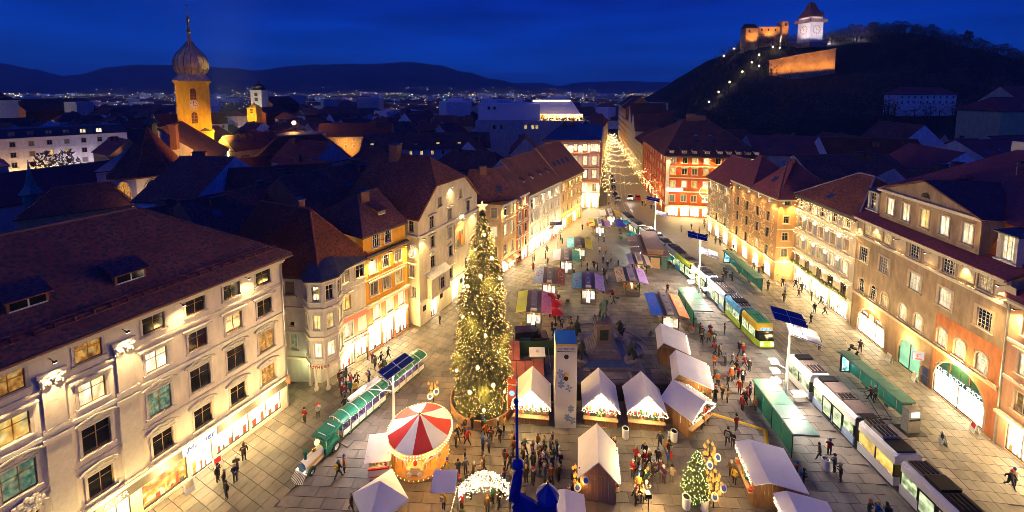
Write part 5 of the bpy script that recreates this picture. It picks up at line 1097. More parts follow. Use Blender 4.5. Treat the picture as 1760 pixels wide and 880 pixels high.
# far city, one mass of small blocks, and its lights
fc = MB(); fl = MB()
for i in range(2600):
    y = 330 + 2600*rr.random()**1.8; x = rr.uniform(-1.42,1.42)*y
    if x > 150 and y < 700: continue
    if x > .42*y: continue
    s = rr.uniform(8,22); hh = rr.uniform(8,17) if rr.random() < .95 else rr.uniform(18,32); a = rr.random()*3; M = Matrix.Translation((x,y,0)) @ Matrix.Rotation(a,4,'Z'); m = rr.randrange(3)
    fc.bx(-s*.8,s*.8,-s/2,s/2,-.1,hh,m,M)
    if hh < 18: fc.add([(-s*.85,-s*.55,hh),(s*.85,-s*.55,hh),(s*.85,s*.55,hh),(-s*.85,s*.55,hh),(-s*.6,0,hh+5),(s*.6,0,hh+5)],[(0,1,5,4),(2,3,4,5),(1,2,5),(3,0,4)],3,M)
kind(fc.build('distant_city', [BGW['grey'],BGW['white'],BGW['blue'],TILED]))
for i in range(1000):
    y = 330 + 2600*rr.random()**2.1; x = rr.uniform(-1.35,.5)*y; s = y*rr.uniform(.0003,.0009)*rr.choice((.6,.8,1,1.5)); fl.octa((x,y,rr.uniform(10,20)+ (rr.uniform(0,14) if y > 900 else 0)), s, rr.choice((0,0,0,1,1,2,3)))
for i in range(320):
    y = rr.uniform(335,1100); x = rr.uniform(-1.32,.42)*y; fl.octa((x,y,rr.uniform(16,24)), y*rr.uniform(.0004,.0009), rr.choice((0,0,1,1,2,3)))
for i in range(70):
    x = rr.uniform(-3000,900); y = rr.uniform(2700,3100); fl.octa((x,y,rr.uniform(15,70)), y*rr.uniform(.0003,.0009), rr.choice((0,1,1)))
kind(fl.build('city_lights', [em('far_warm',(1,.7,.36),5), em('far_white',(.9,.95,1),5), em('far_green',(.5,1,.7),3), em('far_orange',(1,.42,.08),5)]))
for i in range(26):
    y = rr.uniform(330,800); x = rr.uniform(-1.25,.2)*y; wv_ = MB(); a = rr.uniform(-.5,.5); hh = rr.uniform(12,17)
    lamp('POINT', (x,y,hh-6), rr.uniform(900,2600), rr.choice(((1,.7,.4),(.9,.95,1),(1,.5,.15))), .5, name='street_light')

# ------------------------------------------------------------------ hills
def ridge_mesh(name, prof, dist, foot, mat, rise=0):
    P = [D(u, v_, dist) for u, v_ in prof]; xs = [p.x for p in P]; zs = [p.z for p in P]; b = MB(); N, Mx = 220, 9
    for i in range(N):
        x = xs[0]+(xs[-1]-xs[0])*i/(N-1); k = max(j for j in range(len(xs)) if xs[j] <= x+1e-6); k = min(k, len(xs)-2); t = (x-xs[k])/(xs[k+1]-xs[k]); t = t*t*(3-2*t)
        zr = zs[k]+(zs[k+1]-zs[k])*t
        for j in range(Mx):
            f = j/(Mx-1); y = foot+(dist-foot)*f*1.0 if f <= 1 else dist
            n_ = noise.fractal(Vector((x*.004,y*.004,1.3)), 1, 2, 5)
            b.v.append((x*(y/dist)*1.0 + x*0, y, max(-1, zr*(f**.8) + n_*zr*.06*(f if f < .95 else .35))))
        b.v.append((x*1.02, dist*1.25, -5))
    w = Mx+1
    for i in range(N-1):
        for j in range(w-1): b.f.append((i*w+j, (i+1)*w+j, (i+1)*w+j+1, i*w+j+1)); b.m.append(0)
    return kind(b.build(name, mat, smooth=True), 'structure')
HM = pm('hill_forest', (.05,.055,.05), 1, .4, .004)
ridge_mesh('hills', [(-500,104),(-100,106),(0,109),(60,119),(100,131),(130,129),(190,115),(240,111),(320,112),(400,117),(440,121),(500,114),(540,111),(620,110),(700,107),(750,111),(800,124),(850,136),(900,147),(960,156),(1020,160)], 4200, 3000, HM)
ridge_mesh('hills', [(700,158),(850,146),(880,142),(930,142),(962,148),(990,142),(1040,140),(1080,139),(1130,141),(1180,141),(1300,146),(1500,140),(2000,136)], 5600, 4300, HM)
# castle hill
RG = [(1100,192),(1150,186),(1185,165),(1215,137),(1255,100),(1285,80),(1330,70),(1375,74),(1440,66),(1500,58),(1545,56),(1600,62),(1640,74),(1700,90),(1760,106),(1900,135),(2200,175)]
RP = [D(u, v_, 430) for u, v_ in RG]; PF = [(185,-.02),(215,.06),(250,.22),(290,.30),(330,.41),(372,.56),(395,.86),(430,1.0),(520,.9),(700,.3)]
def lerp_list(L_, x):
    for (a, b_), (c, d) in zip(L_, L_[1:]):
        if x <= c: t = max(0, (x-a)/(c-a)); return b_+(d-b_)*t
    return L_[-1][1]
def hillz(x, y):
    k = lerp_list([(p.x, p.z) for p in RP], x*430/max(y, 330) if y < 430 else x)
    return max(-.5, k*lerp_list(PF, y)) + noise.fractal(Vector((x*.02,y*.02,0)),1,2,4)*3*min(1,max(0,(y-230)/60))
b = MB(); NX, NY = 110, 60
for j in range(NY):
    for i in range(NX):
        x = 70+760*i/(NX-1); y = 185+480*j/(NY-1); b.v.append((x,y,hillz(x,y)))
b.f = [(j*NX+i, j*NX+i+1, (j+1)*NX+i+1, (j+1)*NX+i) for j in range(NY-1) for i in range(NX-1)]; b.m = [0]*len(b.f)
kind(b.build('castle_hill', pm('hill_earth', (.022,.022,.018), 1, .4, .1), smooth=True), 'structure')
def branchy(b, base, hgt, rr, m0=0, m1=1, tw_=26, wide=.34):
    """bare winter tree: trunk, limbs, and a haze of twigs"""
    x, y, z = base; b.tube((x,y,z-1),(x,y,z+hgt*.55),hgt*.02,hgt*.011,4,m0,False)
    for k in range(7):
        a = rr.random()*6.28; z0 = z+hgt*rr.uniform(.25,.55); r_ = hgt*rr.uniform(.2,wide); tip = (x+math.cos(a)*r_, y+math.sin(a)*r_, z0+hgt*rr.uniform(.2,.42))
        b.tube((x,y,z0), tip, hgt*.009, hgt*.003, 3, m0, False)
    for k in range(tw_):
        a = rr.random()*6.28; q = rr.random()**.5; zz = z+hgt*rr.uniform(.35,1.0); r_ = hgt*wide*q*math.sin(math.pi*min(1,max(.08,(zz-z)/hgt*.95)))**.7
        c = Vector((x+math.cos(a)*r_, y+math.sin(a)*r_, zz)); s = hgt*rr.uniform(.04,.09)
        d1 = Vector((rr.uniform(-1,1),rr.uniform(-1,1),rr.uniform(.2,1))).normalized()*s; d2 = d1.orthogonal().normalized()*s*.35
        b.add([c-d1, c+d2, c+d1, c-d2], [(0,1,2,3)], m1)
BARK = pm('bark', (.07,.055,.045), .95, .3, 3); TWIG = pm('winter_twigs', (.12,.105,.08), 1, .4, .6)
fb = MB(); rr = random.Random(4)
for i in range(2100):
    y = rr.uniform(235,470) if i < 1500 else rr.uniform(405,436); x = rr.uniform(.30,1.38)*min(y,430)
    z = hillz(x,y)
    if z < 6 or (abs(x-(1398-880)/680*400) < 16 and 375 < y < 415) or (250 < x < 345 and 355 < y < 380): continue
    branchy(fb, (x,y,z), rr.uniform(8,14) if i < 1500 else rr.uniform(6,11), rr, 0, 1, 22 if i < 1500 else 34, .42)
kind(fb.build('hill_forest', [BARK, TWIG]))
wv = ('leaning','broad','slim','bushy','forked','stunted','lopsided','round topped','flat topped','ragged','sparse','narrow'); sp = ('beside the castle tower','on the castle hill skyline','near the right end of the skyline')
for i in range(22):
    u = 1450+ i*15 + rr.uniform(-4,4); x = (u-880)/680*430; y = 430+rr.uniform(-4,4); z = hillz(x,y); tall = u in () or 1635 < u < 1665
    t = thing('hill_tree', '%s bare winter tree %s' % (wv[i % 12], sp[0] if u < 1480 else sp[1] if u < 1640 else sp[2]), 'tree', (x,y,z-1), rr.random()*6, 'bare trees on the castle hill skyline')
    tb_ = MB(); cb = MB(); hh = rr.uniform(9,14) if not tall else 18
    tb_.tube((0,0,0),(0,0,hh*.6),hh*.02,hh*.01,5)
    for k in range(9): a = rr.random()*6.28; z0 = hh*rr.uniform(.25,.6); tb_.tube((0,0,z0),(math.cos(a)*hh*.25,math.sin(a)*hh*.25,z0+hh*.3),hh*.008,hh*.003,3)
    tb_.build('trunk', BARK, t); branchy(cb, (0,0,0), hh, rr, 0, 0, 190, .44 if not tall else .14); cb.build('crown', TWIG, t)
# clock tower
CT = D(1398,66,400); cz = CT.z
ck = thing('clock_tower', 'white floodlit castle clock tower with wooden gallery and steep dark roof', 'tower', (CT.x, CT.y+5, cz), R(8))
a_ = 7.2
MB().bx(-a_,a_,-a_,a_,-6,15.5).build('wall', stucco('tower_white',(.72,.68,.66)), ck)
MB().bx(-a_-2.4,a_+2.4,-a_-2.4,a_+2.4,15.5,16.1).bx(-a_-2.4,a_+2.4,-a_-2.4,-a_-2.1,16.1,18.6).bx(-a_-2.4,-a_-2.1,-a_-2.1,a_+2.4,16.1,18.6).bx(a_+2.1,a_+2.4,-a_-2.1,a_+2.4,16.1,18.6).build('gallery', pm('gallery_wood',(.30,.19,.16),.8,.2,1), ck)
gp = MB()
for k in range(9): gp.bx(-a_-2.45+k*2.35,-a_-2.15+k*2.35,-a_-2.5,-a_-2.4,15.6,18.7).bx(-a_-2.5,-a_-2.4,-a_-2.45+k*2.35,-a_-2.15+k*2.35,15.6,18.7)
gp.build('gallery_posts', pm('post_wood',(.16,.10,.08)), ck)
MB().bx(-a_+.5,a_-.5,-a_+.5,a_-.5,16.1,21).build('belfry_wall', stucco('tower_white',(.72,.68,.66)), ck)
MB().add([(-a_-1,-a_-1,21),(a_+1,-a_-1,21),(a_+1,a_+1,21),(-a_-1,a_+1,21),(-4.6,-3.2,29),(4.6,-3.2,29),(4.6,3.2,29),(-4.6,3.2,29),(-3.0,-.6,36),(3.0,-.6,36),(3.0,.6,36),(-3.0,.6,36)],
    [(0,1,5,4),(1,2,6,5),(2,3,7,6),(3,0,4,7),(4,5,9,8),(5,6,10,9),(6,7,11,10),(7,4,8,11),(8,9,10,11),(3,2,1,0)]).build('roof', TILED, ck)
for x, y in ((a_-1,-a_+1),(-a_+1,-a_+1),(a_-1,a_-1)): MB().lathe([(1.5,0),(1.5,2.2),(1.9,2.3),(.3,5),(.1,7)],6,c=(x,y,21)).build('corner_turret', TILED, ck)
for an, px_, py_ in ((0,0,-a_-.1),(-90,-a_-.1,0)):
    f = MB().lathe([(4.2,-.08),(4.2,0),(0,.02)],28).build('clock_face', pm('dial_white',(.78,.72,.62)), ck, (px_,py_,8.6)); f.rotation_euler = (R(90),0,R(an))
    hb = MB().bx(-.22,.22,-.4,3.6,.04,.14).bx(-.4,2.4,-.2,.2,.04,.14)
    for k in range(12): t = 2*math.pi*k/12; hb.box((3.5*math.cos(t),3.5*math.sin(t),.08),(.7,.7,.08),0,t)
    hb.lathe([(4.2,.05),(4.0,.1),(3.85,.05)],28); hb.build('hands_and_numerals', pm('dial_gold',(.45,.27,.08),.4,metal=.5), f)
MB().bx(-a_-3,a_+3,-a_-3,a_+3,-9,-4).build('terrace_wall', pm('rubble_pink',(.38,.25,.24),.95,.3,.5,.3), ck)
for x, y in ((-12,-26),(16,-24),(-26,-8),(-26,12)): lamp('SPOT', (x,y,-2), 9000, (1,.84,.86), .5, angle=60, blend=.6, parent=ck, to=(x*.2,y*.2,11))
lamp('POINT', (0,-a_-1.6,17.5), 500, (1,.84,.86), .3, parent=ck); lamp('POINT', (-a_-1.6,0,17.5), 500, (1,.84,.86), .3, parent=ck)
# rampart wall lit amber
RW_ = pm('rampart_stone', (.50,.34,.18), .95, .35, .15, .5)
p0, p1, p2 = D(1322,122,368), D(1380,121,366), D(1436,111,364)
rw = thing('rampart', 'long castle rampart wall lit amber below the clock tower', 'wall', (p0.x,p0.y,0))
b = MB()
for a, c, za, zc in ((p0,p1,D(1322,104,368).z,D(1380,92,366).z),(p1,p2,D(1380,92,366).z,D(1436,83,364).z)):
    a_2, c2 = a-p0, c-p0; b.add([(a_2.x,a_2.y,a.z-8),(c2.x,c2.y,c.z-8),(c2.x,c2.y+1,zc),(a_2.x,a_2.y+1,za),(c2.x,c2.y+7,zc),(a_2.x,a_2.y+7,za)],[(0,1,2,3),(3,2,4,5)])
b.add([((p2-p0).x,(p2-p0).y,p2.z-8),((p2-p0).x+3,(p2-p0).y+14,p2.z-8),((p2-p0).x+3,(p2-p0).y+14,D(1436,83,364).z),((p2-p0).x,(p2-p0).y+1,D(1436,83,364).z)],[(0,1,2,3)])
b.build('wall', RW_, rw); 
cpm = MB(); q0, q1, q2_ = Vector((0,.4,D(1322,104,368).z)), (p1-p0)*1, (p2-p0)*1; q1.z = D(1380,92,366).z; q2_.z = D(1436,83,364).z
cpm.tube(q0,q1,.5,n=5).tube(q1,q2_,.5,n=5); cpm.build('coping', RW_, rw)
for k in range(7):
    t = (k+.5)/7; q = p0.lerp(p2, t)+Vector((0,-9,-6)); lamp('SPOT', q, 4200, AMBER, .5, angle=100, blend=.8, to=q+Vector((0,9,13)), name='rampart_light')
# castle buildings at the left end of the ridge
def castle(label, u0, u1, vt, vb, dist, roofm=TILED, en=6000, pitch=0):
    a, c = D(u0, vb, dist), D(u1, vb, dist); zt = D(u0, vt, dist).z
    t = thing('castle_building', label, 'building', (a.x, a.y, 0)); w = c.x-a.x
    MB().bx(0,w,0,9,a.z-14,zt).build('wall', RW_, t)
    MB().add([(-.5,-.5,zt),(w+.5,-.5,zt),(w+.5,9.5,zt),(-.5,9.5,zt),(w*.1,4.5,zt+pitch),(w*.9,4.5,zt+pitch)],[(0,1,5,4),(2,3,4,5),(1,2,5),(3,0,4),(3,2,1,0)]).build('roof', roofm, t)
    for k in range(max(1,int(w/7))): MB().bx(3+7*k,4.3+7*k,-.08,.0,zt-4.5,zt-2).build('window', GLASSD, t)
    for k in range(max(1,int(w/14))): lamp('SPOT', (w*(k+.5)/max(1,int(w/14)),-9,a.z-4), en, AMBER, .5, angle=100, blend=.8, parent=t, to=(w*(k+.5)/max(1,int(w/14)),0,zt-2)); 
castle('amber lit castle bastion with dark roof at the left end of the hill', 1281, 1302, 48, 68, 410, en=9000, pitch=5)
castle('low amber lit castle wall in the middle of the ridge', 1303, 1342, 46, 58, 414, RW_, 7000, .3)
castle('amber lit castle turret next to the dark fir', 1344, 1355, 37, 54, 412, RW_, 5000, .3)
lp = MB().lathe([(.08,0),(.05,4)],6).ball((0,0,4.3),.55,8,6,1).mesh('path_lamp', [IRON, em('path_globe',(1,.76,.46),26)])
nm = ['lowest','second','third','fourth','fifth','sixth','seventh','eighth','ninth','tenth','eleventh','twelfth','thirteenth','topmost']
for i, (u, v_) in enumerate([(1219,175),(1235,158),(1254,141),(1276,123),(1292,107),(1305,113),(1305,94),(1328,81),(1340,82),(1328,66),(1313,67),(1347,66),(1262,84),(1244,96)]):
    lo, hi = 240, 425
    for _ in range(30):
        m_ = (lo+hi)/2; p = D(u, v_, m_)
        if p.z - 4.3 > hillz(p.x, m_): lo = m_
        else: hi = m_
    p = D(u, v_, lo); o = put('path_lamp', lp, None, (p.x, lo, p.z-4.3)); tag(o, '%s glowing path lamp climbing the castle hill' % nm[i], 'lamp', 'path lamps on the castle hill')
    lamp('POINT', (p.x, lo-.9, p.z), 260, (1,.75,.45), .3, name='path_light')
for u, v_, c in ((1474,73,(.85,.9,1)),(1470,62,(.9,.75,.9)),(1420,72,(1,.85,.85))): lamp('POINT', D(u,v_,415)+Vector((0,-4,0)), 2500, c, .5, name='path_light')
# bare trees in front of the hotel
for i, u in enumerate((60,95,170,182,200)):
    p = HA.lerp(HB, (u+75)/293) - n*9
    t = thing('street_tree', ('thin bare tree by the hotel bay windows','slim bare tree left of the lit hotel entrance','wide bare tree before the hotel','forked bare tree before the hotel','spreading bare tree at the right end of the hotel')[i], 'tree', (p.x,p.y,0), i, 'bare trees along the hotel')
    tb_ = MB(); tb_.tube((0,0,0),(0,0,8),.22,.1,5)
    rr = random.Random(i)
    for k in range(10): a = rr.random()*6.28; z0 = rr.uniform(3,8); tb_.tube((0,0,z0),(math.cos(a)*3,math.sin(a)*3,z0+rr.uniform(3,5)),.09,.03,3)
    tb_.build('trunk', BARK, t); cb = MB(); branchy(cb, (0,0,0), 13, rr, 0, 0, 120, .32); cb.build('crown', TWIG, t)
# ------------------------------------------------------------------ the square: tree, carousel, stalls, trams, masts
NEEDLE = pm('fir_needles', (.060,.075,.022), .8, .45, 1.2); NEEDLE2 = pm('fir_needles_light', (.10,.11,.035), .8, .4, 1.2)
GOLDG = pm('gold_glass', (.8,.5,.12), .2, .1, 2, metal=.8)
WOOD = pm('hut_wood', (.30,.15,.06), .8, .3, 2.2, .3, stretch=(6,6,.5)); WOODL = pm('plank_light', (.44,.27,.13), .8, .25, 2, .2, stretch=(5,5,.5))
CANVAS = pm('hut_canvas', (.82,.80,.78), .7, .05, .9, .05)
def fir(name, label, cat, x, y, H_, R0, nq, nb, nball, seed, group=None, z0=.4, star=True, bulb=None, bs=.06, balls=None, glow=0):
    rr = random.Random(seed); t = thing(name, label, cat, (x,y,0), 0, group)
    MB().tube((0,0,0),(0,0,H_*.96),R0*.10,.03,8).build('trunk', BARK, t)
    c = MB()
    PR = [(0,.86),(.1,1.0),(.3,.93),(.6,.72),(.84,.40),(.95,.18),(1,.02)] if H_ > 10 else [(0,.85),(.12,1),(.5,.68),(.85,.28),(1,.02)]
    prof = lambda f: R0*[a[1]+(b[1]-a[1])*(f-a[0])/(b[0]-a[0]) for a, b in zip(PR, PR[1:]) if f <= b[0]][0]*(1+.09*math.sin(f*38))
    for i in range(nq):
        f = rr.random()**1.35; a = rr.random()*2*math.pi
        z = z0+(H_-z0)*f; r = prof(f)*(.42+.62*rr.random()**.6)*(1+.13*math.sin(a*5+f*21))
        d = Vector((math.cos(a), math.sin(a), -.28-.3*rr.random())).normalized(); s = R0*rr.uniform(.07,.135)*(1.15-f*.5)
        q = Vector((math.cos(a)*r, math.sin(a)*r, z)); sd_ = d.cross(Vector((rr.uniform(-.5,.5),rr.uniform(-.5,.5),1))).normalized()*s*.42
        c.add([q-d*s*.8, q+sd_, q+d*s*1.1, q-sd_], [(0,1,2,3)], 0 if rr.random() < .65 else 1)
    c.build('crown', [NEEDLE, NEEDLE2], t)
    b = MB()
    for i in range(nb):
        f = rr.random()**1.5*.98; a = rr.random()*2*math.pi; r = prof(f)*(.84+.26*rr.random())*(1+.13*math.sin(a*5+f*21)); b.octa((math.cos(a)*r, math.sin(a)*r, z0+(H_-z0)*f), bs*rr.uniform(.7,1.25))
    kind(b.build('fairy_lights', bulb or BULB, t))
    if nball:
        bm_ = MB().ball((0,0,0), 1, 10, 7).mesh('bauble', balls or em('bauble_lit',(1,.66,.26),4)); 
        for i in range(nball):
            f = .03+.9*((i+.5)/nball)**1.25; a = i*2.399; r = prof(f)*1.02
            o = put('bauble', bm_, t, (math.cos(a)*r, math.sin(a)*r, z0+(H_-z0)*f)); s = rr.uniform(.12,.22)*(1 if H_ > 10 else .5); o.scale = (s,s,s)
    for k in range(14 if glow else 0): f = .04+.9*k/14; a = k*2.4; r = prof(f)*1.12+.5; lamp('POINT',(r*math.cos(a),r*math.sin(a),z0+(H_-z0)*f),glow,(1,.66,.28),.6,parent=t)
    if star:
        s = MB().prism([((.26 if k % 2 else .65)*math.sin(math.pi*k/5), (.26 if k % 2 else .65)*math.cos(math.pi*k/5)) for k in range(10)], -.09, .09).build('star', em('star_gold',(1,.60,.20),1.6), t, (0,0,H_+.55)); s.rotation_euler = (R(90),0,R(12))
    return t
T_ = G(831,690)
fir('christmas_tree', 'giant christmas tree covered in warm fairy lights with a star on top', 'christmas tree', T_.x, T_.y, 22.4, 3.0, 18000, 13000, 46, 5, bs=.030, bulb=em('tree_bulb',(1,.58,.17),3.6), glow=400)
fir('fir_tree', 'small fir with green-white fairy lights between two white planters', 'christmas tree', *G(1197,856).xy, 4.6, 1.15, 2600, 480, 0, 6, star=False, bulb=em('bulb_lime',(.80,1,.30),3), bs=.04, glow=16)
for u, v_, l in ((1179,872,'round white litter bin left of the small lit fir'),(1210,876,'round white litter bin right of the small lit fir'),(1075,752,'round white bin beside the middle white roofed hut'),(1158,757,'tall white bin between the wooden huts'),(1418,806,'big white cylinder bin beside the waiting people by the tram')):
    p = G(u,v_); t = thing('litter_bin', l, 'bin', (p.x,p.y,0), 0, 'white litter bins')
    MB().lathe([(.30,0),(.34,.05),(.34,1.05),(.29,1.08),(.26,1.0)], 14).build('body', WHITEP, t); MB().lathe([(.27,.98),(0,.95)], 14).build('opening', IRON, t)
# gold lantern trees near the small fir and by the big tree
GL = em('lantern_gold',(1,.34,.03),1.0); BLU = pm('disc_blue',(.03,.09,.45),.4)
def lantern_cluster(label, u, v_, n, h_, seed):
    p = G(u,v_); t = thing('lantern_display', label, 'decoration', (p.x,p.y,0)); rr = random.Random(seed)
    MB().tube((0,0,0),(0,0,h_),.06).tube((-.5,0,h_*.6),(.5,0,h_*.6),.03).build('post', IRON, t)
    for i in range(n): 
        a = i*2.4; r = .25+.35*rr.random(); z = h_*(.35+.65*(i+.5)/n); MB().ball((0,0,0),.13,8,6,0,(1,1,1.15)).tube((0,0,.13),(0,0,.3),.02,n=4).build('lantern', GL, t, (r*math.cos(a), r*math.sin(a), z))
    for k in range(2):
        o = MB().lathe([(.30,0),(.34,.03),(.30,.06),(0,.06)],14).build('badge', WHITEP, t, (.35-.7*k+.1,-.55,h_*(.75-.25*k))); o.rotation_euler = (R(60),0,.2)
        MB().lathe([(.2,.065),(.2,.08),(0,.08)],12).build('emblem', BLU, o)
    lamp('POINT', (0,-.8,h_*.7), 30, (1,.5,.14), .2, parent=t)
lantern_cluster('gold lanterns with blue badges beside the small lit fir', 1226, 872, 26, 3.2, 1)
lantern_cluster('second group of gold lanterns behind the small fir', 1218, 815, 20, 3.0, 2)
lantern_cluster('gold lanterns left of the white hut in the bottom middle', 995, 850, 18, 2.6, 3)
lantern_cluster('gold lanterns between carousel and big christmas tree', 745, 690, 18, 2.2, 4)
lantern_cluster('gold lanterns at the right foot of the big christmas tree', 878, 700, 20, 3.2, 5)
# bushes with dark leaves round the big tree
fb_ = MB()
for i in range(26):
    a = 2*math.pi*i/26; fb_.box((T_.x+3.7*math.cos(a), T_.y+3.7*math.sin(a), .45), (.1,.95,.9), 0, a)
tag(fb_.build('tree_fence', WOODL), 'low round wooden fence at the foot of the giant christmas tree', 'fence')

# carousel
CP = G(723,783); ca = thing('carousel', 'small lit carousel with red and white striped canopy', 'carousel', (CP.x,CP.y,0))
MB().lathe([(2.72,0),(2.75,.32),(2.6,.36),(0,.36)], 32).build('platform', pm('carousel_floor',(.50,.28,.08),.5,.2,2), ca)
pl_ = MB()
for i in range(40): a = 2*math.pi*i/40; pl_.octa((2.77*math.cos(a),2.77*math.sin(a),.2),.05)
kind(pl_.build('platform_lights', BULB, ca))
RED_ = pm('canopy_red',(.55,.02,.02),.45,.08,1); WHC = pm('canopy_white',(.74,.72,.72),.5,.04,1)
for i in range(10):
    a0, a1 = R(90+36*i), R(126+36*i); v = []
    for r_, z in ((.12,4.35),(1.6,3.55),(3.0,2.98)):
        v += [(r_*math.cos(a0),r_*math.sin(a0),z),(r_*math.cos((a0+a1)/2),r_*math.sin((a0+a1)/2),z-.02),(r_*math.cos(a1),r_*math.sin(a1),z)]
    MB().add(v,[(3,4,1,0),(4,5,2,1),(6,7,4,3),(7,8,5,4)]).build('canopy_panel', RED_ if i % 2 else WHC, ca)
MB().lathe([(3.02,2.5),(3.06,2.9),(3.02,3.02)],32).build('rim', pm('rim_gold',(.75,.45,.12),.4,.15,3,metal=.3), ca)
pl_ = MB()
for k in range(2):
    for i in range(70): a = 2*math.pi*i/70; pl_.octa((3.10*math.cos(a),3.10*math.sin(a),2.62+.32*k),.062)
kind(pl_.build('rim_lights', BULBW, ca))
MB().lathe([(.75,.36),(.8,1.2),(.7,1.4),(.7,2.4),(1.0,2.6)],12).build('centre_drum', em('drum_gold',(1,.55,.16),.6,.5,2), ca)
MB().ball((0,0,4.42),.12,8,6).build('finial', GOLDG, ca)
WHH = pm('horse_white',(.74,.70,.62),.35,.06,3); 
def skin_mesh(name, pts, edges, mats, sub=1):
    """grow one smooth surface over a skeleton of (point, radius) joints"""
    me = bpy.data.meshes.new('skel'); me.from_pydata([p[:3] for p in pts], edges, [])
    o = bpy.data.objects.new('skel', me); COL.objects.link(o)
    m = o.modifiers.new('s','SKIN'); m.use_smooth_shade = True
    for i, p in enumerate(pts):
        r = p[3]; rx, ry = r if isinstance(r, tuple) else (r, r); sv = me.skin_vertices[0].data[i]; sv.radius = (rx, ry); sv.use_root = i == 0
    if sub: o.modifiers.new('u','SUBSURF').levels = sub
    dg = bpy.context.evaluated_depsgraph_get(); out = bpy.data.meshes.new_from_object(o.evaluated_get(dg)); out.name = name
    bpy.data.objects.remove(o); bpy.data.meshes.remove(me)
    out.materials.clear()
    for m in (mats if isinstance(mats,(list,tuple)) else [mats]): out.materials.append(m)
    return out
HS = skin_mesh('horse', [(0,0,1.0,.2),(-.45,0,1.0,.19),(.4,0,1.05,.19),(.6,0,1.4,.10),(.72,0,1.62,.09),(.95,0,1.5,.06),(.55,.12,.8,.07),(.75,.12,.55,.045),(.6,.12,.35,.04),(.55,-.12,.8,.07),(.72,-.12,.6,.045),(.9,-.12,.4,.04),(-.5,.12,.75,.08),(-.62,.12,.5,.05),(-.75,.12,.28,.04),(-.5,-.12,.75,.08),(-.45,-.12,.5,.05),(-.62,-.12,.25,.04),(-.68,0,1.0,.05),(-.85,0,.75,.04)],
   [(0,1),(0,2),(2,3),(3,4),(4,5),(2,6),(6,7),(7,8),(2,9),(9,10),(10,11),(1,12),(12,13),(13,14),(1,15),(15,16),(16,17),(1,18),(18,19)], WHH)
for i in range(9):
    a = R(-170+40*i); r_ = 2.05; x, y = r_*math.cos(a), r_*math.sin(a)
    MB().tube((x,y,.36),(x,y,2.9),.03).build('pole', GOLDG, ca)
    if i not in (2,):
        o = put('horse', HS, ca, (x,y,.2+.15*(i % 2)), a+math.pi/2); 
        MB().box((0,0,1.2),(.4,.34,.1)).build('saddle', RED_ if i % 2 else pm('saddle_blue',(.05,.12,.4)), o)
a = R(-90); cr_ = MB().bx(-.75,.75,-.4,.4,.18,.62).bx(-.4,.5,-.36,.36,.62,.8)
o = cr_.build('toy_car', pm('toy_cream',(.75,.60,.36),.3), ca, (0,-2.05,.34)); 
for x in (-.48,.48): MB().lathe([(.2,-.06),(.22,0),(.2,.06),(0,.06)],10).build('wheel', WHC, o, (x,-.42,.2)).rotation_euler = (R(90),0,0)
MB().tube((0,0,.8),(.0,0,1.05),.18).build('seat', RED_, o)
for a in range(0,360,60): lamp('POINT', (1.55*math.cos(R(a)),1.55*math.sin(R(a)),2.3), 48, (1,.54,.14), .15, parent=ca)
for a in range(0,360,60): lamp('POINT', (3.5*math.cos(R(a)),3.5*math.sin(R(a)),2.6), 85, (1,.56,.18), .15, parent=ca)
p = G(1114,882); t = thing('ground_floodlight', 'small dazzling floodlight standing on the paving at the bottom edge', 'lamp', (p.x,p.y,0)); MB().tube((0,0,0),(0,0,1.5),.04).box((0,.05,1.6),(.5,.25,.35)).build('stand', IRON, t); MB().ball((0,.2,1.65),.16,8,6).build('glass', FLOOD, t); lamp('POINT',(0,.5,1.9),420,(1,.72,.4),.3,parent=t)
# ticket booth
p = G(651,822); tk = thing('ticket_booth', 'small ticket booth with slanted white roof beside the carousel', 'booth', (p.x,p.y,0), R(8))
MB().bx(-.95,.95,0,1.7,0,1.05).bx(-.95,-.85,0,1.7,1.05,2.3).bx(.85,.95,0,1.7,1.05,2.3).bx(-.85,.85,1.6,1.7,1.05,2.3).build('wall', WHC, tk)
MB().bx(-.98,.98,-.12,.0,1.0,1.08).bx(-.9,.9,-.03,-.005,.15,.22).bx(-.9,.9,-.03,-.005,.85,.92).build('counter', RED_, tk)
MB().slab([(-1.15,-.5,2.1),(1.15,-.5,2.1),(1.15,1.9,2.75),(-1.15,1.9,2.75)],.06).build('roof', CANVAS, tk)
MB().add([(1.25+.0*i,.5+.55*math.cos(math.pi*i/8),1.6+1.3*math.sin(math.pi*i/8)) for i in range(9)]+[(1.25,-.05,0),(1.25,1.05,0)],[tuple(range(9))+(9,10)]).add([(1.31,.5+.55*math.cos(math.pi*i/8),1.6+1.3*math.sin(math.pi*i/8)) for i in range(9)]+[(1.31,-.05,0),(1.31,1.05,0)],[(10,9)+tuple(range(9))[::-1]]).build('sign_board', WOODL, tk)
g_ = MB(); rr = random.Random(3)
for i in range(16): g_.ball((rr.uniform(-.8,.8),rr.uniform(.1,.6),1.15+rr.random()*.2),.13,6,4,i % 3)
g_.build('goods', [RED_, pm('goods_green',(.06,.2,.06)), pm('goods_gold',(.6,.38,.12))], tk); lamp('POINT',(0,.5,2.0),25,(1,.7,.35),.1,parent=tk)

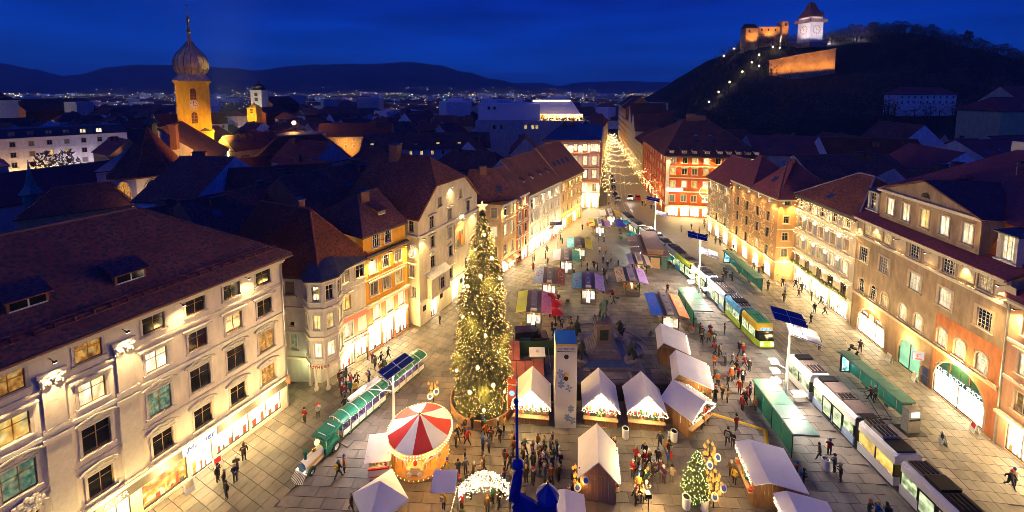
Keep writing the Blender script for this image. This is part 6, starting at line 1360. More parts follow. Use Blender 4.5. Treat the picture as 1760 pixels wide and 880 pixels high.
# wooden market huts
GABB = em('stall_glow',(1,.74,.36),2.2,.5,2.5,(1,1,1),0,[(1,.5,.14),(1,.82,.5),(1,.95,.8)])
def hut(label, x, y, rz, wl, wr, d, eave, ridge, lit=True, counter=True, wood=WOOD, side=None, group='white roofed market huts', en=120):
    """(x, y) = foot below the front end of the ridge; local +y runs to the back"""
    t = thing('market_hut', label, 'market hut', (x,y,0), rz, group); e1 = eave+.15
    b = MB(); n = 0
    def planks(p0, p1, z0, z1):
        p0, p1 = Vector(p0), Vector(p1); v = p1-p0; k = max(2,int(v.length/.28)); ang = math.atan2(v.y,v.x)
        for i in range(k):
            c = p0.lerp(p1,(i+.5)/k); b.box((c.x,c.y,(z0+z1)/2),(v.length/k-.03,.05+.012*(i % 2),z1-z0),0,ang)
    X0, X1 = -wl+.25, wr-.25
    if side != 'l': planks((X0,d,0),(X0,.3,0),0,eave)
    else: planks((X0,d,0),(X0,.3,0),0,1.0)
    if side != 'r': planks((X1,.3,0),(X1,d,0),0,eave)
    else: planks((X1,.3,0),(X1,d,0),0,1.0)
    planks((X1,d,0),(X0,d,0),0,eave); planks((X0,.3,0),(X1,.3,0),0,1.0 if lit else eave)
    kind(b.build('planks', wood, t))
    zg = lambda xx: eave + (ridge-eave)*(1-abs(xx)/(wl if xx < 0 else wr))
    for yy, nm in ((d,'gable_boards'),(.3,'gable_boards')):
        MB().add([(X0,yy,eave),(X1,yy,eave),(X1,yy,zg(X1)),(0,yy,ridge-.05),(X0,yy,zg(X0))],[(0,1,2,3,4)]).build(nm, WOODL if not lit or yy > 1 else GABB, t)  # front gable boards emit so that the gable looks lit
    MB().slab([(-wl,-.25,eave),(0,-.25,ridge),(0,d+.3,ridge),(-wl,d+.3,eave)],.07).slab([(wr,-.25,eave),(0,-.25,ridge),(0,d+.3,ridge),(wr,d+.3,eave)],.07).build('roof', CANVAS, t)
    if lit:
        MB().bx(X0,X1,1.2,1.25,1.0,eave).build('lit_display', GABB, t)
        g = MB(); rr = random.Random(int(x*100))
        for i in range(26): g.box((rr.uniform(X0,X1),rr.uniform(.35,1.0),1.05+rr.random()*.5),(rr.uniform(.1,.3),.15,rr.uniform(.1,.45)),i % 3)
        g.build('goods',[pm('goods_red',(.5,.08,.05)),pm('goods_gold',(.6,.38,.12)),pm('goods_green',(.06,.2,.06))],t)
        MB().bx(X0-.1,X1+.1,-.15,.32,1.0,1.08).build('counter', WOODL, t)
        g = MB()
        for i in range(60):
            f = i/59*2-1; xx = wr*f if f > 0 else wl*f; g.octa((xx,-.27,zg(xx)+rr.uniform(-.12,.1)),.05)
        for i in range(70): g.octa((rr.uniform(-wl,wr),-.26,eave-rr.random()*.3),.045)
        kind(g.build('garland', BULBW, t)); lamp('POINT',(0,-.7,eave-.15),en,(1,.80,.5),.25,parent=t)
    if side:
        s = -1 if side == 'l' else 1; xs = X0 if side == 'l' else X1; g = MB(); rr = random.Random(int(x*77))
        for i in range(90): g.octa((xs+s*.35, .1+(d-.2)*i/90, eave+rr.uniform(-.3,.1)),.05)
        kind(g.build('garland', BULBW, t)); MB().bx(min(xs,xs+s*.35),max(xs,xs+s*.35),.4,d-.1,.98,1.06).build('counter', WOODL, t)
        MB().bx(xs-s*1.0-.02,xs-s*1.0+.02,.4,d-.1,1.0,eave-.1).build('lit_display', GABB, t)
        g = MB()
        for i in range(30): g.box((xs+rr.uniform(-.3,.3),rr.uniform(.4,d-.2),1.05+rr.random()*.4),(rr.uniform(.1,.3),.2,rr.uniform(.1,.5)),i % 3)
        g.build('goods',[pm('goods_red',(.5,.08,.05)),pm('goods_gold',(.6,.38,.12)),pm('goods_green',(.06,.2,.06))],t)
        lamp('POINT',(xs+s*.8,d/2,eave-.1),en,(1,.78,.46),.25,parent=t)
    return t
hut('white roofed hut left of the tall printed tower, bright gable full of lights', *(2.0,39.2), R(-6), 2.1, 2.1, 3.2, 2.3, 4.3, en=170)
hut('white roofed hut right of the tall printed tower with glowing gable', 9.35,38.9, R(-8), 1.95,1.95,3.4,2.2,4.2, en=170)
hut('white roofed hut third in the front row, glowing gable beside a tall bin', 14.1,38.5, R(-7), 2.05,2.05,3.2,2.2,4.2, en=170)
hut('turned wooden hut at the right end of the front row with bluish roof', 20.0,38.7, R(34), 2.3,2.0,3.3,2.2,3.4, side='r', lit=True, en=60)
hut('white roofed hut behind the fountain steps, lights along its right counter', 19.2,42.9, R(-18), .7,3.6,4.0,2.3,3.3, lit=False, side='r')
hut('farthest white roofed hut, below the blue and orange kiosk', 19.6,48.6, R(-16), .7,3.2,4.0,2.3,3.3, lit=False, side='r', en=80)
hut('white roofed hut in the bottom middle showing its closed plank gable', 7.4,31.2, R(-10), 1.75,1.75,3.5,2.4,4.2, lit=False, wood=WOODL, side='r', en=90)
hut('white roofed hut right of the small lit fir with people at its counter', 21.6,30.6, R(-10), 1.2,3.0,3.7,2.5,2.95, lit=False, side='l', en=60)
hut('white roofed hut at the bottom edge right of the small fir', 21.9,26.2, R(-10), 1.0,3.0,3.3,2.5,2.9, lit=False, side='l', en=80)
hut('white hut roof at the bottom edge beside the blue iron finial', 4.2,27.6, R(-4), 1.6,1.6,2.2,2.3,2.7, lit=False)
p = G(655,892,0); t = thing('market_tent', 'white pyramid tent roof at the bottom edge below the ticket booth', 'tent', (p.x,p.y,0), R(40))
MB().add([(-1.7,-1.7,2.1),(1.7,-1.7,2.1),(1.7,1.7,2.1),(-1.7,1.7,2.1),(0,0,3.5),(-1.7,-1.7,1.8),(1.7,-1.7,1.8),(1.7,1.7,1.8),(-1.7,1.7,1.8)],[(0,1,4),(1,2,4),(2,3,4),(3,0,4),(0,5,6,1),(1,6,7,2),(2,7,8,3),(3,8,5,0)]).build('roof', CANVAS, t)
for x in (-1.65,1.65):
    for y in (-1.65,1.65): MB().tube((x,y,0),(x,y,2.1),.04).build('post', STEEL, t)

# kiosks with coloured fold-out awnings
AW = {n: pm('awning_'+n, tuple(min(.86, k*1.45) for k in c), .6, .08, 1) for n, c in dict(lime=(.55,.62,.05),pink=(.62,.16,.22),lightblue=(.40,.52,.60),wine=(.28,.035,.025),turquoise=(.03,.36,.42),lilac=(.36,.27,.48),rose=(.58,.33,.40),green=(.07,.36,.20),mint=(.12,.50,.50),yellow=(.75,.46,.02),straw=(.62,.48,.20),purple=(.40,.27,.60),slate=(.22,.20,.32),sand=(.55,.42,.28),blue=(.03,.16,.55),orange=(.72,.11,.015),white=(.70,.68,.64),leaf=(.45,.52,.10)).items()}
PRN = {n: pm('print_'+n, c, .6, .05, 1) for n, c in dict(red=(.5,.03,.04),white=(.75,.73,.70),gold=(.62,.42,.08),violet=(.45,.18,.42),cream=(.70,.58,.32)).items()}
STR = pm('stall_roof', (.20,.165,.145), .7, .15, 2); STL = pm('stall_lantern',(.34,.29,.26),.6,.1,2)
def stall(label, u, v_, ln, t_, left, right, pl=None, pr=None, lant=None, w=1.2, aw=1.5, seed=0, en=85, front=True):
    p = G(u,v_); ax = R(t_); c = Vector((p.x+math.sin(ax)*ln/2, p.y+math.cos(ax)*ln/2, 0))
    t = thing('market_kiosk', label, 'market kiosk', c, -ax, 'market kiosks with fold-out awnings'); h2 = ln/2; rr = random.Random(seed)
    MB().bx(-w,w,-h2,h2,0,.95).bx(-w,w,-h2+.5,h2-.3,.95,1.0).build('counter_wall', STR, t)
    for x in (-w+.08,w-.08):
        for y in (-h2+.08,0,h2-.08): MB().bx(x-.06,x+.06,y-.06,y+.06,.95,2.6).build('post', IRON, t)
    if front:
        for k in range(3):
            x0 = -w+.15+k*(2*w-.3)/3; MB().bx(x0+.04,x0+(2*w-.3)/3-.04,-h2-.03,-h2+.01,.3 if k == 1 else 1.0,2.3).build('lit_panel', em('kiosk_panel',(1,.84,.58),1.0,.5,1.4,(1,1,1),.4,[(1,.62,.26),(1,.9,.74),(1,1,1)]), t)
    MB().bx(-.06,.06,-h2+.6,h2-.4,1.0,2.4).build('lit_display', em('kiosk_glow',(1,.70,.36),1.2,.7,2,(1,1,1),.3), t)
    g = MB()
    for i in range(34): g.box((rr.choice((-1,1))*rr.uniform(.3,w),rr.uniform(-h2+.3,h2-.3),1.1+rr.random()*.3),(.3,.3,rr.uniform(.15,.5)),i % 3)
    g.build('goods',[pm('goods_red',(.5,.08,.05)),pm('goods_gold',(.6,.38,.12)),pm('goods_green',(.06,.2,.06))],t)
    MB().bx(-w-.1,w+.1,-h2-.15,h2+.15,2.6,2.72).build('roof', STR, t)
    q = MB().bx(-.46,.46,-h2+.15,h2-.25,2.72,3.25).build('roof_lantern', lant or STL, t)
    for k in range(3): MB().bx(-.2,.2,-h2+.8+k*ln*.3,-h2+1.25+k*ln*.3,3.25,3.36).build('vent', STEEL, q)
    for s, nm, prn in ((-1,left,pl),(1,right,pr)):
        if not nm: continue
        o = MB().slab([(s*(w-.05),-h2,2.86),(s*(w+aw),-h2,2.5),(s*(w+aw),h2,2.5),(s*(w-.05),h2,2.86)],.05).build('awning', AW[nm], t)
        if prn:
            f = lambda a, y: (s*(w-.05+(aw+.05)*a), y, 2.875-.36*a)
            pb = MB()
            for k in range(9):
                a, yy = rr.uniform(.15,.7), -h2+.4+(ln-.8)*k/9; da, dy = rr.uniform(.06,.22), rr.uniform(.1,.32); pb.add([f(a,yy),f(a+da,yy),f(a+da*.8,yy+dy),f(a+.02,yy+dy)],[(0,1,2,3)])
            for yy in (-h2+.15,h2-.25): pb.add([f(.05,yy),f(.95,yy),f(.95,yy+.08),f(.05,yy+.08)],[(0,1,2,3)])
            n_ = 18
            for k in range(n_):
                a0, a1 = 2*math.pi*k/n_, 2*math.pi*(k+1)/n_; cc = lambda a, r: f(.5+.33*r*math.cos(a), .1*ln+.17*ln*r*math.sin(a)); pb.add([cc(a0,1),cc(a1,1),cc(a1,.82),cc(a0,.82)],[(0,1,2,3)])
            pb.build('print', PRN[prn], o)
        for y in (-h2+.2,h2-.2): MB().tube((s*w,y,2.0),(s*(w+aw-.1),y,2.5),.025,n=4).build('strut', IRON, o)
    for s in (-1,1): lamp('POINT',(s*(w+.5),0,2.3),en,(1,.80,.52),.2,parent=t)
    lamp('POINT',(0,-h2-.7,2.2),en*.5,(1,.88,.66),.2,parent=t); return t
stall('kiosk with lime and pink awnings behind the dark vans', 917,566,6.3,5,'lime','pink','white','violet',seed=1)
stall('kiosk with pale blue and wine red awnings', 944,513,6.2,7,'lightblue','wine','red','gold',lant=pm('lantern_tan',(.42,.30,.20)),seed=2)
stall('kiosk with turquoise and lilac awnings', 1011,523,5.8,10,'turquoise','lilac','red','violet',lant=pm('lantern_violet',(.22,.20,.34)),seed=3)
stall('kiosk with rose and green awnings', 973,471,5.6,8,'rose','green',None,'gold',seed=4)
stall('kiosk with mint and yellow awnings', 996,447,5.6,9,'mint','yellow','white','gold',lant=pm('lantern_brown',(.22,.15,.11)),seed=5)
stall('kiosk with straw and purple awnings right of the row', 1087,510,5.8,9,'straw','purple','red','violet',lant=pm('lantern_mauve',(.40,.33,.40)),seed=6,front=False,en=30)
stall('kiosk with cream lantern and orange base behind the straw awning', 1100,478,5,10,'slate','sand',None,None,lant=pm('lantern_cream',(.60,.45,.28)),seed=7,aw=.9,front=False,en=30)
stall('kiosk with blue and orange awnings left of the glass tram shelter', 1152,573,6.6,9,'blue','orange','violet','gold',seed=8,en=50)
stall('far kiosk with leaf green and pink awnings', 1031,407,5.2,8,'leaf','rose',None,None,lant=WHITEP,seed=9,en=60)
stall('farthest kiosk with yellow awning', 1050,388,5.2,8,'white','yellow',None,None,lant=WHITEP,seed=10,en=80)
stall('small kiosk with teal roof near the mast', 1087,403,3,10,'turquoise',None,None,None,lant=pm('lantern_teal',(.04,.22,.24)),seed=11,en=40,w=1.0,aw=1.2)
# cafe front with red glow on the long row, tables and crates among the kiosks
p = G(945,408); t = thing('cafe_terrace', 'cafe terrace with dark awning and red glow before the long row', 'cafe terrace', (p.x,p.y,0), R(59))
MB().slab([(-2.6,-1.4,3.0),(2.6,-1.4,3.0),(2.6,1.6,3.6),(-2.6,1.6,3.6)],.08).build('awning', pm('cafe_awning',(.13,.05,.05)), t)
for x in (-1.8,-.6,.6,1.8): MB().lathe([(.35,.70),(.35,.74),(0,.74)],10).tube((0,0,0),(0,0,.7),.04).build('table', RED_, t, (x,-.6,0)); MB().bx(-.2,.2,-.2,.2,.42,.47).bx(-.2,.2,.16,.2,.47,.9).bx(-.03,.03,-.03,.03,0,.42).build('chair', pm('chair_red',(.4,.05,.03)), t, (x+.1,-1.3,0))
lamp('POINT',(0,-.4,2.7),160,(1,.30,.10),.2,parent=t)
rr = random.Random(31); cm = [WOODL, pm('crate_green',(.05,.16,.07)), pm('crate_grey',(.3,.3,.3))]; crm = [MB().bx(-.35,.35,-.25,.25,0,.3).bx(-.28,.28,-.18,.18,.3,.36,1).mesh('crate', [m, g_]) for m in cm for g_ in (pm('goods_red',(.5,.08,.05)), pm('goods_green',(.06,.2,.06)))]
for k, (u, v_, l) in enumerate(((900,560,'left of the lime awning kiosk'),(975,520,'between the wine and turquoise awnings'),(1040,522,'right of the lilac awning'),(1060,512,'at the left corner of the straw awning kiosk'),(1118,575,'at the left front of the blue awning kiosk'),(1188,570,'at the right front of the orange awning kiosk'),(960,470,'in front of the rose awning'),(1008,470,'in front of the green awning'),(1066,410,'by the teal roofed kiosk'),(1010,410,'by the leaf green awning'))):
    for j, w_ in enumerate(('lower','upper')): p = G(u,v_); tag(put('crate', crm[(k+j) % 6], None, (p.x+.08*j,p.y,.36*j), .3*j+k), '%s of two market crates %s' % (w_, l), 'crate', 'crates beside the kiosks')
# pavilion with brown roof
p = G(1126,462); pv = thing('snack_pavilion', 'large snack pavilion with brown raised roof and glowing green-white windows', 'pavilion', (p.x,p.y,0), R(-11))
MB().bx(-2.3,2.3,0,11,0,.9).bx(-2.3,-2.15,0,11,2.4,2.9).bx(2.15,2.3,0,11,.9,2.9).bx(-2.3,-1.2,0,.15,.9,2.9).bx(1.2,2.3,0,.15,.9,2.9).build('wall', pm('pavilion_green',(.06,.10,.08),.5), pv)
for k in range(5): MB().bx(-2.26,-2.2,.3+2.1*k,2.2+2.1*k,.9,2.4).build('window', em('pavilion_cool',(.75,1,.88),2.6,.5,1.2), pv)
MB().bx(-.9,.9,-.02,.04,.1,2.3).build('door', pm('door_tan',(.42,.26,.14)), pv)
MB().slab([(-2.8,-.4,2.95),(2.8,-.4,2.95),(2.8,11.4,2.95),(-2.8,11.4,2.95)],.18).bx(-1.5,1.5,.2,10.8,2.95,3.9).build('roof', pm('pavilion_roof',(.22,.12,.085),.6,.15,1), pv)
MB().slab([(-1.7,0,3.95),(1.7,0,3.95),(1.7,11,3.95),(-1.7,11,3.95)],.1).build('raised_roof', pm('pavilion_top',(.30,.17,.12),.6,.15,1), pv)
for k in range(3): MB().slab([(-2.8,1+3.4*k,2.85),(-4.6,1+3.4*k,2.5),(-4.6,3.9+3.4*k,2.5),(-2.8,3.9+3.4*k,2.85)],.05).build('awning', pm('pavilion_awning',(.28,.17,.12)), pv)
for y in (2,5.5,9): lamp('POINT',(-3.4,y,2.0),170,(.88,1,.84),.2,parent=pv)
def parasol(label, u, v_, r_, h_, col, group='market parasols'):
    p = G(u,v_,h_); t = thing('parasol', label, 'parasol', (p.x,p.y,0), .3, group)
    MB().lathe([(r_,h_-.35),(r_*.98,h_-.22),(r_*.5,h_+.1),(.03,h_+.3)],8).build('canopy', pm('parasol_'+col[0],col[1],.6,.08,2), t); MB().tube((0,0,0),(0,0,h_+.35),.035).lathe([(.35,0),(.3,.1),(0,.12)],8).build('pole', IRON, t)
RD = ('red',(.62,.02,.02)); BL_ = ('blue',(.05,.06,.42)); TE = ('teal',(.03,.28,.26))
for a in (('red parasol nearest the pink awning',955,533,1.2,2.3,RD),('red parasol in the middle of three',953,518,1.3,2.4,RD),('red parasol behind the other two by the wine red awning',946,507,1.2,2.5,RD),('single red parasol beside the far green awning',1018,384,1.6,2.5,RD),('violet blue parasol, farther of the pair by the yellow awning',1065,379,1.5,2.5,BL_),('violet blue parasol, nearer of the pair by the yellow awning',1067,385,1.5,2.5,BL_),('teal parasol at the front right corner of the snack pavilion',1147,440,1.4,2.4,TE),('teal parasol behind the snack pavilion',1140,421,1.4,2.5,TE),('teal parasol at the far corner of the snack pavilion',1086,400,1.4,2.5,TE)): parasol(*a)

# reflector masts
MIR = pm('reflector_blue',(.05,.09,.24),.25,.1,1,metal=.6); MIRL = pm('reflector_grey',(.30,.32,.42),.3,.1,1,metal=.5)
def mast(label, u, v_, h_, panels, fl, en, lights=True, spot=150, wide=.12, aim=None, ap=0, sk=.8):
    p = G(u,v_); t = thing('reflector_mast', label, 'lamp mast', (p.x,p.y,0), 0, 'white reflector masts')
    MB().tube((0,0,0),(0,0,h_),.16,.10,10).build('pole', WHITEP, t); MB().lathe([(.3,0),(.3,.15),(.2,.2)],10).build('base', STEEL, t)
    for z, w, d, rz, tx, ty, ox, m in panels:
        o = MB().bx(-w/2,w/2,-d/2,d/2,-.05,.05).bx(-w/2-.05,w/2+.05,-d/2-.05,d/2+.05,-.09,-.05,1).bx(-.03,.03,-d/2,d/2,.05,.07,1).bx(-w/2,w/2,-.03,.03,.05,.07,1).build('reflector', [m, WHITEP], t, (ox,0,z)); o.rotation_euler = (R(tx),R(ty),R(rz))
        MB().tube((0,0,z-.3),(ox,0,z-.05),.05).build('bracket', WHITEP, t)
    for x, y, z in fl:
        o = MB().bx(-.42,.42,-.28,.28,-.14,.14).build('floodlight', STEEL, t, (x,y,z)); MB().bx(-.40,.40,-.26,.26,.14,.17).bx(-.40,.40,-.31,-.28,-.12,.12).build('glass', FLOOD, o); MB().tube((0,0,0),(-x,-y,-.2),.04).build('arm', STEEL, o)
    if lights:
        for z, w, d, rz, tx, ty, ox, m in panels: lamp('SPOT',(ox,0,z-.25),en*sk,(1,.90,.81),.5,angle=spot,blend=1,parent=t,to=(ox*1.2,-.2,0))
        lamp('POINT',(panels[0][6],-.3,panels[0][0]-.6),en*wide,(1,.70,.40),.4,parent=t)
        if aim: lamp('SPOT',(panels[ap][6],0,panels[ap][0]+.25),en*(.7 if ap else .9),(1,.76,.54),.5,angle=115,blend=1,parent=t,to=Vector(aim)-p)
        for x, y, z in fl[:3]: lamp('POINT',(x*1.3,y*1.3,z+.4),en*.09,(1,.76,.44),.25,parent=t)
    return t
mast('reflector mast beside the rear of the white tram with dazzling floodlights', 1350,690,10.2,[(10.25,3.1,2.2,-20,8,8,-.3,MIR),(8.3,3.1,2.2,-20,10,14,1.6,MIRL)],[(-1.1,.5,3.4),(-1.35,-.1,2.7),(-.9,1.1,4.1),(.9,-.3,1.2),(1.5,-.3,1.2)],3600,aim=(50.5,44,5),ap=1)
mast('reflector mast by the green and blue tram with floodlights half way up', 1200,511,10.9,[(10.95,3.0,2.2,-20,6,8,-.6,MIR),(8.0,2.8,2.2,-20,8,14,1.6,MIRL)],[(-1.2,.3,3.6),(-1.5,0,2.8),(-.9,.6,4.4),(1.0,-.2,1.6),(1.7,-.2,1.6)],4600,aim=(51,68,5),ap=1)
mast('farthest reflector mast where the tram track curves into the side street', 1125,415,10.3,[(10.3,3.0,2.0,-20,6,8,-.7,MIR),(6.8,2.6,2.0,-20,8,12,1.6,MIRL)],[(-1,.3,3.2),(-1.3,0,2.4),(.9,0,2)],2600,aim=(50,110,4),ap=1)
mast('left reflector mast before the pale long house with dark panel', 958,440,7.2,[(7.25,2.6,1.8,-10,4,-6,-.4,pm('reflector_dark',(.10,.06,.09),.4))],[(.2,-.2,6.7),(-.4,-.2,6.4)],3600)
mast('reflector mast by the tourist train with a flat blue panel above its last carriage', 678,752,7.8,[(7.85,3.2,1.5,52,4,-4,.4,MIR),(5.4,3.4,.6,52,4,-4,-2.9,WHITEP)],[],4200,wide=.04,aim=(-29,36,5),ap=1,sk=.22)

# trams
def tram(label, secs, group=None, ends=(True,True), wpat=None, lightcol=(1,.92,.72)):
    """secs: list of (centre, heading, length, dict of colours)"""
    c0 = secs[0][0]; t = thing('tram', label, 'tram', (c0[0],c0[1],0), 0, group)
    for k, (c, hd, ln, lv) in enumerate(secs):
        w = 1.2; h2 = ln/2; T = (c[0]-c0[0], c[1]-c0[1], 0); M = {n: lv[n] for n in lv}
        b = MB(); nose_f = ends[0] and k == 0; nose_b = ends[1] and k == len(secs)-1
        y0, y1 = -h2, h2
        b.bx(-w,w,y0,y1,.25,1.15,0).bx(-w,w,y0,y1,2.35,3.05,1)
        b.add([(-w,y0,3.05),(w,y0,3.05),(w,y1,3.05),(-w,y1,3.05),(-w+.25,y0,3.3),(w-.25,y0,3.3),(w-.25,y1,3.3),(-w+.25,y1,3.3)],[(0,1,5,4),(1,2,6,5),(2,3,7,6),(3,0,4,7),(4,5,6,7)],1)
        b.bx(-w+.1,w-.1,y0+.02,y1-.02,1.15,1.2,2).bx(-w+.15,w-.15,y0+.2,y1-.2,.02,.25,2)
        if nose_f: b.add([(-w,y0,.25),(w,y0,.25),(w*.8,y0-.75,.3),(-w*.8,y0-.75,.3),(-w,y0,1.15),(w,y0,1.15),(w*.8,y0-.7,1.15),(-w*.8,y0-.7,1.15)],[(0,3,2,1),(3,7,6,2),(0,4,7,3),(1,2,6,5),(4,5,6,7)],0); b.add([(-w,y0,2.35),(w,y0,2.35),(w*.85,y0-.3,2.4),(-w*.85,y0-.3,2.4),(-w,y0,3.25),(w,y0,3.25),(w*.85,y0-.2,2.95),(-w*.85,y0-.2,2.95)],[(3,2,6,7),(7,6,5,4),(0,3,7,4),(1,5,6,2),(0,1,2,3)],3)
        if nose_b: b.add([(-w,y1,.25),(w,y1,.25),(w*.8,y1+.5,.3),(-w*.8,y1+.5,.3),(-w,y1,3.1),(w,y1,3.1),(w*.85,y1+.25,2.9),(-w*.85,y1+.25,2.9)],[(0,1,2,3),(2,3,7,6)[::-1],(0,3,7,4),(1,5,6,2),(4,7,6,5)],0)
        o = b.build('section', [lv['low'], lv['up'], IRON, lv.get('head', lv['up'])], t, T, hd)
        # posts and glazing
        n = max(2, int(ln/1.35)); dw = (y1-y0)/n
        pb = MB()
        for s in (-1,1):
            for i in range(n+1): y = min(max(y0+dw*i,y0+.06),y1-.06); pb.bx(s*w-.05 if s > 0 else -w,s*w if s > 0 else -w+.05,y-.06,y+.06,1.15,2.35)
        pb.build('window_post', lv.get('post', IRON), o)
        door = n//2
        for s in (-1,1):
            for i in range(n):
                y_0, y_1 = y0+dw*i+.08, y0+dw*(i+1)-.08; dz = i in (door, door-1) and ln > 4.5
                if dz:
                    q = MB().bx(*( (w-.005,w+.025) if s > 0 else (-w-.025,-w+.005)),y_0,y_1,.35,2.4).build('door', lv.get('door', IRON), o); 
                    MB().bx(*((w+.026,w+.032) if s > 0 else (-w-.032,-w-.026)),y_0+.1,y_1-.1,.6,2.25).build('pane', em('tram_door_light',(.85,1,.55),.55,.6,1.5), q)
                else: MB().bx(*((w-.04,w-.02) if s > 0 else (-w+.02,-w+.04)),y_0,y_1,1.2,2.33).build('pane', em('tram_light',(.95,1,.66),.75,.75,1.6,(1,1,1),.4,[(.10,.14,.08),(.7,.85,.4),(1,1,.85)]) if not lv.get('amber') else em('tram_amber',(1,.62,.12),.8,.6,1.6,(1,1,1),.3), o)
        if nose_f:
            MB().add([(-w*.95,y0-.02,1.16),(w*.95,y0-.02,1.16),(w*.82,y0-.7,1.16),(-w*.82,y0-.7,1.16),(-w*.95,y0-.02,2.4),(w*.95,y0-.02,2.4),(w*.85,y0-.3,2.4),(-w*.85,y0-.3,2.4)],[(3,2,6,7),(0,3,7,4),(2,1,5,6)]).build('windscreen', GLASSD, o)
            MB().bx(-.75,.75,y0-.34,y0-.31,2.5,2.85).build('destination_sign', em('sign_blue',(.3,.5,1),1.0,.8,6), o)
            for x in (-.72,.72): MB().ball((x,y0-.77,.75),.15,8,5).build('headlight', em('headlight',(1,.95,.8),40), o); lamp('SPOT',(x,y0-.95,.8),60,(1,.95,.8),.1,angle=90,parent=o,to=(x,y0-8,-.5))
        # roof equipment
        e = MB(); rr = random.Random(k*7+int(c[1]))
        y = y0+.2
        while y < y1-.6:
            l2 = rr.uniform(.7,1.9); l2 = min(l2,y1-.1-y); hh = rr.uniform(.12,.36); e.bx(-.85,.85,y,y+l2-.08,3.3,3.3+hh,rr.choice((0,0,1,2)))
            if rr.random() < .5:
                for q in range(4): e.bx(-.8+.4*q,-.6+.4*q,y+.1,y+l2-.2,3.3+hh,3.3+hh+.1,1)
            y += l2
        e.build('roof_equipment', lv.get('eq') or [pm('equip_brown',(.17,.12,.10),.6,.2,2), IRON, pm('equip_grey',(.30,.28,.28),.5)], o)
        if k < len(secs)-1:
            c2 = secs[k+1][0]; m = ((c[0]+c2[0])/2-c0[0], (c[1]+c2[1])/2-c0[1], 0); g = ((Vector(c2)-Vector(c)).length-ln/2-secs[k+1][2]/2)/2+.02
            bb = MB()
            for q in range(5): bb.bx(-1.08-.05*(q % 2),1.08+.05*(q % 2),-g+2*g*q/5,-g+2*g*(q+1)/5,.35,3.15)
            bb.build('bellows', pm('bellows',(.05,.05,.055),.8), t, m, (hd+secs[k+1][1])/2)
        lamp('POINT',(0,0,2.5),14,lightcol,.2,parent=o) if k % 2 == 0 else None
    return t
PW = pm('tram_white',(.70,.70,.72),.3,.05,2); PB_ = pm('tram_sky',(.36,.46,.66),.3,.06,2); PG = pm('tram_lime',(.34,.55,.05),.3,.1,1.2,col2=(.55,.68,.08)); PBL = pm('tram_blue',(.05,.26,.60),.3,.15,1,col2=(.10,.42,.75)); PY_ = pm('tram_yellow',(.78,.50,.03),.3,.1,1.5,col2=(.85,.62,.08)); PGR = pm('tram_green',(.06,.36,.18),.35,.1,2)
LW = dict(low=PW, up=PW, post=IRON); LB = dict(low=PB_, up=PW); 
X_ = 35.35
tr2 = tram('long white tram standing at the right platform, cut by the bottom edge', [((X_,44.4,0),0,3.6,LW),((X_,39.4,0),0,5.4,LB),((X_,34.4,0),0,3.7,dict(LW,amber=True)),((X_,29.0,0),0,6.0,LW),((X_,23.4,0),0,4.4,LW)], ends=(False,False))
pg = MB(); pz = lambda y, z: (0,y,z)
for x in (-.55,.55): pg.tube((x,-8.0,3.55),(x*.9,-9.6,4.7),.035,n=5).tube((x*.9,-9.6,4.7),(x*.8,-7.6,5.9),.03,n=5)
pg.tube((-.8,-7.6,5.95),(.8,-7.6,5.95),.04,n=5).tube((-.8,-7.3,5.95),(.8,-7.3,5.95),.04,n=5).tube((-.5,-9.6,4.7),(.5,-9.6,4.7),.03,n=5).bx(-.7,.7,-8.4,-7.6,3.4,3.55)
pg.build('pantograph', IRON, tr2)
LG = dict(low=PG, up=PY_, head=PY_, door=pm('tram_door_dark',(.08,.09,.08)), eq=[PGR, PGR, PGR]); L2 = dict(low=PG, up=PBL, eq=[pm('equip_light',(.42,.38,.36)), IRON, pm('equip_light',(.42,.38,.36))]); L3 = dict(low=PB_, up=PB_, post=WHITEP); L4 = dict(low=PW, up=PW, eq=[pm('equip_brown',(.17,.12,.10)), IRON, pm('equip_brown',(.17,.12,.10))])
tr1 = tram('tram with lime, yellow and blue advertising livery and bright headlights', [((X_-.1,54.3,0),0,3.4,LG),((X_-.15,58.4,0),0,4.0,L2),((X_-.2,63.6,0),0,5.6,L3),((X_-.45,69.2,0),R(4),4.8,L4),((X_-1.0,74.6,0),R(8),5.2,dict(low=PBL, up=PG))], ends=(True,False))
text('Grawe', .8, WHITEP, tr1, (-1.235,4.1,2.72), -math.pi/2, ext=.01)
cs = []; pts_ = spline(TRK, 24)
d_acc = 0; tgt = [(79.0,5.0),(84.6,5.0),(90.2,5.0),(95.8,5.0),(101.2,5.0)]
for yt, ln in tgt:
    i = min(range(len(pts_)-1), key=lambda j: abs(pts_[j].y-yt)); tv = (pts_[i+1]-pts_[i]).normalized(); cs.append(((pts_[i].x-.05, pts_[i].y, 0), math.atan2(tv.y,tv.x)-math.pi/2, ln, dict(low=pm('tram_pale',(.52,.56,.52),.3,.1,1), up=pm('tram_pale',(.52,.56,.52)), amber=len(cs) % 2 == 1, eq=[pm('equip_dark',(.10,.09,.09)), IRON, pm('equip_dark',(.10,.09,.09))])))
tram('pale tram bending round the curve towards the side street', cs, ends=(False,True))

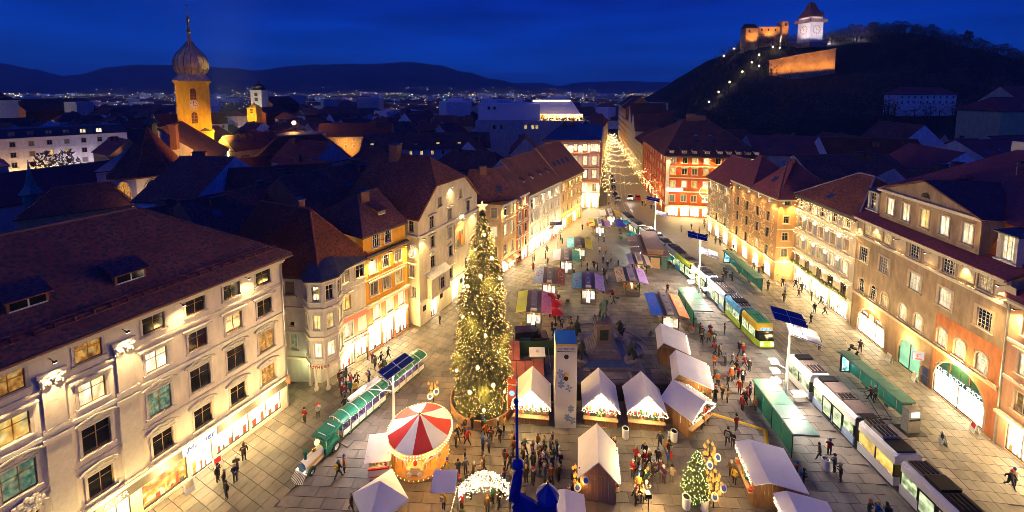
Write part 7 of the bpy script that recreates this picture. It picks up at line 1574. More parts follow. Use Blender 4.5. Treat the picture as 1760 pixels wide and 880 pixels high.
# glass shelters
GGL = pm('shelter_glass',(.05,.26,.19),.15,.15,1.5,spec=.7); GRF = pm('shelter_roof',(.10,.30,.21),.3,.2,1.2)
def shelter(label, x, y, L_, W_, rz, side, ad=True, h_=2.7):
    """roof of glass sheets on posts; back wall on local +x when side > 0"""
    t = thing('tram_shelter', label, 'tram shelter', (x,y,0), rz, 'green glass tram shelters'); n = max(2,int(L_/1.6))
    for i in range(n): MB().bx(-W_/2,W_/2,-L_/2+L_*i/n+.02,-L_/2+L_*(i+1)/n-.02,h_,h_+.05).build('roof_sheet', GRF, t)
    MB().bx(-W_/2-.04,-W_/2+.06,-L_/2,L_/2,h_-.12,h_-.005).bx(W_/2-.06,W_/2+.04,-L_/2,L_/2,h_-.12,h_-.005).bx(-W_/2+.06,W_/2-.06,-L_/2,-L_/2+.08,h_-.12,h_-.005).bx(-W_/2+.06,W_/2-.06,L_/2-.08,L_/2,h_-.12,h_-.005).build('roof_frame', pm('shelter_steel',(.10,.16,.14),.4,metal=.5), t)
    for y_ in (-L_/2+.3,0,L_/2-.3): MB().tube((side*(W_/2-.15),y_,0),(side*(W_/2-.15),y_,h_-.12),.05).build('post', IRON, t)
    for i in range(n): MB().bx(side*(W_/2-.16)-.015,side*(W_/2-.16)+.015,-L_/2+.3+(L_-.6)*i/n+.05,-L_/2+.3+(L_-.6)*(i+1)/n-.05,.25,2.3).build('glass_panel', GGL, t)
    MB().bx(side*.35-.2,side*.35+.2,-L_*.25,L_*.2,.42,.48).bx(side*.35-.03,side*.35+.03,-L_*.2,-L_*.15,0,.42).bx(side*.35-.03,side*.35+.03,L_*.1,L_*.15,0,.42).build('bench', pm('bench_green',(.05,.12,.09)), t)
    if ad:
        o = MB().bx(-W_/2+.15,W_/2-.25,-.09,.09,.2,2.4).build('poster_case', IRON, t, (0,L_/2-.35,0))
        MB().bx(-W_/2+.28,W_/2-.38,-.11,-.092,.4,2.25).bx(-W_/2+.28,W_/2-.38,.092,.11,.4,2.25).build('poster', em('poster_cool',(.6,.95,.95),1.6,.9,1.5,(1,1,1),.2,[(.02,.12,.5),(.2,.85,.8),(1,1,1)]), o)
    lamp('POINT',(0,0,h_-.4),26,(.6,1,.85),.2,parent=t); return t
shelter('large green glass shelter beside the white tram and the dazzling mast', 28.5,38.9,7.4,2.4,R(-4),-1)
shelter('green glass shelter right of the blue and orange kiosk', 29.0,60.4,7.2,2.8,R(-4),-1)
shelter('long green shelter on the right platform in front of the body care shop', 42.1,43.4,8.4,1.5,R(-1),1)
shelter('green shelter near the arcade with a lit poster', 44.2,73.5,12.5,1.6,R(-4),1)
p = Vector((41.9,38.7,0)); t = thing('information_pillar', 'grey information pillar with white screen at the end of the long shelter', 'info pillar', p, R(4))
MB().bx(-.7,.7,-.35,.35,0,2.55).build('body', pm('pillar_steel',(.36,.33,.29),.4,metal=.5), t); MB().bx(-.45,.45,-.37,-.352,1.75,2.3).build('screen', em('screen_white',(1,.98,.92),2.2), t); MB().bx(-.6,.6,-.37,-.352,1.35,1.55).build('label_plate', IRON, t); MB().bx(-1.1,1.1,-.8,.8,.0,.03).build('plinth', IRON, t)
def aboard(label, u, v_, rz, c): 
    p = G(u,v_); t = thing('sign_board', label, 'sign board', (p.x,p.y,0), rz, 'folding pavement sign boards')
    for s in (-1,1): o = MB().bx(-.35,.35,-.02,.02,0,1.15).build('panel', WHITEP, t, (0,s*.22,0)); o.rotation_euler = (R(11*s),0,0); MB().bx(-.27,.27,s*.022-.004,s*.022+.004,.5,1.0).build('print', c, o)
aboard('white folding board standing alone on the right pavement', 1621,762,R(60),IRON); aboard('white folding board before the green lit doorway', 1572,655,R(70),PRN['cream']); aboard('folding board by the arched shop with the gold emblem', 1528,622,R(80),PRN['cream']); aboard('folding board beside the end of the body care shop window', 1674,742,R(70),PRN['red']); aboard('folding board outside the bright entrance of the palace', 374,802,R(60),PRN['red']); aboard('folding board at the corner of the red lit palace window', 325,845,R(60),PRN['cream'])
# rubber cable ramps
for l, a, c in (('long yellow cable ramp crossing the paving by the front huts',(1226,712),(1312,738)),('short yellow cable ramp running towards the right hut',(1315,738),(1319,768)),('yellow cable ramp at the foot of the giant tree',(775,709),(806,703))):
    p, q = G(*a), G(*c); m = (p+q)/2; L_ = (q-p).length; tag(MB().add([(-L_/2,-.2,.005),(L_/2,-.2,.005),(L_/2,-.08,.07),(-L_/2,-.08,.07),(L_/2,.08,.07),(-L_/2,.08,.07),(L_/2,.2,.005),(-L_/2,.2,.005)],[(0,1,2,3),(3,2,4,5),(5,4,6,7)]).build('cable_ramp', pm('ramp_yellow',(.72,.44,.02),.6,.1,2), None, m, math.atan2((q-p).y,(q-p).x)), l, 'cable ramp')

# tourist train
TG = pm('train_green',(.02,.16,.10),.3,.1,2); TW = pm('train_white',(.74,.72,.66),.35,.05,2); TY = pm('train_gold',(.68,.40,.06),.3,.1,2); TYR = pm('tyre',(.02,.02,.02),.8)
def wheel(par, x, y, r_, m=TYR):
    o = MB().lathe([(r_*.55,-.1),(r_,-.09),(r_,.09),(r_*.55,.1)],14).build('wheel', m, par, (x,y,r_)); o.rotation_euler = (0,R(90),0); MB().lathe([(r_*.55,-.08),(.05,-.06),(.05,.06),(r_*.55,.08)],10).build('rim', TW, o)
a, c = G(512,828), G(577,762); hd = math.atan2((c-a).y,(c-a).x)-math.pi/2
lo = thing('train_locomotive', 'green and gold road train locomotive with a white boiler', 'road train', a, hd, 'tourist road train')
MB().tube((0,.5,1.0),(0,2.5,1.0),.45,.48,14).bx(-.5,.5,.6,2.5,.45,.8).build('boiler', TW, lo); MB().bx(-.52,.52,.7,2.4,.72,.95).build('boiler_stripe', TY, lo)
MB().tube((0,.9,1.4),(0,.9,2.0),.13,.13,10).tube((0,.9,2.0),(0,.9,2.25),.16,.24,10).build('chimney', TG, lo); MB().ball((0,1.8,1.5),.2,10,6).build('steam_dome', GOLDG, lo)
MB().tube((0,.38,1.0),(0,.5,1.0),.40,.46,14).build('smokebox_door', pm('smokebox_blue',(.10,.22,.36),.3), lo)
cwm = MB()
for i in range(9): x = -.6+.15*i; cwm.add([(x-.04,.35,.6),(x+.04,.35,.6),(x*1.2+.05,-.35+abs(x)*.3,.12),(x*1.2-.05,-.35+abs(x)*.3,.12)],[(0,1,2,3)])
cwm.bx(-.7,.7,.3,.4,.5,.62).build('cowcatcher', TW, lo)
MB().bx(-.75,.75,2.5,4.2,.45,1.2).build('cab', TG, lo)
for x in (-.7,.7):
    for y in (2.6,4.1): MB().tube((x,y,1.2),(x,y,2.15),.04).build('cab_post', TW, lo)
MB().bx(-.9,.9,2.3,4.5,2.15,2.28).bx(-.7,.7,2.4,4.4,2.28,2.36).build('cab_roof', TG, lo); MB().bx(-.5,.5,2.7,2.78,2.37,2.42).bx(-.5,.5,3.8,3.88,2.37,2.42).build('roof_stripe', TW, lo)
MB().ball((0,2.15,2.0),.24,10,8).build('lamp', em('loco_lamp',(1,.66,.16),3), lo)
for s in (-1,1):
    wheel(lo, s*.62, 1.0, .32); wheel(lo, s*.75, 3.7, .5); MB().lathe([(.42,-.1),(.42,.1)],10,a0=0,a1=math.pi).build('mudguard', TG, lo, (s*.64,1.0,.34)).rotation_euler = (R(90),0,R(90)); MB().ball((s*.45,.36,.75),.09,6,4).build('headlight', em('loco_head',(1,.9,.6),5), lo)
def wagon(label, A_, B_, n):
    a, c = G(*A_), G(*B_); L_ = (c-a).length; hd = math.atan2((c-a).y,(c-a).x)-math.pi/2; t = thing('train_carriage', label, 'road train', a, hd, 'tourist road train')
    MB().bx(-.75,.75,0,L_,.3,.42).bx(-.75,.75,-.02,.06,.42,1.05).bx(-.75,.75,L_-.06,L_+.02,.42,1.05).build('floor', TG, t); MB().bx(-.6,.6,-.05,-.022,.5,.95).build('end_panel', pm('end_pink',(.62,.42,.38)), t)
    dw = L_/n
    for s in (-1,1):
        for i in range(n):
            MB().bx(s*.76-.02,s*.76+.02,dw*i+.1,dw*(i+1)-.1,.48,1.0).build('door', TW, t)
            MB().bx(s*.73-.03,s*.73+.03,dw*i-.03,dw*i+.03,.42,2.0).build('post', TW, t)
    for i in range(n): MB().bx(-.65,.65,dw*i+.35,dw*i+.75,.42,.85).bx(-.65,.65,dw*i+.72,dw*i+.82,.85,1.3).build('seat', pm('seat_violet',(.20,.16,.34)), t)
    rf = MB(); k = 8
    for i in range(k):
        a0, a1 = math.pi*i/k, math.pi*(i+1)/k; rf.slab([(.95*math.cos(a0),-.3,2.0+.38*math.sin(a0)),(.95*math.cos(a1),-.3,2.0+.38*math.sin(a1)),(.95*math.cos(a1),L_+.3,2.0+.38*math.sin(a1)),(.95*math.cos(a0),L_+.3,2.0+.38*math.sin(a0))],.03)
    o = rf.build('roof', TG, t)
    for i in range(n+1):
        y = -.28+(L_+.56)*i/n; MB().path([(.98*math.cos(math.pi*q/k),y,2.0+.41*math.sin(math.pi*q/k)) for q in range(k+1)],.045,5).build('roof_hoop', TW, o)
    for s in (-1,1): g = MB(); [g.octa((s*.96,-.25+(L_+.5)*i/26,1.98),.035) for i in range(27)]; kind(g.build('edge_lights', em('bulb_violet',(.75,.7,1),7), t)); wheel(t, s*.6, .9, .3); wheel(t, s*.6, L_-.9, .3)
    MB().tube((0,-.02,.4),(0,-.8,.4),.05).build('drawbar', TY, t); lamp('POINT',(0,L_/2,1.8),18,(.85,.8,1),.2,parent=t); return t
wagon('first open carriage of the road train, green hooped roof', (582,752), (656,688), 6)
wagon('second carriage of the road train, under the blue panel', (667,680), (722,634), 5)

# dark fountain monument
FS = pm('fountain_stone',(.22,.19,.20),.7,.25,1.2,.3); FB_ = pm('bronze_dark',(.045,.055,.045),.45,.4,4,.3,metal=.5); FV = pm('bronze_green',(.16,.22,.17),.6,.3,4,metal=.3); FT = pm('basin_sheet',(.05,.09,.22),.4,.2,1)
FC = Vector((12.1,50.3,0)); fo = thing('fountain', 'dark stone fountain monument with bronze statue and corner figures', 'fountain', FC)
b = MB()
for k in range(4): b.bx(-2.2,2.2,-6.0+.35*k,-4.4,0,.16*(k+1))
b.bx(-4.6,4.6,-4.4,4.2,0,.55); b.build('steps', FS, fo)
MB().bx(-3.6,-2.4,-4.2,-3.9,.55,1.1).bx(2.4,3.6,-4.2,-3.9,.55,1.1).bx(-2.6,-2.2,-6.2,-4.2,0,1.0).bx(2.2,2.6,-6.2,-4.2,0,1.0).bx(-4.4,-2.6,-5.2,-4.4,0,.5).bx(2.6,4.4,-5.2,-4.4,0,.5).build('balustrade', FS, fo)
MB().bx(-3.2,3.2,-3.6,3.6,.55,1.0).build('basin', FS, fo); MB().bx(-3.0,3.0,-3.4,3.4,1.0,1.06).build('basin_cover', FT, fo)
b = MB()
for k in range(5): b.bx(-2.1+.25*k,2.1-.25*k,-2.1+.25*k,2.1-.25*k,1.06+.3*k,1.06+.3*(k+1))
b.build('plinth', FS, fo)
MB().bx(-.95,.95,-.95,.95,2.56,4.7).bx(-1.2,1.2,-1.2,1.2,4.7,4.95).bx(-1.05,1.05,-1.05,1.05,4.95,5.2).bx(-1.1,1.1,-1.1,1.1,2.56,2.8).build('pedestal', pm('pedestal_granite',(.20,.15,.12),.5,.3,2), fo)
MB().bx(-.55,.55,-1.02,-.94,3.0,4.4).ball((0,-.98,3.8),.42,10,6,0,(1,.35,1.2)).build('relief', FB_, fo)
stt = skin_mesh('statue', [(0,0,1.55,.26),(0,.02,2.0,.30),(0,0,2.4,.27),(0,0,2.62,.11),(0,-.04,2.88,.17),(-.36,0,2.38,.13),(-.52,-.05,1.95,.10),(-.42,-.25,1.62,.08),(.36,0,2.38,.13),(.55,.02,1.95,.10),(.58,-.1,1.5,.08),(-.15,0,1.2,.17),(-.17,-.03,.65,.12),(-.18,0,.1,.10),(-.2,-.2,.06,.08),(.16,0,1.2,.17),(.2,.06,.65,.12),(.22,.12,.1,.10),(.25,-.08,.06,.08)],
  [(0,1),(1,2),(2,3),(3,4),(2,5),(5,6),(6,7),(2,8),(8,9),(9,10),(0,11),(11,12),(12,13),(13,14),(0,15),(15,16),(16,17),(17,18)], FV)
put('statue', stt, fo, (0,0,5.2)); MB().lathe([(.5,0),(.62,.1),(.45,.8),(.35,1.9),(.2,2.3)],10,a0=math.pi*.05,a1=math.pi*.95).build('cloak', FV, fo, (0,.05,5.5)); MB().bx(-.75,-.35,-.3,.2,0,.55).build('tree_stump', FV, fo, (0,0,5.2))
sit = skin_mesh('corner_figure', [(0,0,.9,.30),(0,.05,1.35,.32),(0,0,1.75,.26),(0,-.02,1.98,.11),(0,-.06,2.22,.17),(-.35,-.02,1.7,.12),(-.55,-.25,1.35,.09),(-.7,-.5,1.6,.07),(.35,-.02,1.7,.12),(.55,-.1,1.25,.09),(.5,-.45,1.05,.07),(-.2,-.5,.85,.18),(-.25,-.65,.4,.13),(-.25,-.75,.05,.10),(.22,-.5,.8,.18),(.3,-.7,.35,.13),(.3,-.75,.05,.1),(.0,.3,.5,.38)],
  [(0,1),(1,2),(2,3),(3,4),(2,5),(5,6),(6,7),(2,8),(8,9),(9,10),(0,11),(11,12),(12,13),(0,14),(14,15),(15,16),(0,17)], FB_)
for k, (x, y, a) in enumerate(((-3.0,2.4,-150),(3.0,2.4,150),(-3.2,-2.2,-30),(3.2,-2.2,30))):
    o = put('corner_figure', sit, fo, (x,y,1.6), R(a)); MB().lathe([(.85,-1.05),(.85,-.3),(.65,-.1),(.6,0),(0,0)],10).build('figure_base', FS, o)
    cg = MB(); rr = random.Random(k)
    for i in range(9): cg.ball((rr.uniform(-.6,.6),rr.uniform(-.5,.5),rr.uniform(.1,.9)),rr.uniform(.15,.28),6,4)
    cg.build('attribute', FB_, o)
for s in (-1,1): MB().lathe([(1.5,0),(1.6,.5),(1.35,.55),(1.3,.3),(0,.25)],18,a0=R(90) if s < 0 else R(-90),a1=R(270) if s < 0 else R(90)).build('side_basin', FS, fo, (s*4.4,1.2,0))
MB().lathe([(7.4,0),(7.4,.12),(7.1,.12),(7.1,0)],36,a0=R(20),a1=R(160)).build('kerb_ring', FS, fo, (0,.5,0))
fe = MB()
for a, c in (((-7.2,-3.2),(-7.2,3.0)),((7.3,-7.6),(6.2,-1.5))): 
    for i in range(16): p = Vector((*a,0)).lerp(Vector((*c,0)),i/15); fe.tube((p.x,p.y,0),(p.x,p.y,1.0),.025,n=4)
    fe.tube((*a,1.0),(*c,1.0),.03,n=4)
tag(fe.build('railing', STEEL, None, FC), 'low steel railing along both sides of the fountain', 'railing')
tag(MB().bx(-9.2,9.0,-7.5,-7.3,0,1.9).bx(-9.2,9.0,-7.56,-7.5,0,.25,1).build('dark_screen', [pm('screen_cloth',(.03,.03,.04),.9,.2,2), IRON], None, FC), 'dark cloth screen between the fountain steps and the front huts', 'screen')

# tall printed tower with blue top
tp = thing('advent_tower', 'tall white box tower with blue top and blue flower prints', 'tower', (5.67,39.0,0), R(-2))
MB().bx(-1.12,1.12,0,2.35,0,9.4).build('body', pm('tower_print',(.66,.62,.56),.6,.06,.5), tp); MB().bx(-1.13,1.13,-.01,2.36,9.4,9.46).build('top', pm('tower_blue',(.02,.14,.50),.4,.05,1), tp); MB().bx(-1.13,1.13,-.02,-.003,9.15,9.38).build('edge_strip', TY, tp)
text('LICHTERTURM', .28, pm('print_navy',(.05,.07,.2)), tp, (0,-.02,8.85), ext=.008)
MB().bx(-1.0,1.0,-.015,-.003,8.52,8.58).build('rule', IRON, tp)
for z, m in ((8.0,IRON),(6.0,GOLDG),(5.6,IRON)): o = MB().lathe([(.24,0),(.24,.05),(0,.05)],14).build('porthole', m, tp, (0,-.005,z)); o.rotation_euler = (R(90),0,0)
PB2 = pm('print_blue',(.22,.30,.46),.6,.15,2)
for cx, cz, n in ((-.62,6.2,5),(-.5,4.9,6),(.3,4.5,4),(.55,2.2,6),(.2,1.2,6),(.7,.9,5),(-.4,5.6,4)):
    fl_ = MB(); 
    for k in range(n):
        a = 2*math.pi*k/n+cx; c = (cx+.22*math.cos(a), cz+.3*math.sin(a)); fl_.add([(cx,-.012,cz),(c[0]+.13*math.sin(a),-.012,c[1]-.13*math.cos(a)),(cx+.42*math.cos(a),-.012,cz+.5*math.sin(a)),(c[0]-.13*math.sin(a),-.012,c[1]+.13*math.cos(a))],[(0,1,2,3)])
    fl_.build('flower_print', PB2, tp)
# stage yard behind the left hut: green fence, brown sheds, small white pavilion
yd = MB()
for a, c in (((0.6,50.6),(6.6,50.8)),((6.6,50.8),(7.3,44.6)),((0.6,50.6),(.2,46))):
    p, q = Vector((*a,0)), Vector((*c,0)); yd.box(((p+q)/2+Vector((0,0,1.0))),((q-p).length,.08,2.0),0,math.atan2((q-p).y,(q-p).x))
tag(yd.build('yard_fence', pm('fence_green',(.02,.06,.04),.7,.2,2)), 'dark green board fence round the yard behind the vans', 'fence')
SHR = pm('shed_red',(.26,.075,.06),.6,.15,1.2)
for l, x, y, w, d in (('brown-red metal shed behind the left white hut',1.6,43.0,4.2,3.2),('brown-red metal shed beside the giant tree',-.6,46.6,3.0,3.6)):
    t = thing('storage_shed', l, 'shed', (x,y,0)); MB().bx(-w/2,w/2,0,d,0,2.2).build('wall', SHR, t); MB().bx(-w/2-.1,w/2+.1,-.1,d+.1,2.2,2.3).build('roof', SHR, t)
    for k in range(1,4): MB().bx(-w/2+w*k/4-.04,-w/2+w*k/4+.04,-.08,d+.08,2.3,2.36).build('roof_rib', pm('rib_dark',(.10,.03,.03)), t)
t = thing('small_pavilion', 'small white roofed stand inside the dark yard', 'stand', (3.2,47.6,0)); MB().slab([(-1,-.9,2.6),(1,-.9,2.6),(1,.9,2.6),(-1,.9,2.6)],.1).ball((0,0,2.75),.2).build('roof', WHITEP, t); MB().bx(-.8,.8,-.7,.7,0,1.1).build('counter', WOOD, t)
for x in (-.85,.85): MB().tube((x,-.8,0),(x,-.8,2.5),.04).build('post', IRON, t)
# lit sign frame with blue emblem by the big tree
p = G(880,720); t = thing('lantern_sign', 'tall red lit frame with blue round emblem beside the giant tree', 'sign', (p.x,p.y,0), R(-10))
MB().bx(-.55,-.45,-.05,.05,0,4.6).bx(.45,.55,-.05,.05,0,4.6).bx(-.45,.45,-.05,.05,4.45,4.6).bx(-.45,.45,-.05,.05,3.5,3.6).build('frame', RED_, t); MB().bx(-.45,.45,-.02,.02,3.6,4.45).bx(-.45,.45,-.02,.02,1.2,3.5).build('panel', pm('panel_rust',(.36,.08,.03)), t)
o = MB().lathe([(.28,0),(.3,.04),(.28,.08),(0,.08)],14).build('emblem', em('emblem_blue',(.2,.4,1),1.5), t, (0,-.05,3.05)); o.rotation_euler = (R(90),0,0)
g = MB(); [g.octa((x,-.09,z),.04) for x in (-.5,.5) for z in [k*.22 for k in range(4,21)]]; kind(g.build('edge_lights', BULB, t))
text('ADVENT', .24, WHITEP, t, (0,-.05,4.0), ext=.01)
# arched light gate at the bottom edge
p = G(832,893); ga = thing('light_gate', 'arched gate of dazzling white fairy lights at the bottom edge', 'light arch', (p.x,p.y,0))
fr = MB(); W2 = 2.1
top = [(-W2+2*W2*i/16, 3.0+1.35*math.sin(math.pi*i/16)) for i in range(17)]; low = [(-W2+2*W2*i/16, 2.3+.9*math.sin(math.pi*i/16)) for i in range(17)]
fr.path([(x,0,z) for x, z in top],.04,5).path([(x,0,z) for x, z in low],.04,5)
for s in (-1,1): fr.tube((s*W2,0,0),(s*W2,0,3.0),.05).tube((s*(W2+.9),-.6,0),(s*(W2+.1),0,3.0),.04)
fr.build('frame', STEEL, ga); g = MB(); rr = random.Random(8)
for i in range(760):
    k = rr.random()*16; j = int(k); f = k-j; x = top[j][0]*(1-f)+top[min(j+1,16)][0]*f; z0, z1 = low[j][1], top[j][1]; zz = z0+(z1-z0)*rr.choice((0,1,rr.random(),rr.random())); g.octa((x,rr.uniform(-.12,.12),zz-(rr.random()*.7 if rr.random() < .3 else 0)),.045)
for i in range(160): s = rr.choice((-1,1)); f = rr.random(); g.octa((s*(W2+.9-.8*f),-.6+.6*f,3.0*f),.05)
kind(g.build('fairy_lights', BULBW, ga)); lamp('POINT',(0,-.5,2.6),230,(1,.72,.32),.4,parent=ga)
MB().slab([(-W2-2.2,-.5,3.0),(-W2-.2,-.5,3.0),(-W2-.2,1.0,3.5),(-W2-2.2,1.0,3.5)],.06).build('side_roof', CANVAS, ga)
cb = MB(); rr = random.Random(9)
for i in range(500): a = rr.random()*6.28; z = rr.random()*1.6; r_ = .75*(1-z/2.4)*rr.random()**.4; q = Vector((-W2+.3+r_*math.cos(a),-.9+r_*math.sin(a),z)); d = Vector((rr.uniform(-1,1),rr.uniform(-1,1),rr.uniform(0,1)))*.2; cb.add([q-d,q+d.orthogonal()*.35,q+d,q-d.orthogonal()*.35],[(0,1,2,3)])
tag(cb.build('potted_shrub', NEEDLE2, None, (p.x,p.y,0)), 'bushy green shrub at the left leg of the light gate', 'shrub')

# cars
def car(label, x, y, rz, col, kind_='car', group='parked cars', lights=False):
    t = thing('van' if kind_ == 'van' else 'parked_car', label, 'van' if kind_ == 'van' else 'car', (x,y,0), rz, group); m = pm('car_'+col[0],col[1],.25,.08,2,metal=.3)
    L_, w, h_ = (4.9,.95,2.0) if kind_ == 'van' else (4.2,.86,1.45); sec = [(-L_/2,.35,.72),(-L_/2+.1,.35,.85),(-L_/2+1.1,.32,.98),(L_/2-.5,.32,1.0),(L_/2,.38,.9)] if kind_ == 'car' else [(-L_/2,.35,.9),(-L_/2+.15,.3,1.05),(-L_/2+1.0,.3,1.15),(L_/2-.2,.3,1.2),(L_/2,.4,1.1)]
    b = MB()
    for (y0,a0,b0),(y1,a1,b1) in zip(sec,sec[1:]): b.add([(-w,y0,a0),(w,y0,a0),(w,y0,b0),(-w,y0,b0),(-w,y1,a1),(w,y1,a1),(w,y1,b1),(-w,y1,b1)],[(0,4,5,1),(1,5,6,2),(2,6,7,3),(3,7,4,0)])
    b.add([(-w,-L_/2,.35),(w,-L_/2,.35),(w,-L_/2,sec[0][2]),(-w,-L_/2,sec[0][2])],[(0,1,2,3)]); b.add([(-w,L_/2,.38),(w,L_/2,.38),(w,L_/2,sec[-1][2]),(-w,L_/2,sec[-1][2])],[(3,2,1,0)])
    y0, y1, z0 = (-L_/2+.95,L_/2-.12,1.12) if kind_ == 'van' else (-L_/2+1.0,L_/2-.35,.97); wt = w-.16; ya, yb = (y0+.75,y1-.12) if kind_ == 'van' else (y0+.75,y1-.7)
    b.add([(-wt,ya,h_),(wt,ya,h_),(wt,yb,h_),(-wt,yb,h_)],[(0,1,2,3)]); b.build('body', m, t)
    g = [(-w+.03,y0,z0),(w-.03,y0,z0),(w-.03,y1,z0),(-w+.03,y1,z0),(-wt,ya,h_-.01),(wt,ya,h_-.01),(wt,yb,h_-.01),(-wt,yb,h_-.01)]
    for nm, f in (('windscreen',(0,1,5,4)),('rear_window',(2,3,7,6)),('side_window',(1,2,6,5)),('side_window',(3,0,4,7))): MB().add([g[i] for i in f],[(0,1,2,3)]).build(nm, GLASSD, t)
    for s in (-1,1):
        for yy in (-L_/2+.85,L_/2-.85): wheel(t, s*(w-.1), yy, .32)
        MB().bx(s*.62-.16,s*.62+.16,-L_/2-.02,-L_/2+.02,.62,.78).build('headlight', em('car_head',(1,.95,.85),14) if lights else STEEL, t); MB().bx(s*.7-.12,s*.7+.12,L_/2-.02,L_/2+.02,.7,.86).build('tail_light', pm('tail_red',(.4,.01,.01),.3), t)
    return t
p = G(912,590); car('dark plum van beside the kiosk with the lime awning', p.x, p.y+.3, R(96), ('plum',(.06,.035,.05)), 'van', 'vans by the yard'); p = G(912,604); car('dark blue car parked in front of the plum van', p.x-.3, p.y+.2, R(92), ('navy',(.02,.04,.08)), 'car', 'vans by the yard')
for u, v_, l, c, r_ in ((1054,325,'blue car nearest the pink corner house',('blue',(.03,.06,.16)),-14),(1057,337,'dark car second from the square by the pink house',('dark',(.03,.03,.04)),-14),(1062,345,'silver car at the head of the parked row',('silver',(.35,.37,.40)),-14),(1053,314,'black car farther up the parked row',('black',(.02,.02,.02)),-14),(1051,306,'grey car farthest up the parked row',('grey',(.14,.15,.16)),-14)):
    p = G(u,v_); car(l, p.x, p.y, R(r_), c, group='cars parked along the side street')
p = G(1083,342); car('white car with headlights driving out of the side street', p.x, p.y, R(-16), ('white',(.7,.7,.7)), lights=True, group='cars driving in the side street'); p = G(1096,342); car('red car driving up the side street', p.x, p.y, R(164), ('red',(.5,.03,.03)), lights=True, group='cars driving in the side street')
lamp('POINT',G(1084,350)+Vector((0,0,1)),120,(1,.95,.8),.2,name='headlight_glow')
# strings of lights over the side street
g = MB(); g2 = MB(); rr = random.Random(12)
for k in range(11):
    y = 124+k*14; xl = 27.5+(y-119)*.245+.5; xr = 44+(y-112)*.165
    if y > 200: xl = 47.5+(y-200)*.28
    for i in range(46):
        f = i/45; g.octa((xl+(xr-xl)*f, y+rr.uniform(-.3,.3), 8.2-2.4*math.sin(math.pi*f)*.6-rr.random()*.8), .045+.0003*y)
    for s in (0,1):
        for i in range(20): g2.octa(((xl+.8 if s == 0 else xr-.8)+rr.uniform(-.5,.5), y+rr.uniform(-7,7), rr.uniform(2.6,5.5)), .07+.0006*y)
tag(kind(g.build('street_garlands', BULBW)), 'rows of fairy light garlands hung across the side street', 'fairy lights'); tag(kind(g2.build('shop_lanterns', BULB)), 'warm lanterns along the shop fronts of the side street', 'fairy lights')
for k in range(9): y = 122+k*16; lamp('POINT',(35+(y-119)*.2+ (k % 2)*4, y, 7), 200, (1,.68,.30), .5, name='garland_light')
# glowing ring of lights between the orange red building and the scroll house
p = Vector((53.8,106.5,7.5)); t = thing('light_ornament', 'glowing ring and band of lights at the corner of the orange red building', 'light ornament', p, R(-30)); g = MB()
for i in range(90): a = 2*math.pi*i/90; r_ = 1.5+.25*rr.random(); g.octa((r_*math.cos(a)-.5, rr.uniform(-.3,.3), r_*math.sin(a)+.6), .08)
for i in range(120): g.octa((-1.4+3.8*i/120, rr.uniform(-.2,.2), -2.0-.6*i/120+rr.uniform(-.25,.25)), .085)
kind(g.build('bulbs', BULBW, t)); MB().path([(1.6*math.cos(2*math.pi*i/20)-.5,0,1.6*math.sin(2*math.pi*i/20)+.6) for i in range(21)],.05,5).build('ring', STEEL, t); lamp('POINT',(-.5,-1.5,0),350,(1,.8,.5),.3,parent=t)
# blue iron finial on the roof edge next to the camera
BI = pm('iron_blue',(.015,.06,.36),.38,.15,6,.1); q = lambda u, v_, d=10: D(u,v_,d)
c0 = D(891,900,10); fi = thing('roof_finial', 'dark blue wrought iron finial with rod and leaf in the foreground', 'finial', c0); lc = lambda u, v_, d=10: D(u,v_,d)-c0
MB().tube(lc(891,930),lc(888,690),.045,.04,8).tube(lc(888,690),lc(889,645),.03,.012,8).ball(lc(887,690),.075,8,6,0,(1,1,1.3)).ball(lc(890,798),.16,10,7,0,(1.1,1,.8)).build('rod', BI, fi, smooth=True)
def leaf(pts, d0=10, th=.10):
    P_ = [lc(u, v_) for u, v_ in pts]; n = len(P_); c = sum(P_, Vector())/n; b = MB(); f = [p+Vector((0,th*.2,0)) for p in P_]
    b.add(P_ + [p+Vector((0,th,0)) for p in P_] + [c-Vector((0,th*1.2,0))], [(i,(i+1) % n,2*n) for i in range(n)]+[(i,n+i,n+(i+1) % n,(i+1) % n) for i in range(n)]); return b
leaf([(893,797),(899,808),(896,836),(890,868),(874,862),(877,842),(882,818)]).build('leaf', BI, fi)
leaf([(892,850),(905,858),(920,866),(936,880),(940,905),(890,905),(880,872)]).build('leaf', BI, fi)
pr_ = [(.02,.60),(.05,.56),(.30,.30),(.33,.24),(.27,.22),(.27,-.1),(.28,-.25),(.2,-.5),(.08,-.7)]
MB().lathe(pr_, 10, 0, lc(941,865)).tube(lc(941,880),lc(941,960),.06).build('bud', BI, fi); MB().lathe([(.01,.72),(.04,.6)],8,0,lc(941,865)).build('tip', GOLDG, fi)
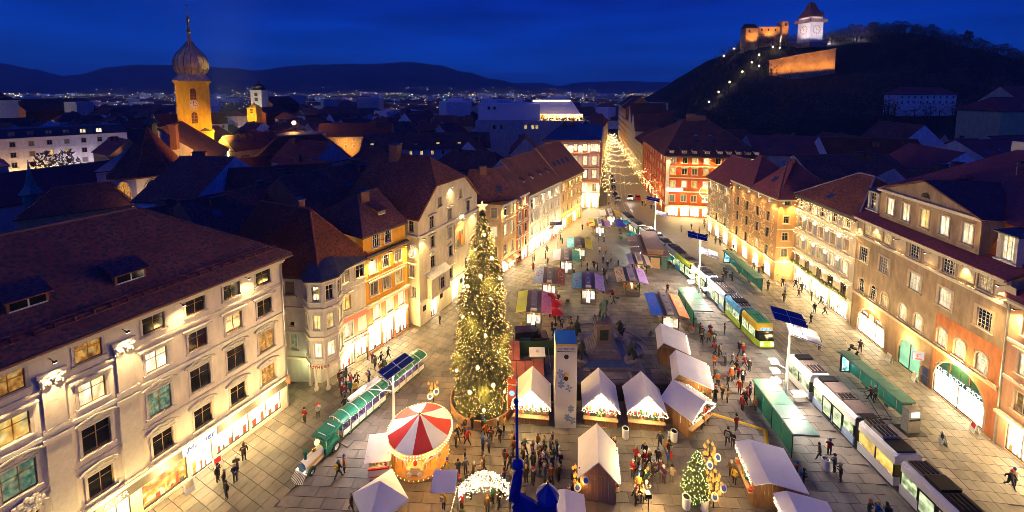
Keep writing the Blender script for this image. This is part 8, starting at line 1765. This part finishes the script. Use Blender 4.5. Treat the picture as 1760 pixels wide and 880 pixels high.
# ------------------------------------------------------------------ people
SKIN = pm('skin',(.52,.30,.20),.6,.1,8); COAT = pm('coat',(.9,.9,.9),.85,.15,6,tint=True); TRS_ = [pm('trousers_%d' % i,c,.9,.15,6) for i,c in enumerate(((.02,.025,.05),(.03,.03,.03),(.10,.09,.08),(.05,.04,.03)))]; SHOE = pm('shoe',(.03,.025,.02),.6); HAT = pm('hat_wool',(.9,.9,.9),.95,.15,8,tint=True)
def body(name, arms, legs, tr, lean=0, H_=1.0):
    """standing figure: arms = ((elbow),(hand)) left and right, legs = ((knee),(ankle)) left and right"""
    P = [(0,0,.95,.135),(0,lean*.3,1.15,(.155,.12)),(0,lean*.7,1.36,(.185,.125)),(0,lean,1.47,.075),(0,lean-.015,1.55,.075),(0,lean-.02,1.66,(.088,.105)),(0,lean-.02,1.73,.07)]
    E = [(0,1),(1,2),(2,3),(3,4),(4,5),(5,6)]
    hands = []
    for s, (el, ha) in zip((-1,1), arms):
        i = len(P); P += [(s*.20,lean*.8,1.40,.075),(el[0],el[1],el[2],.058),(ha[0],ha[1],ha[2],.040)]; E += [(2,i),(i,i+1),(i+1,i+2)]; hands.append((Vector(el),Vector(ha)))
    for s, (kn, an) in zip((-1,1), legs):
        i = len(P); P += [(s*.095,0,.82,.105),(kn[0],kn[1],kn[2],.075),(an[0],an[1],an[2],.052),(an[0],an[1]-.13,.045,.045)]; E += [(0,i),(i,i+1),(i+1,i+2),(i+2,i+3)]
    me = skin_mesh(name, P, E, [SKIN, COAT, tr, SHOE])
    bm = bmesh.new(); bm.from_mesh(me)
    hc = [h[1] for h in hands]
    for f in bm.faces:
        c = f.calc_center_median()
        if c.z > 1.50: f.material_index = 0
        elif c.z < .11: f.material_index = 3
        elif any((c-h).length < .07 for h in hc): f.material_index = 0
        elif c.z < .80 and not any((c-h[0]).length < .22 or (c-h[1]).length < .18 for h in hands): f.material_index = 2
        else: f.material_index = 1
    # hands with five fingers, nose and ears grown onto the same mesh
    def spike(a, d, L_, r, m=0):
        d = d.normalized(); x = d.orthogonal().normalized(); y = d.cross(x); vs = [bm.verts.new(a+(x*math.cos(t)+y*math.sin(t))*r) for t in (0,2.09,4.19)] + [bm.verts.new(a+d*L_+(x*math.cos(t)+y*math.sin(t))*r*.6) for t in (0,2.09,4.19)]
        for q in ((0,1,4,3),(1,2,5,4),(2,0,3,5),(3,4,5)): f = bm.faces.new([vs[k] for k in q]); f.material_index = m
    for el, ha in hands:
        d = (ha-el).normalized(); sd_ = d.cross(Vector((0,1,.2))).normalized()
        for k in range(4): spike(ha+d*.03+sd_*(.018*(k-1.5)), d+Vector((0,-.25,0)), (.07,.08,.077,.06)[k], .009)
        spike(ha+sd_*.03, d*.5+sd_+Vector((0,-.3,0)), .05, .010)
    spike(Vector((0,lean-.10,1.655)), Vector((0,-1,-.4)), .03, .014)
    for s in (-1,1): spike(Vector((s*.08,lean-.02,1.65)), Vector((s,0,.2)), .02, .02)
    bm.to_mesh(me); bm.free(); me.update(); return me
L0_ = (((-.10,-.02,.48),(-.10,.03,.09)),((.10,-.02,.48),(.10,.03,.09))); LW_ = (((-.10,-.18,.50),(-.10,-.28,.10)),((.10,.06,.47),(.10,.34,.14)))
dn = (((-.27,.03,1.12),(-.27,-.06,.86)),((.27,.03,1.12),(.27,-.06,.86))); cup = (((-.27,.0,1.12),(-.27,-.04,.86)),((.26,.02,1.12),(.12,-.28,1.22)))
fold = (((-.26,0,1.13),(.05,-.22,1.12)),((.26,0,1.13),(-.05,-.25,1.08))); phone = (((-.25,-.08,1.14),(-.05,-.32,1.26)),((.25,-.08,1.14),(.06,-.32,1.26))); swing = (((-.27,-.12,1.14),(-.26,-.34,.98)),((.27,.15,1.14),(.27,.16,.88)))
POSES = [body('person',dn,L0_,TRS_[0]), body('person',cup,L0_,TRS_[1]), body('person',fold,L0_,TRS_[2],.03), body('person',phone,L0_,TRS_[3],-.02), body('person',swing,LW_,TRS_[1],-.05), body('person',((swing[1][0],swing[1][1]) and ((-.27,.15,1.14),(-.27,.16,.88)),((.27,-.12,1.14),(.26,-.34,.98))),(LW_[1] and ((-.10,.06,.47),(-.10,.34,.14)),((.10,-.18,.50),(.10,-.28,.10))),TRS_[0],-.05)]
HATM = MB().lathe([(.115,1.66),(.122,1.70),(.105,1.78),(.05,1.83),(0,1.84)],10).ball((0,0,1.86),.035,6,4).mesh('hat', HAT)
HAIRM = MB().lathe([(.085,1.52),(.115,1.60),(.118,1.70),(.10,1.77),(.05,1.81),(0,1.82)],10,a0=R(-10),a1=R(190)).lathe([(.118,1.70),(.10,1.77),(.05,1.81),(0,1.82)],6,a0=R(190),a1=R(350)).mesh('hair', HAT)
BAGM = MB().bx(-.16,.16,.12,.28,1.02,1.42).bx(-.12,.12,.28,.34,1.06,1.25).mesh('backpack', HAT)
SCARF = MB().lathe([(.10,1.44),(.125,1.47),(.125,1.51),(.09,1.54)],10).mesh('scarf', HAT)
CC = dict(black=(.018,.018,.022), navy=(.02,.03,.09), grey=(.16,.16,.17), brown=(.13,.07,.035), red=(.55,.025,.02), beige=(.45,.34,.22), white=(.66,.64,.60), green=(.05,.14,.06), blue=(.03,.13,.42), orange=(.70,.20,.03), yellow=(.72,.48,.05), plum=(.16,.03,.10), olive=(.12,.11,.04), teal=(.03,.20,.22))
HC = {'a red hat':('hat',(.5,.03,.03)),'a white hat':('hat',(.7,.68,.64)),'a black hat':('hat',(.02,.02,.02)),'a blue hat':('hat',(.04,.12,.4)),'a yellow hat':('hat',(.7,.46,.05)),'a grey hat':('hat',(.25,.25,.25)),'dark hair':('hair',(.025,.016,.01)),'blond hair':('hair',(.42,.28,.11)),'brown hair':('hair',(.11,.055,.025)),'grey hair':('hair',(.35,.34,.33))}
used = set(); prr = random.Random(99); NP = 0
def person(u, v_, coat=None, lm='', pose=None, rz=None, hat=None, size=None, xy=None):
    global NP
    p = G(u, v_) if xy is None else Vector((*xy,0))
    for _ in range(200):
        c = coat or prr.choice(['black','black','black','navy','navy','grey','brown','brown','red','beige','white','green','blue','orange','yellow','plum','olive','teal','grey'])
        h_ = hat or prr.choice(list(HC)); bag = prr.random() < .25; sc_ = prr.random() < .3
        ex = ', backpack' if bag else ', scarf' if sc_ else ''
        lab = 'person in %s coat, %s%s, %s' % (c, h_, ex, lm)
        if lab not in used: break
    used.add(lab); NP += 1
    po = prr.randrange(6) if pose is None else pose
    o = put('person', POSES[po], None, p, prr.random()*6.28 if rz is None else rz); tag(o, lab, 'person', 'people on the market square')
    s = size or prr.uniform(.93,1.05); o.scale = (s*1.05,s*1.05,s); j = prr.uniform(.45,.8); o.color = tuple(min(1,k*j) for k in CC[c])+(1,)
    lean = (0,0,.03,-.02,-.05,-.05)[po]; kd, hc = HC[h_]; k = put(kd, HATM if kd == 'hat' else HAIRM, o, (0,lean-.02,0)); k.color = (*hc,1)
    if bag: k = put('backpack', BAGM, o, (0,lean,0)); k.color = (*CC[prr.choice(list(CC))],1)
    elif sc_: k = put('scarf', SCARF, o, (0,lean,0)); k.color = (*CC[prr.choice(('red','beige','white','grey','orange'))],1)
    return o
for u, v_, c, l in [(375,828,'black','at the rear of the palace group'),(390,857,'black','nearest of the palace group'),(386,838,'black','in the group by the palace'),(405,828,'navy','in the group by the palace'),(407,812,'grey','in the group by the palace'),(420,792,'black','walking behind the group by the palace'),
   (524,727,'red','alone on the paving before the pharmacy'),(547,718,'white','walking near the pharmacy alley'),(582,822,'black','beside the road train locomotive'),(592,812,'orange','beside the road train locomotive'),(593,707,'black','beside the first train carriage'),(634,657,'blue','beside the second train carriage'),
   (756,558,'black','alone under the gabled house wall'),(632,618,'brown','by the pharmacy shop window'),(645,634,'grey','by the pharmacy shop window'),(655,627,'black','by the pharmacy shop window'),(667,617,'black','by the pharmacy shop window'),(655,644,'brown','by the pharmacy shop window'),(640,625,'plum','by the pharmacy shop window'),(660,640,'black','by the pharmacy shop window'),
   (1408,602,'black','alone on the right pavement'),(1393,556,'black','pushing a pram on the right pavement'),(1478,604,'brown','with the pram by the arched shop'),(1735,838,'black','at the right edge of the paving'),(1742,836,'beige','at the right edge of the paving'),(1503,688,'beige','waiting in the long right shelter'),(1496,690,'black','waiting in the long right shelter'),
   (1425,782,'red','by the bin near the tram'),(1408,790,'brown','by the bin near the tram'),(1434,812,'grey','by the bin near the tram'),(1444,828,'black','by the bin near the tram'),(1493,890,'green','at the bottom edge before the tram'),(1507,894,'blue','at the bottom edge before the tram'),(1523,896,'black','at the bottom edge before the tram'),
   (1380,835,'black','behind the bottom right white hut'),(1368,825,'brown','behind the bottom right white hut'),(1022,560,'black','alone behind the fountain'),(992,562,'black','near the red parasols'),(945,545,'brown','under the red parasols'),(952,548,'orange','under the red parasols'),(960,552,'black','under the red parasols'),
   (1147,503,'black','alone by the snack pavilion'),(1277,612,'red','in front of the lime tram'),(1270,608,'black','in front of the lime tram'),(1228,598,'brown','left of the lime tram'),(1245,575,'black','by the shelter near the lime tram'),(1238,610,'beige','left of the lime tram'),(1265,740,'red','between cable ramp and small fir'),(1250,765,'black','between cable ramp and small fir'),(1259,768,'navy','between cable ramp and small fir'),
   (1256,820,'brown','at the right hut counter'),(1262,832,'yellow','at the right hut counter'),(1286,800,'white','at the right hut counter'),(1290,830,'blue','at the right hut counter'),(1280,815,'black','at the right hut counter'),(1055,780,'black','before the middle white hut'),(1046,775,'black','before the middle white hut'),(1020,768,'red','before the middle white hut'),(1030,770,'yellow','before the middle white hut'),(1025,774,'orange','before the middle white hut'),(1134,768,'grey','in front of the third white hut'),(1149,770,'white','in front of the third white hut')]: person(u, v_, c, l)
def crowd(n, poly, lm, cols=None, mind=.55):
    us = [p[0] for p in poly]; vs = [p[1] for p in poly]; got = []
    for _ in range(n*40):
        if len(got) >= n: break
        u, v_ = prr.uniform(min(us),max(us)), prr.uniform(min(vs),max(vs))
        if not inpoly(u, v_, poly): continue
        p = G(u, v_)
        if any((p-q).length < mind for q in got): continue
        got.append(p); person(0,0,prr.choice(cols) if cols and prr.random() < .6 else None, lm, xy=(p.x,p.y))
GOLDC = ['yellow','brown','beige','olive','black','teal']
crowd(31,[(880,768),(962,768),(968,832),(880,838)],'in the crowd before the left white hut',GOLDC)
crowd(21,[(770,800),(870,790),(900,860),(905,890),(760,890)],'among the crowd by the light gate',['brown','black','yellow','red'])
crowd(14,[(785,745),(875,720),(875,780),(780,790)],'between carousel and christmas tree',['black','brown','red'])
crowd(5,[(600,860),(680,850),(690,880),(600,885)],'by the pyramid tent at the bottom',['black','brown'])
crowd(14,[(563,668),(592,690),(622,672),(600,645)],'queueing at the pharmacy corner',['black','brown','grey','plum'],.5)
crowd(16,[(1082,790),(1150,785),(1155,830),(1085,835)],'amid the market by the white huts',['black','brown','red','blue'],.6)
crowd(7,[(920,835),(1000,835),(1000,885),(930,885)],'left of the bottom middle hut',GOLDC)
crowd(6,[(1090,845),(1110,835),(1112,870),(1092,872)],'right of the bottom middle hut',GOLDC)
crowd(26,[(1226,630),(1262,612),(1300,650),(1300,712),(1270,712),(1225,690)],'between right huts and big shelter',['brown','black','red','orange'])
crowd(9,[(1170,700),(1215,690),(1222,730),(1190,748)],'at the lit counter of the turned hut',['black','brown','olive'])
crowd(9,[(1190,560),(1235,570),(1250,620),(1215,610)],'near the blue and orange kiosk',None)
crowd(23,[(1262,455),(1310,455),(1430,520),(1440,560),(1400,540),(1300,500)],'strolling along the arcade',['black','brown','grey'],.7)
crowd(9,[(1222,410),(1245,410),(1270,440),(1250,450)],'near the scroll house arcade',['black','brown'],.8)
crowd(10,[(1010,412),(1110,420),(1075,462),(1020,470)],'on the paving among the far kiosks',['black','navy','grey'],.9)
crowd(12,[(930,460),(950,440),(1050,470),(1060,520),(1040,530),(960,525)],'shopping among the coloured awnings',['black','brown','grey'],.7)
crowd(8,[(895,575),(930,568),(985,560),(990,580),(960,590)],'before the lime and pink kiosk',['black','brown'],.7)
crowd(6,[(1005,440),(1045,480),(1055,500),(1030,500)],'between the turquoise and straw kiosks',['black','brown'],.6)
crowd(8,[(880,475),(950,420),(1000,385),(1004,395),(945,450),(890,485)],'passing the shops of the long row',['black','brown','grey'],.9)
crowd(12,[(1036,360),(1046,300),(1054,300),(1062,362)],'beside the parked side street cars',['black','brown','grey'],1.1)
crowd(5,[(1100,355),(1125,330),(1135,350),(1120,365)],'at the mouth of the side street',['black','brown'],1.1)
crowd(8,[(1140,380),(1215,385),(1225,420),(1180,405)],'before the orange red building',['black','brown'],.9)
crowd(5,[(1238,470),(1262,470),(1270,490),(1240,488)],'waiting at the arcade shelter',['black','brown'],.7)
# passengers in the carriages
for i in range(3):
    a, c = G(582,752), G(656,688); p = a.lerp(c,(i+.5)/3); person(0,0,prr.choice(['plum','white','red','blue']),'riding in the first carriage',xy=(p.x+prr.uniform(-.2,.2),p.y),size=.72)
for i in range(4):
    a, c = G(667,680), G(722,634); p = a.lerp(c,(i+.5)/4); person(0,0,prr.choice(['yellow','white','blue','green']),'riding in the second carriage',xy=(p.x,p.y),size=.72)
def pram(label, u, v_, rz):
    p = G(u,v_); t = thing('pram', label, 'pram', (p.x,p.y,0), rz); MB().lathe([(.32,0),(.34,.25),(.2,.32)],8,a0=0,a1=math.pi,sx=1,sy=1.2).bx(-.25,.25,-.4,.35,-.12,.05).build('carrier', pm('pram_black',(.03,.03,.035),.8), t, (0,0,.72)); MB().tube((-.22,.35,.7),(-.22,.75,1.05),.02).tube((.22,.35,.7),(.22,.75,1.05),.02).tube((-.22,.75,1.05),(.22,.75,1.05),.02).tube((-.22,-.35,.2),(-.22,.3,.7),.02).tube((.22,-.35,.2),(.22,.3,.7),.02).build('frame', STEEL, t)
    for x in (-.26,.26):
        for y in (-.4,.4): o = MB().lathe([(.16,-.03),(.16,.03),(0,.03)],10).build('wheel', TYR, t, (x,y,.16)); o.rotation_euler = (0,R(90),0)
pram('black pram by the arched shop with gold emblem', 1466, 606, R(40)); pram('pram with a pale blue front on the right pavement', 1380, 560, R(20))
# bicycle at the pharmacy wall
p = G(508,650); t = thing('bicycle', 'bicycle leaning on the pharmacy alley wall', 'bicycle', (p.x,p.y,0), R(-5))
for x in (-.52,.52):
    o = MB().lathe([(.31,-.02),(.34,0),(.31,.02)],18).build('wheel', TYR, t, (x,0,.34)); o.rotation_euler = (R(90),0,0)
MB().path([(-.52,0,.34),(-.15,0,.85),(.38,0,.85),(.52,0,.34)],.02,5).path([(-.15,0,.85),(-.05,0,.32),(.36,0,.8)],.02,5).path([(.38,0,.85),(.36,0,1.0),(.30,.2,1.02)],.016,5).build('frame', IRON, t); MB().box((-.17,0,.92),(.22,.1,.05)).build('saddle', TYR, t)

# ------------------------------------------------------------------ evening air between the square and the hills
hz = bpy.data.materials.new('haze'); hz.use_nodes = True; nt = hz.node_tree; nt.nodes.clear()
ou = nt.nodes.new('ShaderNodeOutputMaterial'); pv_ = nt.nodes.new('ShaderNodeVolumePrincipled'); pv_.inputs['Color'].default_value = (.55,.78,1,1); pv_.inputs['Density'].default_value = .00013; pv_.inputs['Anisotropy'].default_value = 0
nt.links.new(pv_.outputs[0], ou.inputs['Volume'])
hb_ = MB().bx(-8000,8000,-400,9500,-2,420).build('haze', hz); hb_['kind'] = 'stuff'
